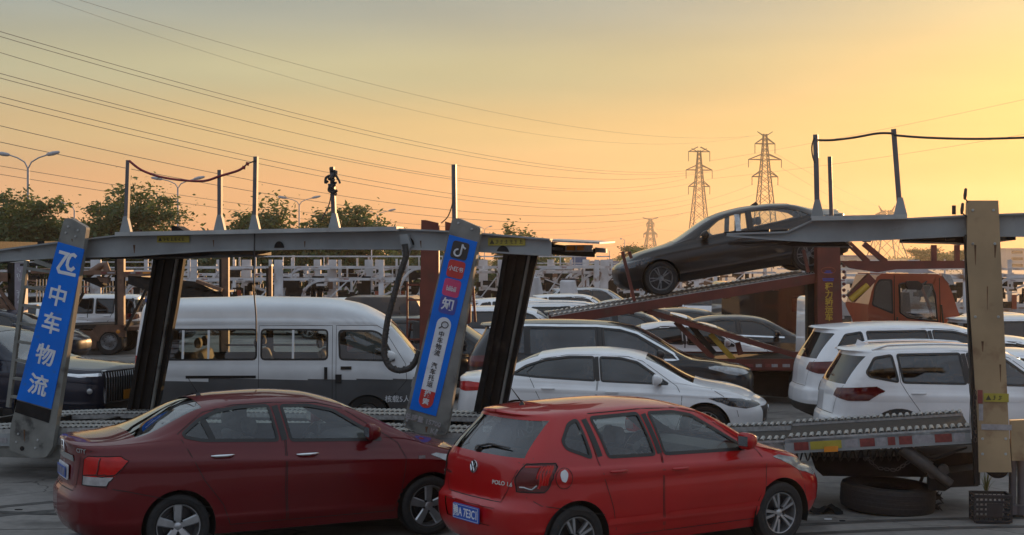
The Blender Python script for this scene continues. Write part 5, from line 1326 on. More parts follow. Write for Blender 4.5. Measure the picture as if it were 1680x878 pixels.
def sign_pillar(parent, name, outline, board, v=-.16, depth=.09):
    o = obj('sign_pillar', plate(outline, v, depth, .03), M_('pillar_grey'), parent)
    bb = obj('sign_board', plate(board, v - .012, .014), M_('sign_blue'), o)
    return o, bb
def axis_frame(p_bot, p_top, v):
    """frame along a leaning pillar: function (pixel) -> origin; ex across, ey along"""
    a, b_ = Vector((*LU(*p_bot, v),)), Vector((*LU(*p_top, v),)); e = (b_ - a).normalized()
    ey = Vector((e.x, 0, e.y)); ex = Vector((e.y, 0, -e.x))
    return ex, ey
V1 = -.175
p1, b1 = sign_pillar(trl, 'pillar', [(107, 358), (116, 358), (142, 373), (86, 735), (76, 750), (52, 752), (15, 738), (17, 700), (104, 363)], [(95, 397), (138, 409), (84, 671), (27, 655)])
ex, ey = axis_frame((52, 700), (117, 400), V1)
def on1(px, py): u, z = LU(px, py, V1); return Vector((u, V1, z))
for ch, px, py in (('中', 94, 488), ('车', 84, 533), ('物', 74, 585), ('流', 62, 634)):
    text(ch, .275, (on1(px, py), ex, ey), M_('sign_white'), b1, bold=.0055, thick=.004)
# the angular ZC emblem: a folded Z stroke and a C
def stroke(pts, w, v, m, parent, name):
    q = MB()
    P3 = [Vector((*LU(x, y, v),)) for x, y in pts]; n = len(P3); L_, R2 = [], []
    for i, p in enumerate(P3):
        d0 = (p - P3[i - 1]).normalized() if i else None; d1 = (P3[i + 1] - p).normalized() if i < n - 1 else None
        d = (d0 + d1).normalized() if (d0 and d1) else (d0 or d1); nn = Vector((-d.y, d.x)); k = 1 / max(.5, abs(nn.dot(Vector((-(d1 or d0).y, (d1 or d0).x)))))
        L_.append(p + nn * w / 2 * k); R2.append(p - nn * w / 2 * k)
    for i in range(n - 1):
        q.add([(a.x, v, a.y) for a in (L_[i], R2[i], R2[i + 1], L_[i + 1])], [(0, 1, 2, 3)])
    return obj(name, weld(q), M_(m), parent)
stroke([(97, 413), (111, 417), (95, 440), (97, 446), (124, 452)], .042, V1 - .002, 'sign_white', b1, 'emblem_stroke')
stroke([(125, 422), (121, 418), (116, 419), (112, 426), (110, 435), (112, 441), (117, 443), (122, 439)], .042, V1 - .004, 'sign_white', b1, 'emblem_stroke')
# paint patches and a bolt hole on the foot
obj('bolt_hole', plate([(36 + 3.5 * math.cos(a), 736 + 4 * math.sin(a)) for a in np.linspace(0, 5.8, 10)], -.166, .004), M_('grime_black'), p1)
obj('paint_patch', plate([(28, 657), (84, 673), (80, 694), (24, 676)], -.166, .004), M_('grime_black'), p1)

p2, b2 = sign_pillar(trl, 'pillar', [(742, 358), (752, 358), (789, 374), (735, 700), (731, 714), (690, 712), (660, 700)], [(737, 385), (783, 397), (715, 683), (672, 671)])
ex, ey = axis_frame((694, 680), (760, 390), V1)
def tile(px, py, s, m, name):
    c = on1(px, py); h = s / 2
    q = MB(); q.prism(round_poly([(-h, -h), (h, -h), (h, h), (-h, h)], s * .2, 4), (c, ex, ey, ex.cross(ey)), .005); return obj(name, q, M_(m), b2), c
S_ = .205
t1, c = tile(754.5, 411, S_, 'sign_dark', 'app_tile')
nt_ = MB(); fz = ex.cross(ey)
ring = [c + fz * .010 + ex * (-.018 + .040 * math.cos(a)) + ey * (-.032 + .040 * math.sin(a)) for a in np.linspace(math.pi * .5, math.pi * 2.0, 14)]
nt_.tube(ring + [c + fz * .010 + ex * .022 + ey * .078], .0115, 6)
nt_.tube([c + fz * .010 + ex * .022 + ey * .072, c + fz * .010 + ex * .036 + ey * .045, c + fz * .010 + ex * .066 + ey * .032], .012, 6); obj('note_symbol', nt_, M_('sign_white'), t1, smooth=60)
t2, c = tile(748, 442, S_, 'sign_red', 'app_tile'); text('小红书', .066, (c + fz * .008, ex, ey), M_('sign_white'), t2, bold=.0008, wscale=.92)
t3, c = tile(741, 472.5, S_, 'sign_pink', 'app_tile'); text('bilibili', .085, (c + fz * .008 - ey * .012, ex, ey), M_('sign_white'), t3, bold=.0012, wscale=.62)
for dx in (-.03, .03): pass
t4, c = tile(735, 501, S_, 'sign_indigo', 'app_tile'); text('知', .155, (c + fz * .008, ex, ey), M_('sign_white'), t4, bold=.003)
ca, cb = on1(731, 521), on1(703, 641); w2 = .088; Lb_ = (cb - ca).length
q = MB(); poly = [(w2 * math.cos(a), -w2 + w2 * math.sin(a)) for a in np.linspace(0, math.pi, 12)] + [(-w2, -Lb_), (w2, -Lb_)]
sb = None
eyb = (ca - cb).normalized(); exb = Vector((eyb.z, 0, -eyb.x))
q.prism(poly, (ca, exb, eyb, fz), .005); sb = obj('search_bar', q, M_('sign_white'), b2)
q = MB(); poly = [(w2, -Lb_), (-w2, -Lb_)] + [(w2 * math.cos(a), -Lb_ - .12 + w2 * math.sin(a)) for a in np.linspace(-math.pi, 0, 12)]
q.prism(poly, (ca, exb, eyb, fz), .0055); rb = obj('search_button', q, M_('sign_red'), b2)
def along(d, dx=0): return ca - eyb * d + exb * dx + fz * .009
q = MB(); cc = along(.085, .014); q.tube([cc + exb * (.040 * math.cos(a)) + eyb * (.036 * math.sin(a)) for a in np.linspace(0, 2 * math.pi, 20)], .006, 5, cap=False); q.tube([cc - exb * .030 - eyb * .026, cc - exb * .062 - eyb * .055], .007, 5); obj('lens_symbol', q, M_('sign_dark'), sb)
for i, ch in enumerate('中车物流 汽车托运'):
    if ch != ' ': text(ch, .074, (along(.205 + .0755 * i), exb, eyb), M_('sign_dark'), sb, bold=.0012)
for i, ch in enumerate('搜索'): text(ch, .082, (along(Lb_ + .045 + .092 * i) + fz * .001, exb, eyb), M_('sign_white'), rb, bold=.002)
c = on1(694, 690); text('总质量 15700', .078, (c + fz * .008, ex, ey), M_('tape_white'), p2, bold=.002); c = on1(712, 708); text('Kg', .08, (c + fz * .008, ex, ey), M_('tape_white'), p2, bold=.002)
# black channel columns on the far side
def column(out, v, grooves, parent):
    o = obj('channel_column', plate(out, v, .08), M_('grime_black'), parent)
    for a, b_ in grooves:
        p, q_ = LU(*a, v), LU(*b_, v); g_ = MB(); g_.bar((p[0], v - .02, p[1]), (q_[0], v - .02, q_[1]), .045, .05, up=(0, 1, 0)); obj('guide_rail', g_, M_('grime_black'), o)
    p, q_ = LU(*grooves[-1][0], v), LU(*grooves[-1][1], v); g_ = MB(); g_.bar((p[0] + .06, v - .03, p[1]), (q_[0] + .06, v - .03, q_[1]), .03, .05, up=(0, 1, 0)); obj('guide_edge', g_, M_('pillar_grey'), o)
column([(252, 419), (302, 419), (290, 500), (262, 650), (252, 690), (204, 690), (212, 650), (240, 500)], 2.2, [((257, 425), (214, 680)), ((270, 425), (226, 680)), ((286, 425), (243, 680))], trl)
column([(826, 414), (882, 418), (870, 470), (828, 680), (822, 700), (772, 700), (776, 680), (812, 500)], 2.2, [((832, 420), (784, 690)), ((846, 420), (796, 690)), ((862, 420), (810, 690))], trl)
# rear overhang with lamp cluster and loading flap
u0, z0 = LU(902, 395); u1, z1 = LU(976, 397)
q = plate([(902, 400), (976, 408), (976, 422), (902, 418)], 1.2, .1); obj('tail_beam', q, M_('grime_black'), trl)
q = MB(); q.add([(u0 - .2, .3, z0 + .02), (u1, .3, z1 + .0), (u1 - .1, 1.9, z1 + .03), (u0 - .3, 1.9, z0 + .05), (u0 - .2, .3, z0 - .0), (u1, .3, z1 - .02), (u1 - .1, 1.9, z1 + .01), (u0 - .3, 1.9, z0 + .03)], [(0, 1, 2, 3), (7, 6, 5, 4), (0, 4, 5, 1), (1, 5, 6, 2), (2, 6, 7, 3), (3, 7, 4, 0)]); obj('loading_flap', q, M_('galvanised'), trl)
q = MB(); a, z = LU(928, 413, 1.1); e, z2 = LU(972, 402, 1.1); q.box(((a + e) / 2, 1.1, (z + z2) / 2), (e - a, .06, z2 - z)); obj('tail_lamp_panel', q, M_('galvanised'), trl)
for p0, p1_ in ((930, 943), (947, 958)):
    a, z = LU(p0, 411, 1.06); e, z2 = LU(p1_, 404, 1.06); q = MB(); q.box(((a + e) / 2, 1.06, (z + z2) / 2), (e - a, .04, z2 - z)); obj('tail_lamp', q, M_('lamp_amber'), trl)
q = plate([(976, 406), (994, 408), (994, 415), (976, 414)], 1.3, .1); obj('flap_end', q, M_('steel_grey'), trl)

# ---- lower decks: corrugated wheel tracks
def weld2(mb):
    # merge coincident points but keep the two materials
    key = {}; vm = []; out = MB()
    for v in mb.v:
        k = tuple(round(c, 4) for c in v)
        if k not in key: key[k] = len(out.v); out.v.append(v)
        vm.append(key[k])
    for f, m in zip(mb.f, mb.m): out.f.append(tuple(vm[i] for i in f)); out.m.append(m)
    return out
def track(parent, pts, v0, v1, pitch=.07, m='galvanised', name='wheel_track', amp=.016):
    """galvanised ribbed plank following pts [(u,z)...]"""
    q = MB(); us = [];
    for (a, z), (c, e) in zip(pts[:-1], pts[1:]):
        n = max(1, int(abs(c - a) / pitch))
        for k in range(n): us.append((a + (c - a) * k / n, z + (e - z) * k / n))
    us.append(pts[-1])
    prof = []
    for i, (a, z) in enumerate(us[:-1]):
        c, e = us[i + 1]; d = c - a
        prof += [(a, z), (a + d * .35, z + (e - z) * .35), (a + d * .5, z + (e - z) * .5 + amp), (a + d * .85, z + (e - z) * .85 + amp)]
    prof.append(us[-1])
    vs = [(a, v0, z) for a, z in prof] + [(a, v1, z) for a, z in prof]; n = len(prof)
    for i in range(n - 1): q.cur = 1 if i % 4 == 0 else 0; q.add([vs[i], vs[i + 1], vs[n + i + 1], vs[n + i]], [(0, 1, 2, 3)])
    q.cur = 0
    vs = [(a, v, z - dz) for v in (v0, v1) for dz in (0.002, .06) for a, z in us]; n = len(us)
    for s0 in (0, 2 * n): q.add(vs[s0:s0 + 2 * n], [(i, i + 1, n + i + 1, n + i) for i in range(n - 1)])
    return obj(name, weld2(q), [M_(m), M_('tread_dark')], parent)
lowL = [LU(-90, 707), LU(60, 702), LU(300, 700), LU(600, 706), LU(788, 711.5)]
for v0, v1 in ((0, .28), (.42, .70), (1.70, 1.98), (2.12, 2.40)): track(trl, lowL, v0, v1, name='wheel_track')
for v0, v1 in ((.28, .42), (1.98, 2.12)):
    f = lift([(u, z - .03) for u, z in lowL], v0, v1, 'mesh_strip', 'tread_dark', trl)
for v in (0.0, 2.34):
    f = MB()
    for (a, z), (c, e) in zip(lowL[:-1], lowL[1:]): f.bar((a, v + .05, z - .14), (c, v + .05, e - .14), .1, .16)
    obj('side_rail', weld(f, 1e-5), M_('steel_grey'), trl)
f = MB()
for (a, z), (c, e) in zip(lowL[:-1], lowL[1:]): f.bar((a, 1.2, z - .2), (c, 1.2, e - .2), .5, .2)
obj('chassis_beam', weld(f, 1e-5), M_('grime_black'), trl)
for i in range(14):
    u = -2.4 + i * .75
    if u > 7.6: break
    f = MB(); f.box((u, 1.2, .60), (.08, 2.3, .12)); obj('cross_member', f, M_('grime_black'), trl)
for u, m in ((-1.2, 'tape_red'), (-.9, 'tape_white'), (.55, 'tape_red'), (.85, 'tape_white'), (1.3, 'tape_red')):
    z = np.interp(u, [p[0] for p in lowL], [p[1] for p in lowL]); f = MB(); f.box((u, -.003, z - .14), (.26, .006, .06)); obj('reflective_tape', f, M_(m), trl)
lo2 = MB(); lo2.bar((-3, .1, .38), (1.9, .1, .40), .1, .2); obj('lower_rail', lo2, M_('pillar_grey'), trl)
# trailer wheels (hidden behind the maroon car but standing there)
for u in (3.0, 4.3):
    for v, o in ((.16, -1), (2.24, 1)): add_wheel(trl, (u, v, .40), o, .40, .24, .22, 'truck', 'rim_steel', 1)
# ladder leaning at the left end
lad = MB(); a0, a1 = LU(44, 428, -.02), LU(14, 668, -.02); c0, c1 = LU(98, 436, -.02), LU(70, 676, -.02)
for s0, s1 in ((a0, a1), (c0, c1)): lad.bar((s0[0], -.02, s0[1]), (s1[0], -.02, s1[1]), .05, .05, up=(0, 1, 0))
ld = obj('ladder', lad, M_('pillar_grey'), trl)
for k in range(8):
    t = (k + .4) / 8; f = MB(); f.bar((a0[0] + (a1[0] - a0[0]) * t, -.02, a0[1] + (a1[1] - a0[1]) * t), (c0[0] + (c1[0] - c0[0]) * t, -.02, c0[1] + (c1[1] - c0[1]) * t), .035, .045, up=(0, 1, 0)); obj('ladder_rung', f, M_('pillar_grey'), ld)
f = MB(); p = LU(58, 428); q_ = LU(92, 440); f.bar((p[0], .0, p[1]), (q_[0], 0, q_[1]), .05, .05, up=(0, 1, 0)); obj('ladder_bracket', f, M_('pillar_grey'), trl)
# posts on the upper deck
def post(parent, px0, py0, px1, py1, v, w=.05, gus=True, m='pole_grey'):
    a, b_ = LU(px0, py0, v), LU(px1, py1, v); q = MB(); q.bar((a[0], v, a[1]), (b_[0], v, b_[1]), w, w, up=(0, 1, 0)); o = obj('stanchion', q, M_(m), parent)
    if gus:
        g_ = MB(); d = .075; g_.prism([(b_[0] - d, b_[1]), (b_[0] + d, b_[1]), (b_[0] + w * .5, b_[1] + .2), (b_[0] - w * .5, b_[1] + .2)], FU(v - .03), .06); obj('post_foot', g_, M_('steel_grey'), o)
    return Vector((a[0], v, a[1]))
s1 = post(trl, 211, 263, 207, 381, .1); s2 = post(trl, 361, 279, 361, 379, .1); s3 = post(trl, 420, 257, 418, 379, .1); s4 = post(trl, 545, 274, 549, 377, .1); s5 = post(trl, 745, 270, 746, 362, .1, gus=False)
def cable(name, pts, r, m, parent, n=6, sub=5):
    P3 = [Vector(p) for p in pts]; out = []
    for i in range(len(P3) - 1):
        p0 = P3[max(i - 1, 0)]; p1 = P3[i]; p2 = P3[i + 1]; p3 = P3[min(i + 2, len(P3) - 1)]
        for k in range(sub):
            t = k / sub; out.append(0.5 * ((2 * p1) + (p2 - p0) * t + (2 * p0 - 5 * p1 + 4 * p2 - p3) * t * t + (3 * p1 - p0 - 3 * p2 + p3) * t ** 3))
    out.append(P3[-1]); q = MB(); q.tube(out, r, n); return obj(name, q, M_(m), parent, smooth=60)
def LV(px, py, v): u, z = LU(px, py, v); return (u, v, z)
rp = lead('safety_rope', 'dark red padded rope sagging between the stanchions at the upper left', 'rope')
cable('rope', [LV(x, y, .07) for x, y in ((212, 264), (232, 279), (262, 290), (300, 296), (335, 297), (361, 289), (388, 281), (398, 276))], .016, 'rope_red', rp)
cable('rope_end', [LV(x, y, .07) for x, y in ((398, 276), (406, 269), (419, 264))], .009, 'cable_dark', rp)
for x, y in ((400, 275), (406, 269)):
    q = MB(); q.lathe([(.001, -.03), (.03, 0), (.001, .03)], LV(x, y, .07), (1, 0, .6), 8); obj('rope_knot', q, M_('rope_red'), rp, smooth=60)
sb_ = lead('strap_bundle', 'bundle of dark straps hung around the stanchion below the crooked lamps', 'straps')
rnd = random.Random(4)
for k in range(10):
    y0 = 280 + k * 4.2; x0 = 546 + 2.2 * math.sin(k * 1.7)
    cable('strap', [LV(x0 + rnd.uniform(-5, 5), y0 + rnd.uniform(-3, 3), rnd.uniform(.03, .14)) for _ in range(5)], .017, 'cable_dark', sb_, sub=4)
cable('strap', [LV(x, y, .04) for x, y in ((541, 288), (535, 292), (534, 300), (538, 297))], .016, 'cable_dark', sb_)
cable('strap', [LV(x, y, .04) for x, y in ((549, 284), (556, 296), (558, 301))], .014, 'cable_dark', sb_)
cable('strap', [LV(x, y, .04) for x, y in ((541, 305), (540, 313), (548, 316), (553, 312))], .018, 'cable_dark', sb_)
cable('strap', [LV(x, y, .04) for x, y in ((543, 320), (540, 335), (532, 352), (527, 362))], .007, 'cable_dark', sb_)
cable('strap', [LV(x, y, .04) for x, y in ((743, 322), (742, 335), (735, 355), (724, 366))], .007, 'cable_dark', lead('thin_cord', 'thin cord hanging from the stanchion above the second sign pillar', 'cord'))
hs = lead('hydraulic_hose', 'thick black corrugated hose looping down from the upper deck beside the second sign pillar', 'hose')
hp_ = [LV(x, y, -.05) for x, y in ((664, 402), (666, 420), (658, 445), (648, 480), (637, 520), (631, 560), (631, 585), (640, 602), (655, 608), (672, 604), (682, 592), (688, 575))]
cable('hose', hp_, .036, 'hose_black', hs, n=10, sub=6)
q = MB()
P3 = [Vector(p) for p in hp_]
for i in range(len(P3) - 1):
    n = max(2, int((P3[i + 1] - P3[i]).length / .045))
    for k in range(n):
        c = P3[i].lerp(P3[i + 1], k / n); q.lathe([(.035, -.012), (.042, 0), (.035, .012)], c, P3[i + 1] - P3[i], 8)
tag(obj('hose_ring', q, M_('hose_black'), hs, smooth=60), kind='stuff')
q = plate([(655, 385), (668, 384), (674, 404), (668, 420), (660, 420)], -.04, .08); obj('hose_bracket', q, M_('steel_grey'), hs)
cv = lead('hanging_cable', 'thin black cable hanging in front of the passenger van roof', 'cable')
cable('cable', [LV(x, y, -.02) for x, y in ((418, 380), (417, 430), (417, 480), (420, 520), (420, 560))], .009, 'cable_dark', cv)

# ---------------------------------------------------------------- right-hand trailer
trr = lead('car_transporter_trailer', 'car transporter trailer with a broad beige column and folded ramp, right edge of the picture', 'trailer')
ro = plate([(1588, 329), (1638, 329), (1655, 700), (1660, 775), (1606, 775), (1604, 700), (1586, 420)], -.12, .42); co = obj('main_column', ro, M_('column_beige'), trr)
q = plate([(1583, 385), (1590, 385), (1608, 690), (1608, 796), (1600, 798)], -.09, .3); obj('column_edge', q, M_('grime_black'), trr)
warn_label(1614, 646, 1655, 659, co, v=-.125)
for (x0, y0, x1, y1), m in (((1604, 640, 1612, 662), 'tape_red'), ((1606, 663, 1613, 690), 'tape_white'), ((1610, 697, 1660, 705), 'tape_white')):
    a, e = LU(x0, y1, -.125), LU(x1, y0, -.125); q = MB(); q.box(((a[0] + e[0]) / 2, -.124, (a[1] + e[1]) / 2), (abs(e[0] - a[0]), .005, abs(e[1] - a[1]))); obj('reflective_tape', q, M_(m), co)
topR = [(1192, 384), (1290, 381), (1335, 361), (1490, 359), (1588, 354), (1760, 348)]
botR = [(1192, 386), (1262, 392), (1335, 396), (1420, 394), (1588, 386), (1760, 388)]
i_beam(topR, botR, 0.0, 'upper_beam', trr); i_beam(topR, botR, 2.3, 'upper_beam', trr)
pA, pB = LU(1332, 357), LU(1488, 354); b = MB(); b.bar((pA[0], .03, pA[1] - .012), (pB[0], .03, pB[1] - .012), .26, .05); obj('ledge', b, M_('steel_edge'), trr)
dk = [LU(x, y + 3) for x, y in topR]
lift([(u, z - .07) for u, z in dk], .17, .75, 'upper_track', 'tread_dark', trr); lift([(u, z - .07) for u, z in dk], 1.7, 2.29, 'upper_track', 'tread_dark', trr)
for px in (1290, 1350, 1420, 1500, 1560, 1660): u, z = LU(px, 386); c = MB(); c.box((u, 1.2, z), (.1, 2.2, .1)); obj('cross_member', c, M_('grime_black'), trr)
q = plate([(1262, 392), (1380, 392), (1395, 404), (1300, 404), (1275, 400)], .3, 1.8); obj('belly_plate', q, M_('grime_black'), trr)
q = plate([(1480, 388), (1590, 384), (1590, 400), (1570, 398), (1480, 396)], .3, 1.8); obj('belly_plate', q, M_('grime_black'), trr)
for x0 in (1187, 1218):
    q = plate([(x0, 381), (x0 + 75, 376), (x0 + 75, 381), (x0 + 3, 386)], .5 if x0 > 1200 else .2, .12); obj('loading_finger', q, M_('grime_black'), trr)
r1 = post(trr, 1338, 221, 1341, 357, .1, w=.055); r2 = post(trr, 1361, 257, 1364, 357, .6, w=.045, gus=False); r3 = post(trr, 1466, 212, 1477, 354, .1, w=.055)
ck = lead('safety_cable', 'black cable strung between the stanchions at the upper right', 'cable')
cable('cable', [LV(x, y, .07) for x, y in ((1341, 230), (1365, 230), (1400, 226), (1440, 219), (1466, 219))], .014, 'cable_dark', ck)
cable('cable', [LV(x, y, .07) for x, y in ((1467, 222), (1520, 226), (1600, 228), (1680, 226), (1740, 224))], .014, 'cable_dark', ck)
cable('cable_tail', [LV(x, y, .07) for x, y in ((1336, 226), (1332, 240), (1333, 255), (1337, 268))], .009, 'cable_dark', ck)
for x, y0, y1 in ((1583, 316, 330), (1578, 340, 350)):
    q = MB(); u, z = LU(x, y0, -.1); q.lathe([(.001, .1), (.016, .09), (.02, .02), (.014, -.02), (.001, -.03)], (u, -.1, z - .05), (.1, 0, 1), 10); u2, z2 = LU(x + 8, y1 + 6, -.1); q.tube([(u, -.1, z - .06), (u2, -.1, z2)], .008, 5); obj('marker_lamp', q, M_('cable_dark'), trr, smooth=60)
u, z = LU(1565, 352, .3); q = MB(); q.tube([(u, .3, z), (u, .3, z + .1)], .022, 8); obj('deck_stub', q, M_('cable_dark'), trr)
# folded ramp and lower deck
rampN = [LU(1288, 719, 0), LU(1593, 701, 0)]; rampF = [(u, z) for u, z in rampN]
flatN = [LU(1120, 727), LU(1286, 722)]
for v0, v1 in ((0, .32), (1.5, 1.82)):
    track(trr, rampN, v0, v1, pitch=.075, amp=.018); track(trr, flatN, v0, v1, pitch=.075, amp=.018)
f = lift([(u, z - .03) for u, z in rampN], .32, 1.5, 'ramp_mesh', 'tread_dark', trr)
f = lift([(u, z - .06) for u, z in flatN], .32, 1.5, 'deck_mesh', 'tread_dark', trr)
for v in (0.0, 1.74):
    f = MB(); (a, z), (c, e) = rampN; f.bar((a, v + .04, z - .10), (c, v + .04, e - .10), .08, .15); obj('ramp_rail', f, M_('steel_grey'), trr)
    f = MB(); (a, z), (c, e) = flatN; f.bar((a, v + .04, z - .10), (c, v + .04, e - .10), .08, .15); obj('side_rail', f, M_('pillar_grey'), trr)
(a, z), (c, e) = rampN
for t0, t1, m in ((.05, .13, 'tape_red'), (.14, .31, 'label_yellow'), (.33, .40, 'tape_white'), (.41, .49, 'tape_red'), (.50, .55, 'tape_white'), (.56, .60, 'tape_red'), (.62, .69, 'tape_red'), (.70, .80, 'tape_white'), (.81, .90, 'tape_red'), (.91, .97, 'tape_white')):
    f = MB(); f.bar((a + (c - a) * t0, -.003, z + (e - z) * t0 - .10), (a + (c - a) * t1, -.003, z + (e - z) * t1 - .10), .006, .09); obj('reflective_tape', f, M_(m), trr)
q = plate([(1352, 733), (1375, 732), (1375, 741), (1352, 742)], -.02, .02); obj('side_lamp', q, M_('lamp_amber'), trr)
# spring, dark undergear, hydraulic ram
q = MB(); n = 13; sp_ = [LV(1305 + (1480 - 1305) * i / (2 * n), 738 + 18 * (i % 2), .35) for i in range(2 * n + 1)]; cable('brake_coil', sp_, .011, 'cable_dark', trr, sub=4)
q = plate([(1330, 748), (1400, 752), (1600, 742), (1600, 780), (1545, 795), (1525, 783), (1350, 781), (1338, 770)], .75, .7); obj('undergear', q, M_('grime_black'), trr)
q = plate([(1523, 780), (1605, 770), (1605, 798), (1560, 800), (1550, 806), (1523, 804)], .2, .5); obj('support_leg', q, M_('grime_black'), trr)
q = MB(); q.tube([LV(1480, 735, .1), LV(1525, 768, .1)], .075, 12); ra_ = obj('hydraulic_ram', q, M_('ram_dark'), trr, smooth=50); q = MB(); q.tube([LV(1520, 764, .1), LV(1560, 795, .1)], .055, 10); obj('ram_rod', q, M_('ram_dark'), ra_, smooth=50)
for x in (1530, 1548): q = MB(); q.lathe([(.001, .05), (.06, .05), (.06, -.05), (.001, -.05)], LV(x, 776 - (x - 1530) * .3, .15), (0, 1, 0), 10); obj('valve', q, M_('ram_dark'), trr)
for k in range(5): cable('hydraulic_line', [LV(1480 + k * 6, 738, .3), LV(1500 + k * 9, 752 + 3 * (k % 2), .25), LV(1535 + 9 * k, 748 - 2 * k, .2), LV(1578 + 2 * k, 738 - k, .25)], .012, 'cable_dark', trr)
cable('air_hose', [LV(x, y, .9) for x, y in ((1425, 780), (1440, 790), (1465, 800), (1490, 802), (1508, 793), (1514, 780))], .022, 'cable_dark', trr)
for k in range(6): cable('air_hose', [LV(x, y, .4) for x, y in ((1612, 762 + k), (1630, 772 + k * 2), (1648, 770 + k * 2), (1656, 758 + k), (1658, 750))], .013, 'cable_dark', trr)
for x in (1661, 1675):
    q = MB(); u, z = LU(x, 752, .4); q.tube([(u, .4, z + .1), (u, .4, .12)], .04, 10); q.lathe([(.001, .06), (.09, .04), (.09, -.06), (.001, -.08)], (u, .4, .085), (0, 0, 1), 14); obj('landing_leg', q, M_('pole_grey'), trr, smooth=40)
q = plate([(1657, 690), (1760, 686), (1760, 756), (1660, 756)], -.08, .1); obj('side_skirt', q, M_('column_beige'), trr)
q = plate([(1600, 390), (1606, 390), (1606, 770), (1600, 770)], 1.9, .3); obj('main_column', q, M_('column_beige'), trr)

# ---------------------------------------------------------------- things on the ground at the right
ty = thing('discarded_tyre', 'worn black truck tyre lying flat on the ground under the folded ramp', 'tyre', G(1455, 16.55)); ty.rotation_euler = (R_(1.5), R_(3), 0)
q = MB(); R0, h_ = .525, .30
q.lathe([(.30, .03), (.33, .015), (.47, .0), (.515, .03), (.525, .08), (.525, .24), (.515, .28), (.47, h_), (.40, h_ - .012), (.33, h_ - .02), (.295, h_ - .05), (.30, h_ - .09), (.42, .20), (.42, .1), (.30, .07)], (0, 0, 0), (0, 0, 1), 56, closed=True); obj('casing', q, M_('tyre_rubber'), ty, smooth=40)
for k, zz in enumerate((.09, .135, .185, .23)):
    q = MB(); q.lathe([(.5235, zz - .006), (.528, zz - .004), (.528, zz + .012), (.5235, zz + .016)], (0, 0, 0), (0, 0, 1), 56); obj('tread_rib', q, M_('tyre_rubber'), ty, smooth=40)
rnd = random.Random(7)
for k in range(7): q = MB(); a = R_(rnd.uniform(-25, 12)); c = Vector((.52 * math.cos(a), .52 * math.sin(a), rnd.uniform(.05, .27))); q.tube([c, c + Vector((.05, rnd.uniform(-.03, .03), rnd.uniform(-.02, .03))), c + Vector((rnd.uniform(.06, .1), rnd.uniform(-.05, .05), rnd.uniform(-.05, .04)))], [.018, .012, .004], 5); obj('torn_rubber', q, M_('tyre_rubber'), ty)
cr_ = thing('plastic_crate', 'black slatted plastic crate standing on the ground at the lower right', 'crate', G(1625, 15.75), R_(-6))
W_, D_, H_ = .375, .28, .31
for k in range(6):
    for s_ in (-1, 1):
        z = .02 + k * .052
        q = MB(); q.box((0, s_ * D_ / 2, z + .01), (W_, .012, .022)); obj('slat', q, M_('crate_plastic'), cr_); q = MB(); q.box((s_ * W_ / 2, 0, z + .01), (.012, D_ - .013, .022)); obj('slat', q, M_('crate_plastic'), cr_)
for x in np.linspace(-W_ / 2, W_ / 2, 9):
    for s_ in (-1, 1): q = MB(); q.box((x, s_ * (D_ / 2 - .008), H_ / 2), (.012 if abs(x) < W_ / 2 - .01 else .025, .012, H_ - .03)); obj('upright', q, M_('crate_plastic'), cr_)
for s_ in (-1, 1):
    q = MB(); q.box((0, s_ * D_ / 2, H_ - .01), (W_ + .02, .022, .022)); obj('rim_bar', q, M_('crate_plastic'), cr_); q = MB(); q.box((s_ * W_ / 2, 0, H_ - .012), (.022, D_, .018)); obj('rim_bar', q, M_('crate_plastic'), cr_)
q = MB(); q.box((0, 0, .012), (W_ - .02, D_ - .02, .012)); obj('base', q, M_('crate_plastic'), cr_)
q = MB(); q.box((.01, -D_ / 2 - .008, .15), (.16, .006, .14)); obj('side_panel', q, M_('crate_plastic'), cr_)
wd = thing('weed', 'small dry weed growing by the beige column foot', 'weed', G(1618, 17.6))
rnd = random.Random(3)
for k in range(16):
    a = rnd.uniform(0, 6.28); r_ = rnd.uniform(.04, .14); hh = rnd.uniform(.12, .34); q = MB()
    p0 = Vector((0, 0, 0)); p1_ = Vector((r_ * .4 * math.cos(a), r_ * .4 * math.sin(a), hh * .6)); p2_ = Vector((r_ * math.cos(a), r_ * math.sin(a), hh)); n_ = Vector((-math.sin(a), math.cos(a), 0)) * .008
    q.add([p0 - n_, p0 + n_, p1_ + n_, p1_ - n_, p2_], [(0, 1, 2, 3), (3, 2, 4)]); obj('blade', q, M_('leaf_dry'), wd)
rg = thing('rag', 'crumpled dark rag on the ground beside the flat tyre', 'rag', G(1352, 16.3))
bm = bmesh.new(); bmesh.ops.create_grid(bm, x_segments=14, y_segments=10, size=.16); rnd = random.Random(5)
for v in bm.verts: v.co.z = .03 + .05 * math.sin(v.co.x * 30 + 2 * math.sin(v.co.y * 23)) * math.cos(v.co.y * 19) ** 2 + rnd.uniform(0, .012); v.co.z = max(.006, v.co.z); v.co.x *= 1.2; v.co.y *= .8
me = bpy.data.meshes.new('cloth'); bm.to_mesh(me); bm.free(); obj('cloth', me, M_('grime_black'), rg, smooth=180)
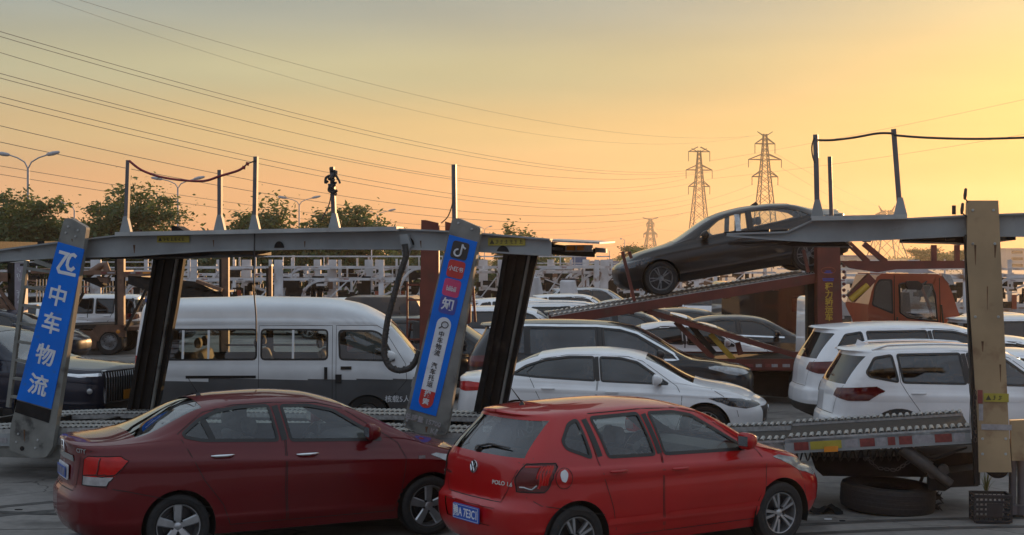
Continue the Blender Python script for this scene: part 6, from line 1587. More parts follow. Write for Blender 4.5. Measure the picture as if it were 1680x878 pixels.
for k, (px, D) in enumerate(((1358, 15.9), (1382, 15.8), (30, 16.5))):
    q = MB(); rnd = random.Random(k); q.prism([(.05 * rnd.uniform(.6, 1) * math.cos(a), .03 * rnd.uniform(.6, 1) * math.sin(a)) for a in np.linspace(0, 5.5, 8)], ((0, 0, .0), (1, 0, 0), (0, 1, 0), (0, 0, 1)), .008)
    o = obj('litter', q, M_('sign_white' if k in (0, 4) else 'grime_black')); o.location = G(px, D); tag(o, ['scrap of pale litter left of the flat tyre', 'dark chip of litter left of the flat tyre', 'dark stain-like scrap at the lower left', 'dark scrap near the maroon saloon', 'pale scrap in front of the flat tyre', 'dark scrap in front of the flat tyre, right side'][k], 'litter')

# ---------------------------------------------------------------- small hardware: bolts, weld seams, chains, rust runs
def bolts(pts, v, parent, r=.016, m='steel_edge'):
    for px, py in pts:
        u, z = LU(px, py, v); q = MB(); q.lathe([(.0005, .012), (r * .8, .012), (r, .004), (r, -.004)], (u, v, z), (0, -1, 0), 6); obj('bolt', q, M_(m), parent)
bolts([(112, 372), (128, 378), (108, 382), (124, 388), (30, 712), (62, 722), (27, 725), (58, 735)], -.162, p1)
bolts([(752, 366), (774, 376), (668, 690), (720, 700), (664, 697), (717, 706)], -.162, p2)
bolts([(1596, 345), (1630, 345), (1596, 400), (1632, 400), (1612, 720), (1650, 720), (1612, 745), (1650, 745), (1600, 520), (1638, 520)], -.122, co)
mat('rust_run', (0.16, 0.075, 0.035), 0.8, noise=0.3, scale=14)
rnd = random.Random(12)
for (px, py, L_, par, v) in ((1600, 402, 34, co, -.1215), (1633, 402, 22, co, -.1215), (1620, 470, 40, co, -.1215), (1641, 598, 30, co, -.1215), (1612, 560, 18, co, -.1215), (220, 402, 14, bm_, .066), (500, 396, 10, bm_, .066), (690, 395, 12, bm_, .066), (350, 394, 12, bm_, .066), (118, 392, 5, p1, -.162), (40, 705, 20, p1, -.162), (700, 700, 10, p2, -.162)):
    w_ = rnd.uniform(1.0, 2.6); sh = rnd.uniform(-1, 1)
    obj('rust_run', plate([(px - w_, py), (px + w_, py), (px + w_ * .3 + sh, py + L_), (px - w_ * .3 + sh, py + L_ * .9)], v, .0012), M_('rust_run'), par)
def chain(name, pts, parent, link=.05):
    P3 = [Vector(p) for p in pts]; seg = []
    for a, b_ in zip(P3[:-1], P3[1:]):
        n = max(1, int((b_ - a).length / link)); seg += [a.lerp(b_, k / n) for k in range(n)]
    q = MB()
    for i, (a, b_) in enumerate(zip(seg[:-1], seg[1:])):
        d = (b_ - a).normalized(); s_ = d.cross(Vector((0, 1, 0)) if i % 2 else Vector((.7, .7, .1))).normalized() * link * .28; c = (a + b_) / 2; h = d * link * .55
        q.tube([c - h, c - h * .6 + s_, c + h * .6 + s_, c + h, c + h * .6 - s_, c - h * .6 - s_, c - h], .006, 4, cap=False)
    return tag(obj(name, q, M_('cable_dark'), parent), kind='stuff')
chain('chain', [LV(1420, 750, -.02), LV(1440, 768, -.03), LV(1470, 772, -.03), LV(1500, 752, -.02)], trr)
chain('chain', [LV(1600, 640, -.14), LV(1598, 690, -.14), LV(1601, 735, -.14)], trr)
chain('chain', [LV(190, 706, -.03), LV(230, 728, -.03), LV(290, 726, -.03), LV(330, 708, -.03)], trl)
# ---------------------------------------------------------------- red transporter with the raised dark saloon
RD = 28.3                                            # distance of its near side
red = thing('car_transporter_trailer', 'rust-red car transporter carrying a tilted dark saloon on its raised ramp', 'trailer', (0, RD, 0))
def RZ(px, py, v=0.0):
    D = RD + v; return ((px - CX) / FP * D, CH - (py - HZ) / FP * D)
def rplate(poly, v, depth, name, m, parent=red):
    q = MB(); q.prism([RZ(x, y, v) for x, y in poly], FU(v), depth); return obj(name, q, M_(m), parent)
ra, rb_ = RZ(905, 524), RZ(1345, 452)
for v in (0.0, 2.2):
    q = MB(); q.bar((ra[0], v, ra[1] - .04), (rb_[0], v, rb_[1] - .04), .12, .18); obj('ramp_beam', q, M_('truck_red'), red)
for v0, v1 in ((0.02, .5), (1.7, 2.2)): track(red, [(ra[0], ra[1] + .07), (rb_[0], rb_[1] + .07)], v0, v1, pitch=.10, name='ramp_track', amp=.02)
for t in (.12, .3, .48, .66, .84):
    q = MB(); x = ra[0] + (rb_[0] - ra[0]) * t; z = ra[1] + (rb_[1] - ra[1]) * t; q.box((x, 1.1, z - .1), (.09, 2.1, .12)); obj('cross_member', q, M_('truck_red'), red)
# second ramp coming down to the right, perforated
q0, q1 = RZ(1062, 511), RZ(1308, 584)
for v in (0.0, .62, 1.6, 2.2):
    q = MB(); q.bar((q0[0], v, q0[1]), (q1[0], v, q1[1]), .06, .10); obj('ramp_edge', q, M_('truck_red'), red)
for v0, v1 in ((.03, .6), (1.63, 2.18)): track(red, [(q0[0] + .3, q0[1] - .03), (q1[0], q1[1] + .02)], v0, v1, pitch=.13, name='ramp_track', amp=.03)
q = MB(); a, z = RZ(1062, 506); e, z2 = RZ(1100, 514); q.bar((a, .3, z), (e, .3, z2), .5, .05); obj('ramp_lip', q, M_('galvanised'), red)
for (x0, y0, x1, y1), m in (((1108, 528, 1170, 588), 'truck_red'), ((1130, 530, 1172, 580), 'grime_black'), ((1165, 548, 1208, 595), 'truck_yellow'), ((1210, 562, 1215, 582), 'truck_red')):
    a, e = RZ(x0, y0, .2), RZ(x1, y1, .2); q = MB(); q.bar((a[0], .2, a[1]), (e[0], .2, e[1]), .07, .10); obj('ramp_strut', q, M_(m), red)
a, e = RZ(1180, 588), RZ(1330, 605)
for v in (0., 2.2):
    q = MB(); q.box(((a[0] + e[0]) / 2, v, (a[1] + e[1]) / 2 - .02), (e[0] - a[0] + 1.2, .1, .22)); obj('side_rail', q, M_('truck_red'), red)
q = MB(); q.box(((a[0] + e[0]) / 2, 1.1, (a[1] + e[1]) / 2 + .03), (e[0] - a[0] + 1.2, 2.1, .06)); obj('deck_plate', q, M_('tread_dark'), red)
for x0, x1, m in ((1222, 1236, 'tape_red'), (1240, 1250, 'tape_white'), (1256, 1265, 'tape_red'), (1266, 1276, 'tape_white'), (1284, 1296, 'tape_white')):
    p, r_ = RZ(x0, 597, -.06), RZ(x1, 603, -.06); q = MB(); q.box(((p[0] + r_[0]) / 2, -.056, (p[1] + r_[1]) / 2), (r_[0] - p[0], .006, .06)); obj('reflective_tape', q, M_(m), red)
rplate([(1205, 612), (1310, 612), (1310, 640), (1290, 652), (1240, 648), (1205, 640)], .5, 1.2, 'undergear', 'grime_black')
for x in (1120, 1185, 1330, 1370):
    for v, o in ((.1, -1), (2.1, 1)): X_, _ = RZ(x, 600, v); add_wheel(red, (X_, v, .42), o, .42, .24, .23, 'truck', 'rim_steel', 1)
# red post with yellow lettering
po = rplate([(1341, 403), (1378, 403), (1386, 640), (1343, 640)], -.25, .32, 'lettered_post', 'truck_red')
rplate([(1325, 436), (1341, 436), (1345, 640), (1325, 640)], .1, .25, 'inner_post', 'grime_black')
for i, ch in enumerate('程力轿运车'):
    x, z = RZ(1360, 471 + 12.6 * i, -.255); text(ch, .155, ((x, RD * 0 - .258, z), (1, 0, 0), (0, 0, 1)), M_('truck_yellow'), po, bold=.004)
x, z = RZ(1359, 444, -.258); q = MB(); q.tube([(x + .135 * math.cos(a), -.256, z + .062 * math.sin(a)) for a in np.linspace(0, 6.2832, 25)], .007, 5, cap=False); obj('oval_emblem', q, M_('truck_orange'), po)
x, z = RZ(1359, 456, -.258)
for dz, w_ in ((.10, .16), (.13, .10), (-.02, .22), (-.05, .2)): q = MB(); q.box((x, -.253, z + dz), (w_, .006, .02)); obj('emblem_line', q, M_('sign_indigo'), po)
for k in range(6): x, z = RZ(1384, 436 + 10 * k, 0); q = MB(); q.lathe([(.001, .03), (.03, .02), (.034, -.02), (.001, -.03)], (x, -.02, z), (0, 1, 0), 10); obj('pin_boss', q, M_('truck_red'), po)
for v in (0.0, 2.2):
    rplate([(1378, 428), (1600, 428), (1600, 440), (1470, 442), (1440, 447), (1395, 440)], v, .12, 'upper_beam', 'truck_red')
rplate([(1385, 431), (1600, 430), (1600, 434), (1385, 435)], .12, 2.0, 'upper_plate', 'tread_dark')
for (x0, y0, x1, y1) in ((1393, 400, 1424, 430), (1417, 400, 1453, 430)):
    a, e = RZ(x0, y0, .3), RZ(x1, y1, .3); q = MB(); q.bar((a[0], .3, a[1]), (e[0], .3, e[1]), .1, .10); obj('brace', q, M_('truck_red'), red)
for x, y0 in ((1532, 402), (1570, 402)):
    a, e = RZ(x, y0, .1), RZ(x, 430, .1); q = MB(); q.bar((a[0], .1, a[1]), (e[0], .1, e[1]), .09, .09); obj('stanchion', q, M_('truck_red'), red)
a, e = RZ(1395, 490, .1), RZ(1430, 455, .1); q = MB(); q.bar((a[0], .1, a[1]), (e[0], .1, e[1]), .16, .2); obj('hydraulic_ram', q, M_('truck_red'), red)
a, e = RZ(1395, 492, .0), RZ(1424, 468, .0); q = MB(); q.tube([(a[0], 0, a[1]), (e[0], 0, e[1])], .06, 10); obj('ram_rod', q, M_('truck_yellow'), red, smooth=50)
for x0, y0, x1, y1 in ((1318, 410, 1326, 447), (1021, 413, 1041, 494), (1032, 413, 1036, 424)):
    a, e = RZ(x0, y0, -.1), RZ(x1, y1, -.1); q = MB(); q.bar((a[0], -.1, a[1]), (e[0], -.1, e[1]), .06, .06); obj('stake', q, M_('truck_red'), red)

# the dark saloon on the ramp, nose down to the left
_w = PC([(-1, -1), (0, 0), (1.0, .84), (1.8, 1.58), (2.96, 2.72), (3.68, 3.52), (4.2, 4.15), (4.79, 4.80), (6, 6.0)])
BM = stretch(SEDAN, 1.0, 1.0, warp=lambda a: float(_w(a)), wr=.98, wf=3.90)
BM['zt'] = [(x, z + (.06 if x < .7 else 0)) for x, z in BM['zt']]
tl = math.atan2(rb_[1] - ra[1], rb_[0] - ra[0])
mx_ = (1084 + 1328) / 2; D_ = RD + .22
tp = (mx_ - 905) / (1345 - 905)
RM = Matrix.Rotation(math.pi, 4, 'Z') @ Matrix.Rotation(tl, 4, 'Y')
ctr = Vector(((mx_ - CX) / FP * D_, D_, CH - (437 - HZ) / FP * D_))
off = RM @ Vector(((BM['wr'] + BM['wf']) / 2, .84, BM['rw']))
root, S = car(BM, 'dark grey saloon tilted nose-down on the red loading ramp', ctr - off, math.pi, paint='grey_paint', lod=0, gl='clear_glass', rimstyle='double', rimmat='rim_steel', interior=True, tilt=tl, mirror_mat='black_trim')
fn = MB(); h, n = S.rayd((1.75, 0, 4), (0, 0, -1)); fn.prism([(-.1, -.01), (.10, -.01), (-.05, .06)], (h + Vector((0, -.02, 0)), (1, 0, 0), (0, 0, 1), (0, 1, 0)), .04); obj('roof_fin', fn, M_('grey_paint'), root)
for sg in (-1, 1):
    b = MB(); strip(S, [(2.255, 1.0), (2.215, 1.33)], .10, sg, .006, b, step=.06); obj('pillar_film', weld(b), M_('lamp_clear'), root)

# orange cab
cab = thing('truck_cab', 'orange truck cab with a black mirror beneath the red upper beam', 'truck cab', (0, 32.0, 0))
def CZ(px, py, v=0.0): D = 32.0 + v; return ((px - CX) / FP * D, CH - (py - HZ) / FP * D)
def cprism(poly, v, depth, name, m, parent=cab, rnd_=0.0):
    p = [CZ(x, y, v) for x, y in poly]
    if rnd_: p = round_poly(p, rnd_, 4)
    q = MB(); q.prism(p, FU(v), depth); return obj(name, q, M_(m), parent, smooth=35)
shell = [(1424, 640), (1424, 505), (1430, 478), (1438, 455), (1446, 449), (1538, 450), (1552, 458), (1562, 480), (1578, 530), (1584, 570), (1586, 640)]
for v_ in (0.0, 2.2):
    cprism([(1424, 640), (1424, 505), (1430, 478), (1438, 455), (1446, 449), (1475, 449.3), (1475, 640)], v_, .03, 'side_panel', 'truck_orange')
    cprism([(1475, 449.3), (1538, 450), (1533, 467), (1475, 465)], v_, .03, 'door_top', 'truck_orange')
    cprism([(1538, 450), (1552, 458), (1562, 480), (1578, 530), (1584, 570), (1586, 640), (1538, 640), (1538, 526), (1533, 484), (1530, 467)], v_, .03, 'front_pillar', 'truck_orange')
    cprism([(1475, 512), (1489, 521), (1538, 527), (1538, 640), (1475, 640)], v_, .03, 'door_panel', 'truck_orange')
def cquad(p0, p1, v0, v1, name, m, th=.03, parent=cab):
    a, e = CZ(*p0), CZ(*p1); q = MB(); q.bar((a[0], (v0 + v1) / 2, a[1]), (e[0], (v0 + v1) / 2, e[1]), v1 - v0, th); return obj(name, q, M_(m), parent)
cquad((1446, 450), (1540, 451), .03, 2.2, 'roof', 'truck_orange'); cquad((1426, 640), (1426, 500), .03, 2.2, 'back_panel', 'truck_orange'); cquad((1427, 500), (1444, 452), .03, 2.2, 'back_panel', 'truck_orange')
cquad((1541, 452), (1553, 462), .03, 2.2, 'roof_edge', 'truck_orange'); cquad((1554, 464), (1577, 528), .12, 2.1, 'windscreen', 'clear_glass', .01); cquad((1578, 530), (1585, 640), .03, 2.2, 'front_panel', 'truck_orange')
for v in (.03, 2.10): cquad((1554, 464), (1577, 528), v, v + .09, 'windscreen_post', 'truck_orange', .05)
w1 = cprism([(1433, 500), (1437, 472), (1443, 461), (1461, 461), (1463, 512)], -.012, .012, 'rear_window', 'dark_glass', rnd_=.05)
w2_ = cprism([(1475, 469), (1479, 466), (1526, 468), (1532, 484), (1536, 526), (1490, 519), (1479, 512)], -.014, .014, 'door_window', 'lamp_smoke', rnd_=.05)
MATS['cab_glass'] = None; del MATS['cab_glass']
glass('cab_glass', (.72, .72, .70), refl=1.5)
w2_.data.materials[0] = M_('cab_glass'); w1.data.materials[0] = M_('cab_glass')
q = MB(); q.tube([Vector((CZ(x, y)[0], -.01, CZ(x, y)[1])) for x, y in ((1475, 467), (1480, 465), (1529, 467), (1534, 484), (1538, 527), (1489, 521), (1477, 513), (1475, 467))], .022, 5); obj('window_frame', q, M_('black_trim'), cab)
cprism([(1430, 501), (1435, 470), (1442, 458), (1464, 458), (1466, 516)], -.007, .005, 'window_frame', 'black_trim', rnd_=.05)
for a_, e_ in (((1467, 452), (1468, 640)), ((1541, 456), (1546, 640))):
    a, e = CZ(*a_), CZ(*e_); q = MB(); q.bar((a[0], -.004, a[1]), (e[0], -.004, e[1]), .015, .012, up=(0, 1, 0)); obj('door_seam', q, M_('gap_black'), cab)
cprism([(1487, 466), (1490, 461), (1508, 461), (1514, 468), (1512, 476), (1490, 475)], -.32, .16, 'mirror', 'black_trim', rnd_=.06)
a, e = CZ(1500, 472), CZ(1520, 462); q = MB(); q.tube([(a[0], -.28, a[1]), (e[0], -.01, e[1])], .02, 6); obj('mirror_arm', q, M_('black_trim'), cab)
cprism([(1545, 448), (1560, 452), (1566, 466), (1560, 468), (1550, 458)], -.05, .25, 'visor_lamp', 'lamp_clear', rnd_=.03); cprism([(1448, 446), (1455, 440), (1515, 440), (1538, 449)], .3, 1.6, 'roof_deflector', 'carrier_white')
for a_, e_ in (((1471, 520), (1471, 560)), ((1543, 500), (1550, 560))):
    a, e = CZ(*a_), CZ(*e_); q = MB(); q.tube([(a[0], -.06, a[1]), (e[0], -.06, e[1])], .02, 6); obj('grab_bar', q, M_('black_trim'), cab)
for k in range(3):
    q = MB(); x_, z_ = CZ(1505, 575 + 22 * k); q.box((x_, -.05, z_), (.7, .12, .03)); obj('step', q, M_('grime_black'), cab)
cprism([(1430, 526), (1470, 527), (1470, 529), (1430, 528)], -.006, .01, 'side_stripe', 'steel_edge')
cprism([(1445, 545), (1560, 545), (1560, 640), (1445, 640)], .3, 1.6, 'cab_floor', 'plastic_grey'); cprism([(1476, 530), (1482, 480), (1492, 480), (1496, 530)], .4, .5, 'seat', 'seat_tan')
for x in (1450, 1556):
    for v, o in ((.15, -1), (2.05, 1)): X_, _ = CZ(x, 600, v); add_wheel(cab, (X_, v, .48), o, .48, .28, .28, 'truck', 'rim_steel', 2)

# red post and ladder behind the second sign pillar
D_ = 29.0
rp2 = thing('red_gantry', 'rust-red steel post with a ladder behind the second sign pillar', 'steel post', (0, D_, 0))
def GZ(px, py, D=D_): return ((px - CX) / FP * D, CH - (py - HZ) / FP * D)
def gplate(poly, v, depth, name, m, parent=rp2):
    q = MB(); q.prism([GZ(x, y) for x, y in poly], FU(v), depth); return obj(name, q, M_(m), parent)
gplate([(691, 361), (698, 361), (720, 366), (720, 640), (688, 640)], 0, .3, 'post', 'truck_red'); gplate([(728, 362), (742, 366), (742, 380), (728, 380)], .6, .3, 'post_cap', 'truck_red')
gplate([(690, 640), (730, 640), (735, 667), (685, 667)], -.1, .6, 'foot', 'truck_red')
gplate([(774, 468), (778, 470), (782, 528), (778, 528)], -.1, .08, 'stake', 'truck_red')
for x in (668, 690): gplate([(x - 2, 463), (x + 1, 463), (x + 1, 640), (x - 2, 640)], .1, .05, 'ladder_rail', 'truck_red')
for y in (466, 491, 523, 556, 590): gplate([(669, y), (690, y), (690, y + 3), (669, y + 3)], .11, .04, 'ladder_rung', 'truck_red')
gplate([(742, 520), (772, 500), (772, 530), (745, 545)], .3, .2, 'guard_plate', 'truck_red')

# ---------------------------------------------------------------- rust-brown transporters at the left
def depth_plate(D):
    def f(parent, poly, v, depth, name, m):
        q = MB(); q.prism([((x - CX) / FP * (D + v), CH - (y - HZ) / FP * (D + v)) for x, y in poly], FU(v), depth); return obj(name, q, M_(m), parent)
    return f
D_ = 43.0; fp = depth_plate(D_)
fb = thing('flatbed_truck', 'rust-brown flatbed transporter with twin rear wheels at the left', 'truck', (0, D_, 0))
fp(fb, [(95, 541), (150, 543), (158, 534), (200, 532), (206, 536), (206, 553), (196, 553), (188, 545), (172, 545), (164, 553), (162, 560), (95, 566)], 0, .12, 'side_skirt', 'rust_brown')
fp(fb, [(95, 534), (205, 531), (205, 537), (95, 541)], .12, 2.1, 'deck', 'tread_dark')
fp(fb, [(135, 557), (158, 556), (158, 572), (135, 573)], -.02, .3, 'tool_box', 'rust_brown'); fp(fb, [(95, 570), (130, 568), (130, 576), (95, 578)], .3, .2, 'guard_bar', 'grime_black')
fp(fb, [(205, 536), (240, 536), (240, 541), (205, 543)], .1, 2.0, 'tail_deck', 'rust_brown'); fp(fb, [(190, 556), (203, 556), (203, 570), (192, 570)], .2, .3, 'mudguard', 'black_trim')
X_ = (178 - CX) / FP * D_
for v, o in ((.14, -1), (.46, -1), (2.0, 1)): add_wheel(fb, (X_, v, .40), o, .40, .24, .25, 'truck', 'rim_steel', 1)
add_wheel(fb, ((100 - CX) / FP * D_, .2, .40), -1, .40, .24, .25, 'truck', 'rim_steel', 1)
q = MB(); a = ((194 - CX) / FP * D_, CH - (544 - HZ) / FP * D_); q.lathe([(.001, .03), (.06, .02), (.06, -.02)], (a[0], -.0, a[1]), (0, -1, 0), 12); obj('side_lamp', q, M_('lamp_amber'), fb)
up_ = depth_plate(42.6)
ug = thing('upper_deck_frame', 'rust-brown raised deck frame on a tall post behind the first sign pillar', 'deck frame', (0, 42.6, 0))
up_(ug, [(192, 415), (203, 415), (203, 533), (193, 533)], 0, .2, 'post', 'rust_brown'); up_(ug, [(188, 420), (192, 420), (192, 533), (188, 533)], .05, .2, 'black_rear_post', 'grime_black')  # the narrow black piece is a second post behind the brown one
for x0, x1, y0, y1, m in ((130, 190, 444, 451, 'rust_brown'), (203, 250, 446, 455, 'rust_brown'), (50, 95, 441, 449, 'rust_brown')): up_(ug, [(x0, y0), (x1, y0), (x1, y1), (x0, y1)], .0, 2.0, 'deck_rail', m)
for x0, x1, m in ((166, 174, 'tape_red'), (176, 188, 'tape_white'), (206, 212, 'tape_red'), (214, 222, 'tape_white'), (224, 231, 'tape_red'), (234, 246, 'lamp_amber')): up_(ug, [(x0, 446.5), (x1, 446.5), (x1, 449), (x0, 449)], -.01, .01, 'reflective_tape', m)
q = MB(); q.tube([((138 - CX) / FP * 42.6, .3, CH - (452 - HZ) / FP * 42.6), ((160 - CX) / FP * 42.6, .3, CH - (437 - HZ) / FP * 42.6), ((168 - CX) / FP * 42.6, .3, CH - (434 - HZ) / FP * 42.6), ((172 - CX) / FP * 42.6, .3, CH - (447 - HZ) / FP * 42.6)], .11, 8); obj('bent_pipe', q, M_('rust_brown'), ug, smooth=50)
up_(ug, [(128, 456), (160, 455), (170, 468), (166, 472), (140, 461)], .2, .4, 'hinge_bracket', 'grime_black'); up_(ug, [(158, 453), (178, 456), (176, 466), (164, 462)], .1, .3, 'bracket_plate', 'rust_brown')
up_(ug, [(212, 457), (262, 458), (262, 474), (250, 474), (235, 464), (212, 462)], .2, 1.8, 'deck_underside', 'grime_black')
for x0, y0, x1, y1, nm in ((248, 462, 206, 542, 'strut'), (138, 480, 116, 519, 'gas_strut')):
    a, e = ((x0 - CX) / FP * 42.6, CH - (y0 - HZ) / FP * 42.6), ((x1 - CX) / FP * 42.6, CH - (y1 - HZ) / FP * 42.6); q = MB(); q.bar((a[0], -.05, a[1]), (e[0], -.05, e[1]), .08, .08); obj(nm, q, M_('grime_black'), ug)
lp_ = depth_plate(41.0)
lt = thing('transporter_mast', 'lilac-grey transporter mast with worn white lettering at the far left', 'mast', (0, 41.0, 0))
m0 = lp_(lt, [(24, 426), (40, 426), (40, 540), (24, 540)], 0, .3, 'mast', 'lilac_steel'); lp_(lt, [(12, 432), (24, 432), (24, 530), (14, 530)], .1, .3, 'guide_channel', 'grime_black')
lp_(lt, [(22, 425), (42, 425), (42, 431), (22, 431)], -.02, .34, 'mast_cap', 'steel_edge'); lp_(lt, [(-10, 448), (18, 448), (18, 462), (-10, 462)], .1, .4, 'lamp_panel', 'rust_brown')
rnd = random.Random(8)
for y in (443, 451, 459, 478, 486, 494, 508):
    q = MB(); x0 = (31 - CX) / FP * 41; z0 = CH - (y - HZ) / FP * 41
    for k in range(5): q.box((x0 + rnd.uniform(-.05, .05), -.012, z0 + rnd.uniform(-.05, .05)), (rnd.uniform(.02, .08), .006, .014) if k % 2 else (.014, .006, rnd.uniform(.03, .1)))
    tag(obj('worn_lettering', q, M_('sign_white'), m0), kind='stuff')
for x0, y0, x1, y1 in ((-4, 470, 26, 512), (-4, 485, 20, 515)):
    a, e = ((x0 - CX) / FP * 41, CH - (y0 - HZ) / FP * 41), ((x1 - CX) / FP * 41, CH - (y1 - HZ) / FP * 41); q = MB(); q.bar((a[0], -.05, a[1]), (e[0], -.05, e[1]), .09, .09); obj('brace', q, M_('rust_brown'), lt)
lp_(lt, [(-30, 500), (60, 500), (60, 506), (-30, 506)], .4, .2, 'side_rail', 'rust_brown')
sr = depth_plate(38.0)
dr = thing('sloping_ramp', 'black slatted ramp sloping down behind the passenger van roof', 'ramp', (0, 38.0, 0))
sr(dr, [(210, 452), (320, 462), (366, 484), (366, 492), (300, 492), (250, 480), (210, 466)], .1, .05, 'side_plate', 'grime_black')
for k in range(10):
    x0 = 225 + k * 14; y0 = 455 + k * 2.8
    a = ((x0 - CX) / FP * 38, CH - (y0 - HZ) / FP * 38); q = MB(); q.box((a[0], 1.2, a[1]), (.16, 2.2, .05)); obj('slat', q, M_('grime_black'), dr)
q = MB(); a, e = ((322 - CX) / FP * 38, CH - (461 - HZ) / FP * 38), ((364 - CX) / FP * 38, CH - (476 - HZ) / FP * 38); q.bar((a[0], .1, a[1]), (e[0], .1, e[1]), .3, .08); obj('edge_rail', q, M_('rust_brown'), dr)
for x, y0, w_, lab, D2 in ((369, 422, 11, 'broad sunlit orange-brown post behind the passenger van roof', 38.3), (443, 437, 5, 'slim sunlit post right of the broad orange-brown post', 39.5)):
    f2 = depth_plate(D2); pt = thing('steel_post', lab, 'steel post', (0, D2, 0))
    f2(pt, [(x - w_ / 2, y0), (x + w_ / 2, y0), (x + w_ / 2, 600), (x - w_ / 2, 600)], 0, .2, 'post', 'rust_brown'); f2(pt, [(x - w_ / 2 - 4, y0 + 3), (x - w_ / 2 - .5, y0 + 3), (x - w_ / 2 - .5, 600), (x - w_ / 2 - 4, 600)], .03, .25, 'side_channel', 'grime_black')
    f2(pt, [(x - w_ / 2, y0 - 3), (x + w_ / 2, y0 - 3), (x + w_ / 2, y0), (x - w_ / 2, y0)], -.03, .3, 'cap', 'steel_edge')

# ---------------------------------------------------------------- white transporters parked further back
def carrier(label, px, D, rzd, L=12.5, seed=0, rail=True, name='car_transporter_trailer'):
    rnd = random.Random(seed); rail = seed % 3 != 2; rz = R_(rzd); o = at_center(px, D, L, rz)
    r = thing(name, label, 'trailer', o, rz, 'white car transporters parked in the background'); W = 2.4
    def bx(nm, c, d, m='carrier_white'): q = MB(); q.box(c, d); return obj(nm, q, M_(m), r)
    def br(nm, a, b_, w, m='carrier_white'): q = MB(); q.bar(a, b_, w, w); return obj(nm, q, M_(m), r)
    zu = rnd.uniform(1.95, 2.5)
    for y in (0, W):
        f_ = y == 0
        bx('lower_rail', (L / 2, y, .98), (L, .1, .13)); bx('upper_rail', (L / 2, y, zu), (L, .08, .10))
        if rail: bx('guard_rail', (L / 2, y, zu + .46), (L * .98, .05, .05))
        if rail and f_:
            for i in range(7):
                x = .25 + (L - .5) * i / 6
                if rnd.random() < .75: br('rail_post', (x, y, zu), (x, y, zu + rnd.choice((.46, .46, .6, .85))), .045)
        for i, x in enumerate((.6, L * .30, L * .62, L - .7) if f_ else (L * .2, L * .8)):
            wd_ = (.40, .14, .34, .2)[i]; p = bx('post', (x, y + (-.06 if f_ else .06), 1.75), (wd_, .12, 2.1)); bx('post_foot', (x, y + (-.07 if f_ else .07), .55), (wd_ + .02, .14, .5), 'carrier_blue')
            if f_ and wd_ > .3:
                for sx in (-.09, .09): q = MB(); q.lathe([(.001, .01), (.06, .01), (.06, -.01)], (x + sx, -.125, 1.1), (0, -1, 0), 10); obj('post_hole', q, M_('grime_black'), r)
        if f_:
            for i in range(4): x = L * (.1 + .22 * i); br('brace', (x, y, 1.05), (x + rnd.uniform(.6, 1.1), y, zu - .05), .05)
            for i in range(9): bx('reflector', (L * (i + .5) / 9, y - .046, zu), (.2, .008, .045), 'tape_red' if i % 2 else 'tape_white')
            for i in range(5): bx('equipment', (rnd.uniform(.8, L - .8), .5, rnd.uniform(1.2, 1.8)), (rnd.uniform(.2, .6), .15, rnd.uniform(.3, .8)), rnd.choice(('grime_black', 'rust_brown', 'pole_grey', 'grime_black')))
            for i in range(2): bx('ramp_stand', (rnd.uniform(.8, L - .8), .2, 1.25), (.16, .1, .6), 'truck_orange')
    for i in range(5): bx('deck_slat', (L * (i + .5) / 5, W / 2, zu + .02), (.4, W - .1, .03), 'tread_dark')
    for i in range(3):
        x0 = rnd.uniform(.5, L - 2.5); q = MB(); pts = [(x0 + .8 - .8 * math.cos(a), -.01, 1.2 + (zu - 1.25) * math.sin(a)) for a in np.linspace(0, math.pi / 2, 7)] + [(x0 + 1.9, -.01, zu - .05)]; q.tube(pts, .06, 5); obj('arched_bar', q, M_('carrier_white'), r)
    q = MB(); q.prism([(L - 1.6, .9), (L - .2, 1.2), (L - .2, 1.28), (L - 1.6, .98)], ((0, .2, 0), (1, 0, 0), (0, 0, 1), (0, 1, 0)), 2.0); obj('loading_ramp', q, M_('galvanised'), r)
    q = MB()
    for i in range(46):
        x = rnd.uniform(.3, L - .3); z = rnd.uniform(1.05, zu + .1); d = rnd.choice(((rnd.uniform(.3, 1.3), 0, rnd.uniform(-.5, .5)), (0, 0, rnd.uniform(.3, .9)), (rnd.uniform(.2, .5), 0, 0)))
        a_ = Vector((x, rnd.uniform(0, W), z)); b_ = a_ + Vector(d); b_.z = min(b_.z, zu + .5); q.bar(a_, b_, rnd.uniform(.03, .09), rnd.uniform(.03, .12))
    tag(obj('deck_gear', q, M_(rnd.choice(('carrier_white', 'rust_brown', 'carrier_white'))), r), kind='stuff')
    q = MB()
    for i in range(30):
        x = rnd.uniform(.3, L - .3); q.box((x, rnd.uniform(.1, W), rnd.uniform(1.05, zu - .1)), (rnd.uniform(.1, .6), .1, rnd.uniform(.05, .5)))
    tag(obj('dark_gear', q, M_('grime_black'), r), kind='stuff')
    bx('chassis', (L / 2, W / 2, .72), (L, .9, .25), 'grime_black')
    for x in (L * .3, L * .38):
        for y, s_ in ((.1, -1), (W - .1, 1)): add_wheel(r, (x, y, .42), s_, .42, .26, .24, 'truck', 'rim_steel', 2)
    return r
CL = [(395, 58, 3, 'white transporter frame left of centre, behind the broad orange-brown post'), (470, 70, -2, 'white transporter frame with tall guard rail, left of centre at the back'), (545, 60, 4, 'white transporter with blue-footed posts behind the passenger van roof'),
      (765, 62, 3, 'white transporter glimpsed between sign pillar and black column'), (935, 64, 2, 'white transporter with a blue-footed pillar right of the second black column'),
      (1010, 82, -4, 'white transporter frame behind the nose of the raised saloon'), (1550, 58, 5, 'white transporter frame behind the orange cab'), (1700, 52, -3, 'white transporter at the right edge behind the beige column'), (1110, 90, 6, 'distant white transporter under the raised saloon'), (60, 75, 4, 'white transporter frame behind the mast at the far left')]
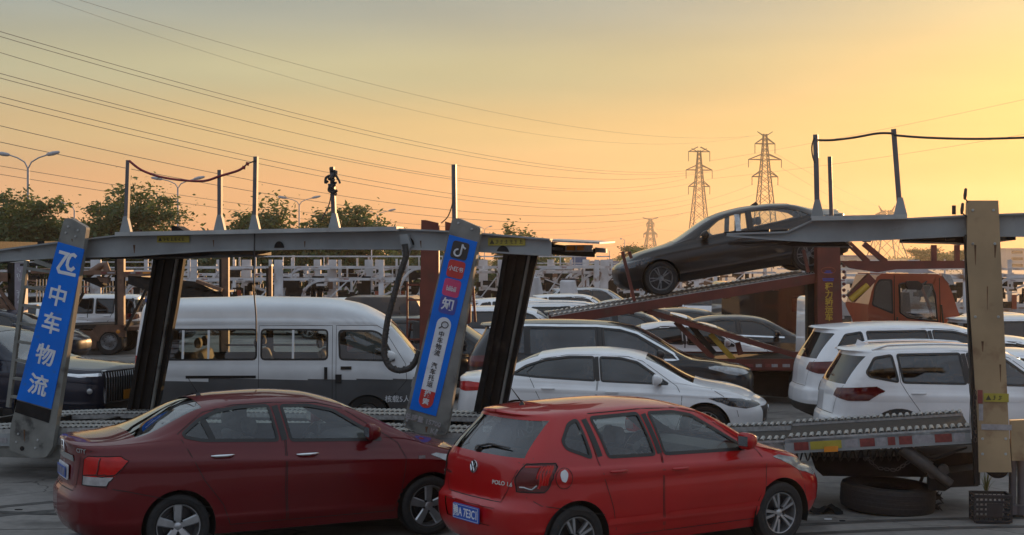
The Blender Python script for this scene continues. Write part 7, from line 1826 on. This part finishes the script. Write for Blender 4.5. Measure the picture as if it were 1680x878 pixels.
for i, (px, D, rzd, lab) in enumerate(CL): carrier(lab, px, D, rzd, seed=i * 7 + 1)
# sunlit folded covers standing between the transporters
for px0, px1, y0, y1, D, lab in ((871, 877, 463, 482, 58, 'sunlit upright panel just right of the second black column'), (883, 891, 456, 481, 58.5, 'second sunlit upright panel right of the second black column'), (941, 949, 462, 484, 57, 'sunlit upright panel right of the blue-footed pillar')):
    q = MB(); q.prism([((x - CX) / FP * D, CH - (y - HZ) / FP * D) for x, y in ((px0, y0), (px0 + 3, y0 - 2), (px1, y1), (px1, 555), (px0 + 2, 555))], ((0, D, 0), (1, 0, 0), (0, 0, 1), (-.75, .66, 0)), .7); tag(obj('upright_panel', q, M_('carrier_white')), lab, 'panel', 'sunlit upright panels')

# ---------------------------------------------------------------- fence, distant buildings
fn_ = thing('mesh_fence', 'grey panel fence behind the white off-roader', 'fence', G(60, 60))
for k in range(60):
    q = MB(); q.box((k * .13, 0, 1.0), (.035, .03, 2.0)); obj('paling', q, M_('fence_grey'), fn_)
for z in (.3, 1.7): q = MB(); q.box((3.9, .02, z), (7.8, .03, .05)); obj('fence_rail', q, M_('fence_grey'), fn_)
def block(px0, px1, ytop, D, m, label, depth=14, floors=3, cat='building', roofm=None):
    a, b_ = G(px0, D), G(px1, D); L = b_.x - a.x; H = CH - (ytop - HZ) / FP * D
    r = thing('building', label, cat, (a.x, D, 0))
    q = MB(); q.box((L / 2, depth / 2, H / 2), (L, depth, H)); obj('wall', q, M_(m), r)
    q = MB(); q.box((L / 2, depth / 2, H + .15), (L + .6, depth + .6, .3)); obj('roof', q, M_(roofm or m), r)
    n = max(2, int(L / 6))
    for f in range(floors):
        for k in range(n): q = MB(); q.box((L * (k + .5) / n, -.02, H * (f + .55) / floors), (L / n * .5, .08, H / floors * .4)); obj('window', q, M_('dark_glass'), r)
    return r
block(1650, 1800, 409, 420, 'wall_pale', 'pale block on the horizon at the right edge'); block(1385, 1440, 421, 330, 'wall_pale', 'low pale building with a blue roof under the right deck', roofm='roof_blue', floors=1)
block(978, 1050, 431, 260, 'roof_blue', 'low blue shed on the horizon left of the raised saloon', floors=1); block(1470, 1560, 427, 600, 'wall_pale', 'long low building on the hazy horizon')
bs = thing('road_sign', 'blue road sign on a post above the white transporters', 'road sign', G(950, 110)); q = MB(); q.box((0, 0, 2.75), (1.1, .06, 1.25)); obj('panel', q, M_('roof_blue'), bs); q = MB(); q.tube([(0, .06, 0), (0, .06, 3.4)], .06, 8); obj('post', q, M_('lamp_post_grey'), bs)

# ---------------------------------------------------------------- trees
def blob_tree(label, px, D, H, W, seed, leaf='leaf_green', n=2600, cat='tree', group=None, trunk=.3, ls=.28, base=.25):
    rnd = random.Random(seed); rn = np.random.RandomState(seed)
    t = thing('broadleaf_tree', label, cat, G(px, D), 0, group)
    q = MB(); q.tube([(0, 0, 0), (.1, .05, H * .25), (-.05, .1, H * .5), (.1, 0, H * .8)], [.22, .17, .12, .04], 8)
    tips = []
    for k in range(18):
        a = rnd.uniform(0, 6.28); h0 = rnd.uniform(.22, .62) * H; r_ = W / 2 * rnd.uniform(.5, .95); h1 = min(H * .96, h0 + rnd.uniform(.12, .36) * H)
        p0 = Vector((0, 0, h0)); p2 = Vector((r_ * math.cos(a), r_ * .8 * math.sin(a), h1)); pm_ = p0.lerp(p2, .5) + Vector((0, 0, .06 * H)); q.tube([p0, pm_, p2], [.15, .10, .03], 5)
        tips += [p2, pm_, p0.lerp(p2, .75) + Vector((rnd.uniform(-.5, .5), rnd.uniform(-.5, .5), .3))]
    tips += [Vector((rnd.uniform(-.3, .3) * W / 2, 0, H * rnd.uniform(.72, .97))) for _ in range(4)] + [Vector((rnd.uniform(-.8, .8) * W / 2, rnd.uniform(-.5, .5) * W / 2, H * rnd.uniform(base, .5))) for _ in range(9)]
    obj('trunk', q, M_('bark'), t, smooth=60)
    T = np.array([tuple(p) for p in tips]); idx = rn.randint(0, len(T), n); sp = np.array([W * .085, W * .085, H * .05])
    far_ = np.where(rn.uniform(0, 1, n) < .08, 1.7, 1.0)[:, None]
    c = T[idx] + rn.normal(0, 1, (n, 3)) * sp * far_ * rn.uniform(.5, 1.25, len(T))[idx][:, None]; c[:, 2] = np.maximum(c[:, 2], .4)
    d1 = rn.normal(0, 1, (n, 3)); d1[:, 2] *= .5; d1 /= np.linalg.norm(d1, axis=1)[:, None]; d2 = np.cross(d1, rn.normal(0, 1, (n, 3))); d2 /= np.linalg.norm(d2, axis=1)[:, None]
    s1_ = ls * rn.uniform(.45, 1.55, (n, 1)) ** 1.3; s2_ = s1_ * rn.uniform(.3, .55, (n, 1))
    V = np.stack([c - d1 * s1_ * .5, c + d2 * s2_ * .5 - d1 * s1_ * .05, c + d1 * s1_ * .5, c - d2 * s2_ * .5 - d1 * s1_ * .05], 1).reshape(-1, 3)
    me = bpy.data.meshes.new('crown'); me.from_pydata(V.tolist(), [], [(4 * i, 4 * i + 1, 4 * i + 2, 4 * i + 3) for i in range(n)]); obj('crown', me, M_(leaf), t)
    return t
TR_ = [(20, 96, 7.0, 6.5, 'leaf_green', 'bushy tree at the far left edge'), (-45, 100, 7.6, 7, 'leaf_dark', 'dark tree cut by the left edge'), (88, 104, 5.4, 7, 'leaf_dark', 'low dark tree between the two taller left trees'), (205, 97, 7.9, 7.6, 'leaf_green', 'tall spreading tree with open top left of the rope'),
       (168, 101, 6.4, 6, 'leaf_dark', 'rounded tree behind the first sign pillar'), (440, 100, 7.0, 5.6, 'leaf_green', 'spreading tree behind the stanchion where the rope ends'), (385, 104, 5.3, 4.6, 'leaf_dark', 'small tree left of the rope-end tree'), (572, 100, 6.4, 6.4, 'leaf_green', 'rounded tree beneath the strap bundle'),
       (515, 106, 5.0, 4.5, 'leaf_dark', 'low tree left of the strap-bundle tree'), (838, 110, 5.4, 3.4, 'leaf_green', 'small tree rising behind the right end of the left trailer'), (655, 108, 4.7, 3.2, 'leaf_dark', 'small tree above the upper beam near the hose'), (1045, 210, 4.6, 5.5, 'leaf_dark', 'distant dark tree left of the raised saloon'), (1520, 260, 4.6, 7, 'leaf_dark', 'distant tree under the right deck'), (1580, 250, 4.4, 8, 'leaf_dark', 'distant tree beside the beige column')]
for i, (px, D, H, W, lf, lab) in enumerate(TR_): blob_tree(lab, px, D, H, W, 11 + i, lf, n=13000 if W > 5 else 7000)
# continuous belt of shrubs below the deck
rn = np.random.RandomState(2); n = 26000
c = np.stack([rn.uniform(-48, 9, n), 100 + rn.normal(0, 2.0, n), np.abs(rn.normal(0, 1, n))], 1)
prof = 3.0 + .7 * np.sin(c[:, 0] * .9) + .6 * np.sin(c[:, 0] * 2.3 + 1); c[:, 2] = rn.uniform(0, 1, n) ** .8 * prof + .1; c[:, 2] = np.where(c[:, 0] > 2, c[:, 2] * .8, c[:, 2])
d1 = rn.normal(0, 1, (n, 3)); d1 /= np.linalg.norm(d1, axis=1)[:, None]; d2 = np.cross(d1, rn.normal(0, 1, (n, 3))); d2 /= np.linalg.norm(d2, axis=1)[:, None]; s1_ = rn.uniform(.25, .6, (n, 1)); s2_ = s1_ * .5
V = np.stack([c - d1 * s1_ * .5, c + d2 * s2_ * .5, c + d1 * s1_ * .5, c - d2 * s2_ * .5], 1).reshape(-1, 3)
me = bpy.data.meshes.new('shrubs'); me.from_pydata(V.tolist(), [], [(4 * i, 4 * i + 1, 4 * i + 2, 4 * i + 3) for i in range(n)]); tag(obj('shrub_belt', me, M_('leaf_dark')), 'dense belt of dark shrubs behind the white transporters', 'shrubs', kind='stuff')
rn = np.random.RandomState(5); n = 9000
c = np.stack([rn.uniform(-150, 260, n), 640 + rn.normal(0, 10, n), rn.uniform(0, 1, n)], 1); c[:, 2] *= 3.2 + 1.6 * np.sin(c[:, 0] * .11) + 1.0 * np.sin(c[:, 0] * .31)
d1 = rn.normal(0, 1, (n, 3)); d1 /= np.linalg.norm(d1, axis=1)[:, None]; d2 = np.cross(d1, rn.normal(0, 1, (n, 3))); d2 /= np.linalg.norm(d2, axis=1)[:, None]; s1_ = rn.uniform(1.2, 2.6, (n, 1)); s2_ = s1_ * .6
V = np.stack([c - d1 * s1_ * .5, c + d2 * s2_ * .5, c + d1 * s1_ * .5, c - d2 * s2_ * .5], 1).reshape(-1, 3)
me = bpy.data.meshes.new('woods'); me.from_pydata(V.tolist(), [], [(4 * i, 4 * i + 1, 4 * i + 2, 4 * i + 3) for i in range(n)]); tag(obj('far_woods', me, M_('leaf_dark')), 'thin line of far trees along the horizon', 'trees', kind='stuff')

# ---------------------------------------------------------------- street lamps
def lamp(label, px, ytop, span, yj, D, arms=2, skew=0):
    r = thing('street_lamp', label, 'street lamp', G(px, D), 0, 'street lamps along the road behind the yard')
    zt_ = CH - (ytop - HZ) / FP * D; zj = CH - (yj - HZ) / FP * D; w_ = span / FP * D / 2
    q = MB(); q.tube([(0, 0, 0), (0, 0, zj)], [.13, .08], 8); obj('pole', q, M_('lamp_post_grey'), r, smooth=60)
    for s_ in ((-1, 1) if arms == 2 else (-1,)):
        q = MB(); q.tube([(0, 0, zj - .05), (s_ * w_ * .12, 0, zj + (zt_ - zj) * .45), (s_ * w_ * .38, 0, zj + (zt_ - zj) * .78), (s_ * w_ * .7, 0, zt_)], .05, 6); obj('arm', q, M_('lamp_post_grey'), r, smooth=60)
        q = MB(); q.lathe([(.001, 0), (.12, .12 * w_), (.15, .3 * w_), (.1, .5 * w_), (.001, .56 * w_)], (s_ * w_ * .6, 0, zt_ - .03), (s_, 0, .22 if s_ > 0 else .15), 10); obj('lamp_head', q, M_('lamp_post_grey'), r, smooth=60)
lamp('tallest double-armed street lamp at the far left', 46, 254, 92, 276, 98); lamp('double-armed street lamp behind the sagging rope', 292, 294, 78, 308, 127); lamp('double-armed street lamp between rope and strap bundle', 491, 325, 62, 336, 165); lamp('smaller double-armed street lamp right of the strap bundle', 620, 346, 52, 354, 210)
lamp('single lamp arm showing above the trees at the left', 122, 333, 52, 345, 150, arms=1); lamp('distant street lamp right of the second sign pillar', 795, 372, 22, 378, 330); lamp('distant single street lamp left of the small pylon', 1025, 392, 14, 394, 330, arms=1); lamp('tiny street lamp above the tail lamps of the left trailer', 1000, 408, 24, 412, 350, arms=1)

# ---------------------------------------------------------------- pylons and lines
def pylon(label, px, ytop, D, wb, arms, th=.2, topw=.9, cat_=False):
    """lattice tower; arms: (row, half span px, insulator px)"""
    r = thing('electricity_pylon', label, 'pylon', G(px, D), R_(8), 'lattice pylons on the horizon'); H = CH - (ytop - HZ) / FP * D
    pz = lambda y: CH - (y - HZ) / FP * D
    def wid(z): t = z / H; return wb * (1 - t) ** 1.15 * .5 + topw * .5
    q = MB(); lv = [0.0]
    while lv[-1] < H * .985: lv.append(min(H, lv[-1] + max(1.5, wid(lv[-1]) * 1.5)))
    for sx, sy in ((-1, -1), (1, -1), (1, 1), (-1, 1)):
        leg = MB(); leg.tube([(sx * wid(z), sy * wid(z), z) for z in lv], th, 4); obj('leg', leg, M_('pylon_steel'), r)
    for a, b_ in zip(lv[:-1], lv[1:]):
        for (sx, sy), (tx, ty_) in (((-1, -1), (1, -1)), ((1, -1), (1, 1)), ((1, 1), (-1, 1)), ((-1, 1), (-1, -1))):
            q.tube([(sx * wid(a), sy * wid(a), a), (tx * wid(b_), ty_ * wid(b_), b_)], th * .5, 3, cap=False); q.tube([(tx * wid(a), ty_ * wid(a), a), (sx * wid(b_), sy * wid(b_), b_)], th * .5, 3, cap=False)
    tag(obj('lattice', q, M_('pylon_steel'), r), kind='stuff')
    ends = []
    for y, hs, ins in arms:
        z = pz(y); w_ = hs / FP * D
        for s_ in (-1, 1):
            q = MB()
            for sy in (-1, 1): q.tube([(s_ * wid(z), sy * wid(z), z + 1.6), (s_ * w_, 0, z)], th * .85, 4); q.tube([(s_ * wid(z), sy * wid(z), z), (s_ * w_, 0, z)], th * .85, 4)
            obj('cross_arm', q, M_('pylon_steel'), r)
            if ins: i_ = MB(); i_.tube([(s_ * w_, 0, z), (s_ * w_, 0, z - ins / FP * D)], th * .7, 5); obj('insulator', i_, M_('pylon_steel'), r)
    if cat_:
        for s_ in (-1, 1):
            q = MB(); w_ = 14 / FP * D
            for sy in (-1, 1): q.tube([(s_ * .5, sy * .6, H - 6), (s_ * w_, 0, H + 2.4)], th * .6, 4); q.tube([(s_ * 1.5, sy * .6, H - 2), (s_ * w_, 0, H + 2.4)], th * .5, 4)
            obj('horn', q, M_('pylon_steel'), r)
    else:
        for s_ in (-1, 1):
            q = MB()
            for sy in (-1, 1): q.tube([(s_ * wid(H), sy * wid(H), H - .5), (s_ * 13 / FP * D, 0, H + .7)], th * .6, 4)
            obj('earth_arm', q, M_('pylon_steel'), r)
    return r
pylon('tall lattice pylon left of the pair on the right', 1147, 247, 495, 7.2, [(249, 18, 16), (279, 22, 14), (306, 18, 13)], th=.17); pylon('taller lattice pylon right of the pair', 1255, 220, 430, 7.0, [(236, 17, 16), (262, 28, 13), (290, 22, 14)], th=.17)
pylon('small distant lattice pylon above the raised saloon bonnet', 1067, 359, 950, 9, [(384, 11, 6), (367, 6, 5)], th=.45, topw=1.2); pylon('wide-headed distant pylon seen over and under the right deck', 1455, 345, 760, 15, [(352, 19, 7)], th=.40, topw=3.0, cat_=True)
def wire(A, B, mid, r=.035, label='thin overhead power line crossing the sky from the upper left', group='overhead power lines'):
    """hanging wire between two world points whose sag makes it pass the photograph pixel mid"""
    A, B = Vector(A), Vector(B); best = None
    k = (mid[0] - CX) / FP
    # parameter where the straight plan line crosses that column
    den = (B.x - A.x) - k * (B.y - A.y); t = (k * A.y - A.x) / den; t = min(.95, max(.05, t)); p = A.lerp(B, t)
    z = CH - (mid[1] - HZ) / FP * p.y; sag = (p.z - z) / (4 * t * (1 - t))
    pts = []
    for i in range(41):
        u = i / 40; c = A.lerp(B, u); c.z -= sag * 4 * u * (1 - u); pts.append(c)
    q = MB(); q.tube(pts, r * .7, 4); o = obj('power_line', q, M_('wire_dark')); tag(o, label, 'power line', group); return o
WL = [((60, -22), 150, (700, 160), (1246, 222), 430, .030), ((-60, 34), 150, (600, 214), (1130, 280), 495, .05), ((-60, 42), 152, (600, 221), (1163, 280), 495, .05), ((-60, 68), 145, (640, 252), (1236, 265), 430, .042), ((-60, 104), 140, (640, 274), (1126, 293), 495, .048), ((-60, 112), 142, (740, 294), (1168, 293), 495, .048),
      ((-60, 143), 135, (640, 302), (1130, 319), 495, .048), ((-60, 153), 137, (640, 310), (1164, 319), 495, .048), ((-60, 192), 130, (640, 333), (1236, 302), 430, .045), ((-60, 220), 130, (640, 347), (1276, 303), 430, .045), ((-60, 262), 125, (520, 351), (1135, 345), 495, .035), ((-60, 276), 125, (520, 362), (1120, 352), 495, .035),
      ((-60, -52), 165, (700, 186), (1228, 224), 430, .026)]
ORD = ['', 'second', 'third', 'fourth', 'fifth', 'sixth', 'seventh', 'eighth', 'ninth', 'tenth', 'eleventh', 'twelfth']
for k, ((x0, y0), D0_, md, (x1, y1), D1_, r_) in enumerate(WL):
    lab = ('highest power line crossing the sky from the upper left' if k == 0 else ORD[k] + ' power line from the top, sagging across the left sky to the pylons') if k < 12 else 'faint power line just below the highest one'
    wire(P(x0, y0, D0_), P(x1, y1, D1_), md, r_, lab)
for (x0, y0, x1, y1, xm, ym) in ((1283, 276, 1437, 354, 1355, 318), (1272, 252, 1474, 352, 1370, 306), (1277, 304, 1437, 360, 1350, 336), (1165, 264, 1740, 150, 1400, 222), (1169, 293, 1740, 210, 1420, 262)):
    if x1 > 1500: wire(P(x0, y0, 495), P(x1, y1, 330), (xm, ym), .05, {222: 'upper', 262: 'lower'}[ym] + ' power line climbing rightwards behind the tall stanchions', 'power lines right of the pylons')
    else: wire(P(x0, y0, 430), P(x1, y1, 760), (xm, ym), .06, {318: 'middle', 306: 'upper', 336: 'lower'}[ym] + ' power line falling from the right pylon to the wide-headed pylon', 'power lines to the wide-headed pylon')
for (x0, y0, x1, y1, xm, ym) in ((940, 398, 1057, 380, 1000, 392), (1076, 376, 1300, 386, 1180, 384), (940, 412, 1057, 392, 1000, 404)): wire(P(x0, y0, 900), P(x1, y1, 950), (xm, ym), .08, {392: 'upper faint power line left of the small distant pylon', 384: 'faint power line right of the small distant pylon', 404: 'lower faint power line left of the small distant pylon'}[ym], 'power lines at the small pylon')

# ---------------------------------------------------------------- haze
HAZE = True
if HAZE:
    q = MB(); q.box((60, 560, 29), (1500, 1300, 64)); hz = q.mesh('haze'); ho = bpy.data.objects.new('haze', hz); COL.objects.link(ho); tag(ho, 'warm evening haze over the yard', 'haze', kind='stuff')
    m = bpy.data.materials.new('haze_air'); m.use_nodes = True; nt = m.node_tree; nt.nodes.clear(); o = nt.nodes.new('ShaderNodeOutputMaterial'); v = nt.nodes.new('ShaderNodeVolumePrincipled')
    v.inputs['Color'].default_value = (.95, .9, .85, 1); v.inputs['Density'].default_value = .00022; v.inputs['Anisotropy'].default_value = .6
    nt.links.new(v.outputs[0], o.inputs['Volume']); hz.materials.append(m); ho.display_type = 'BOUNDS'
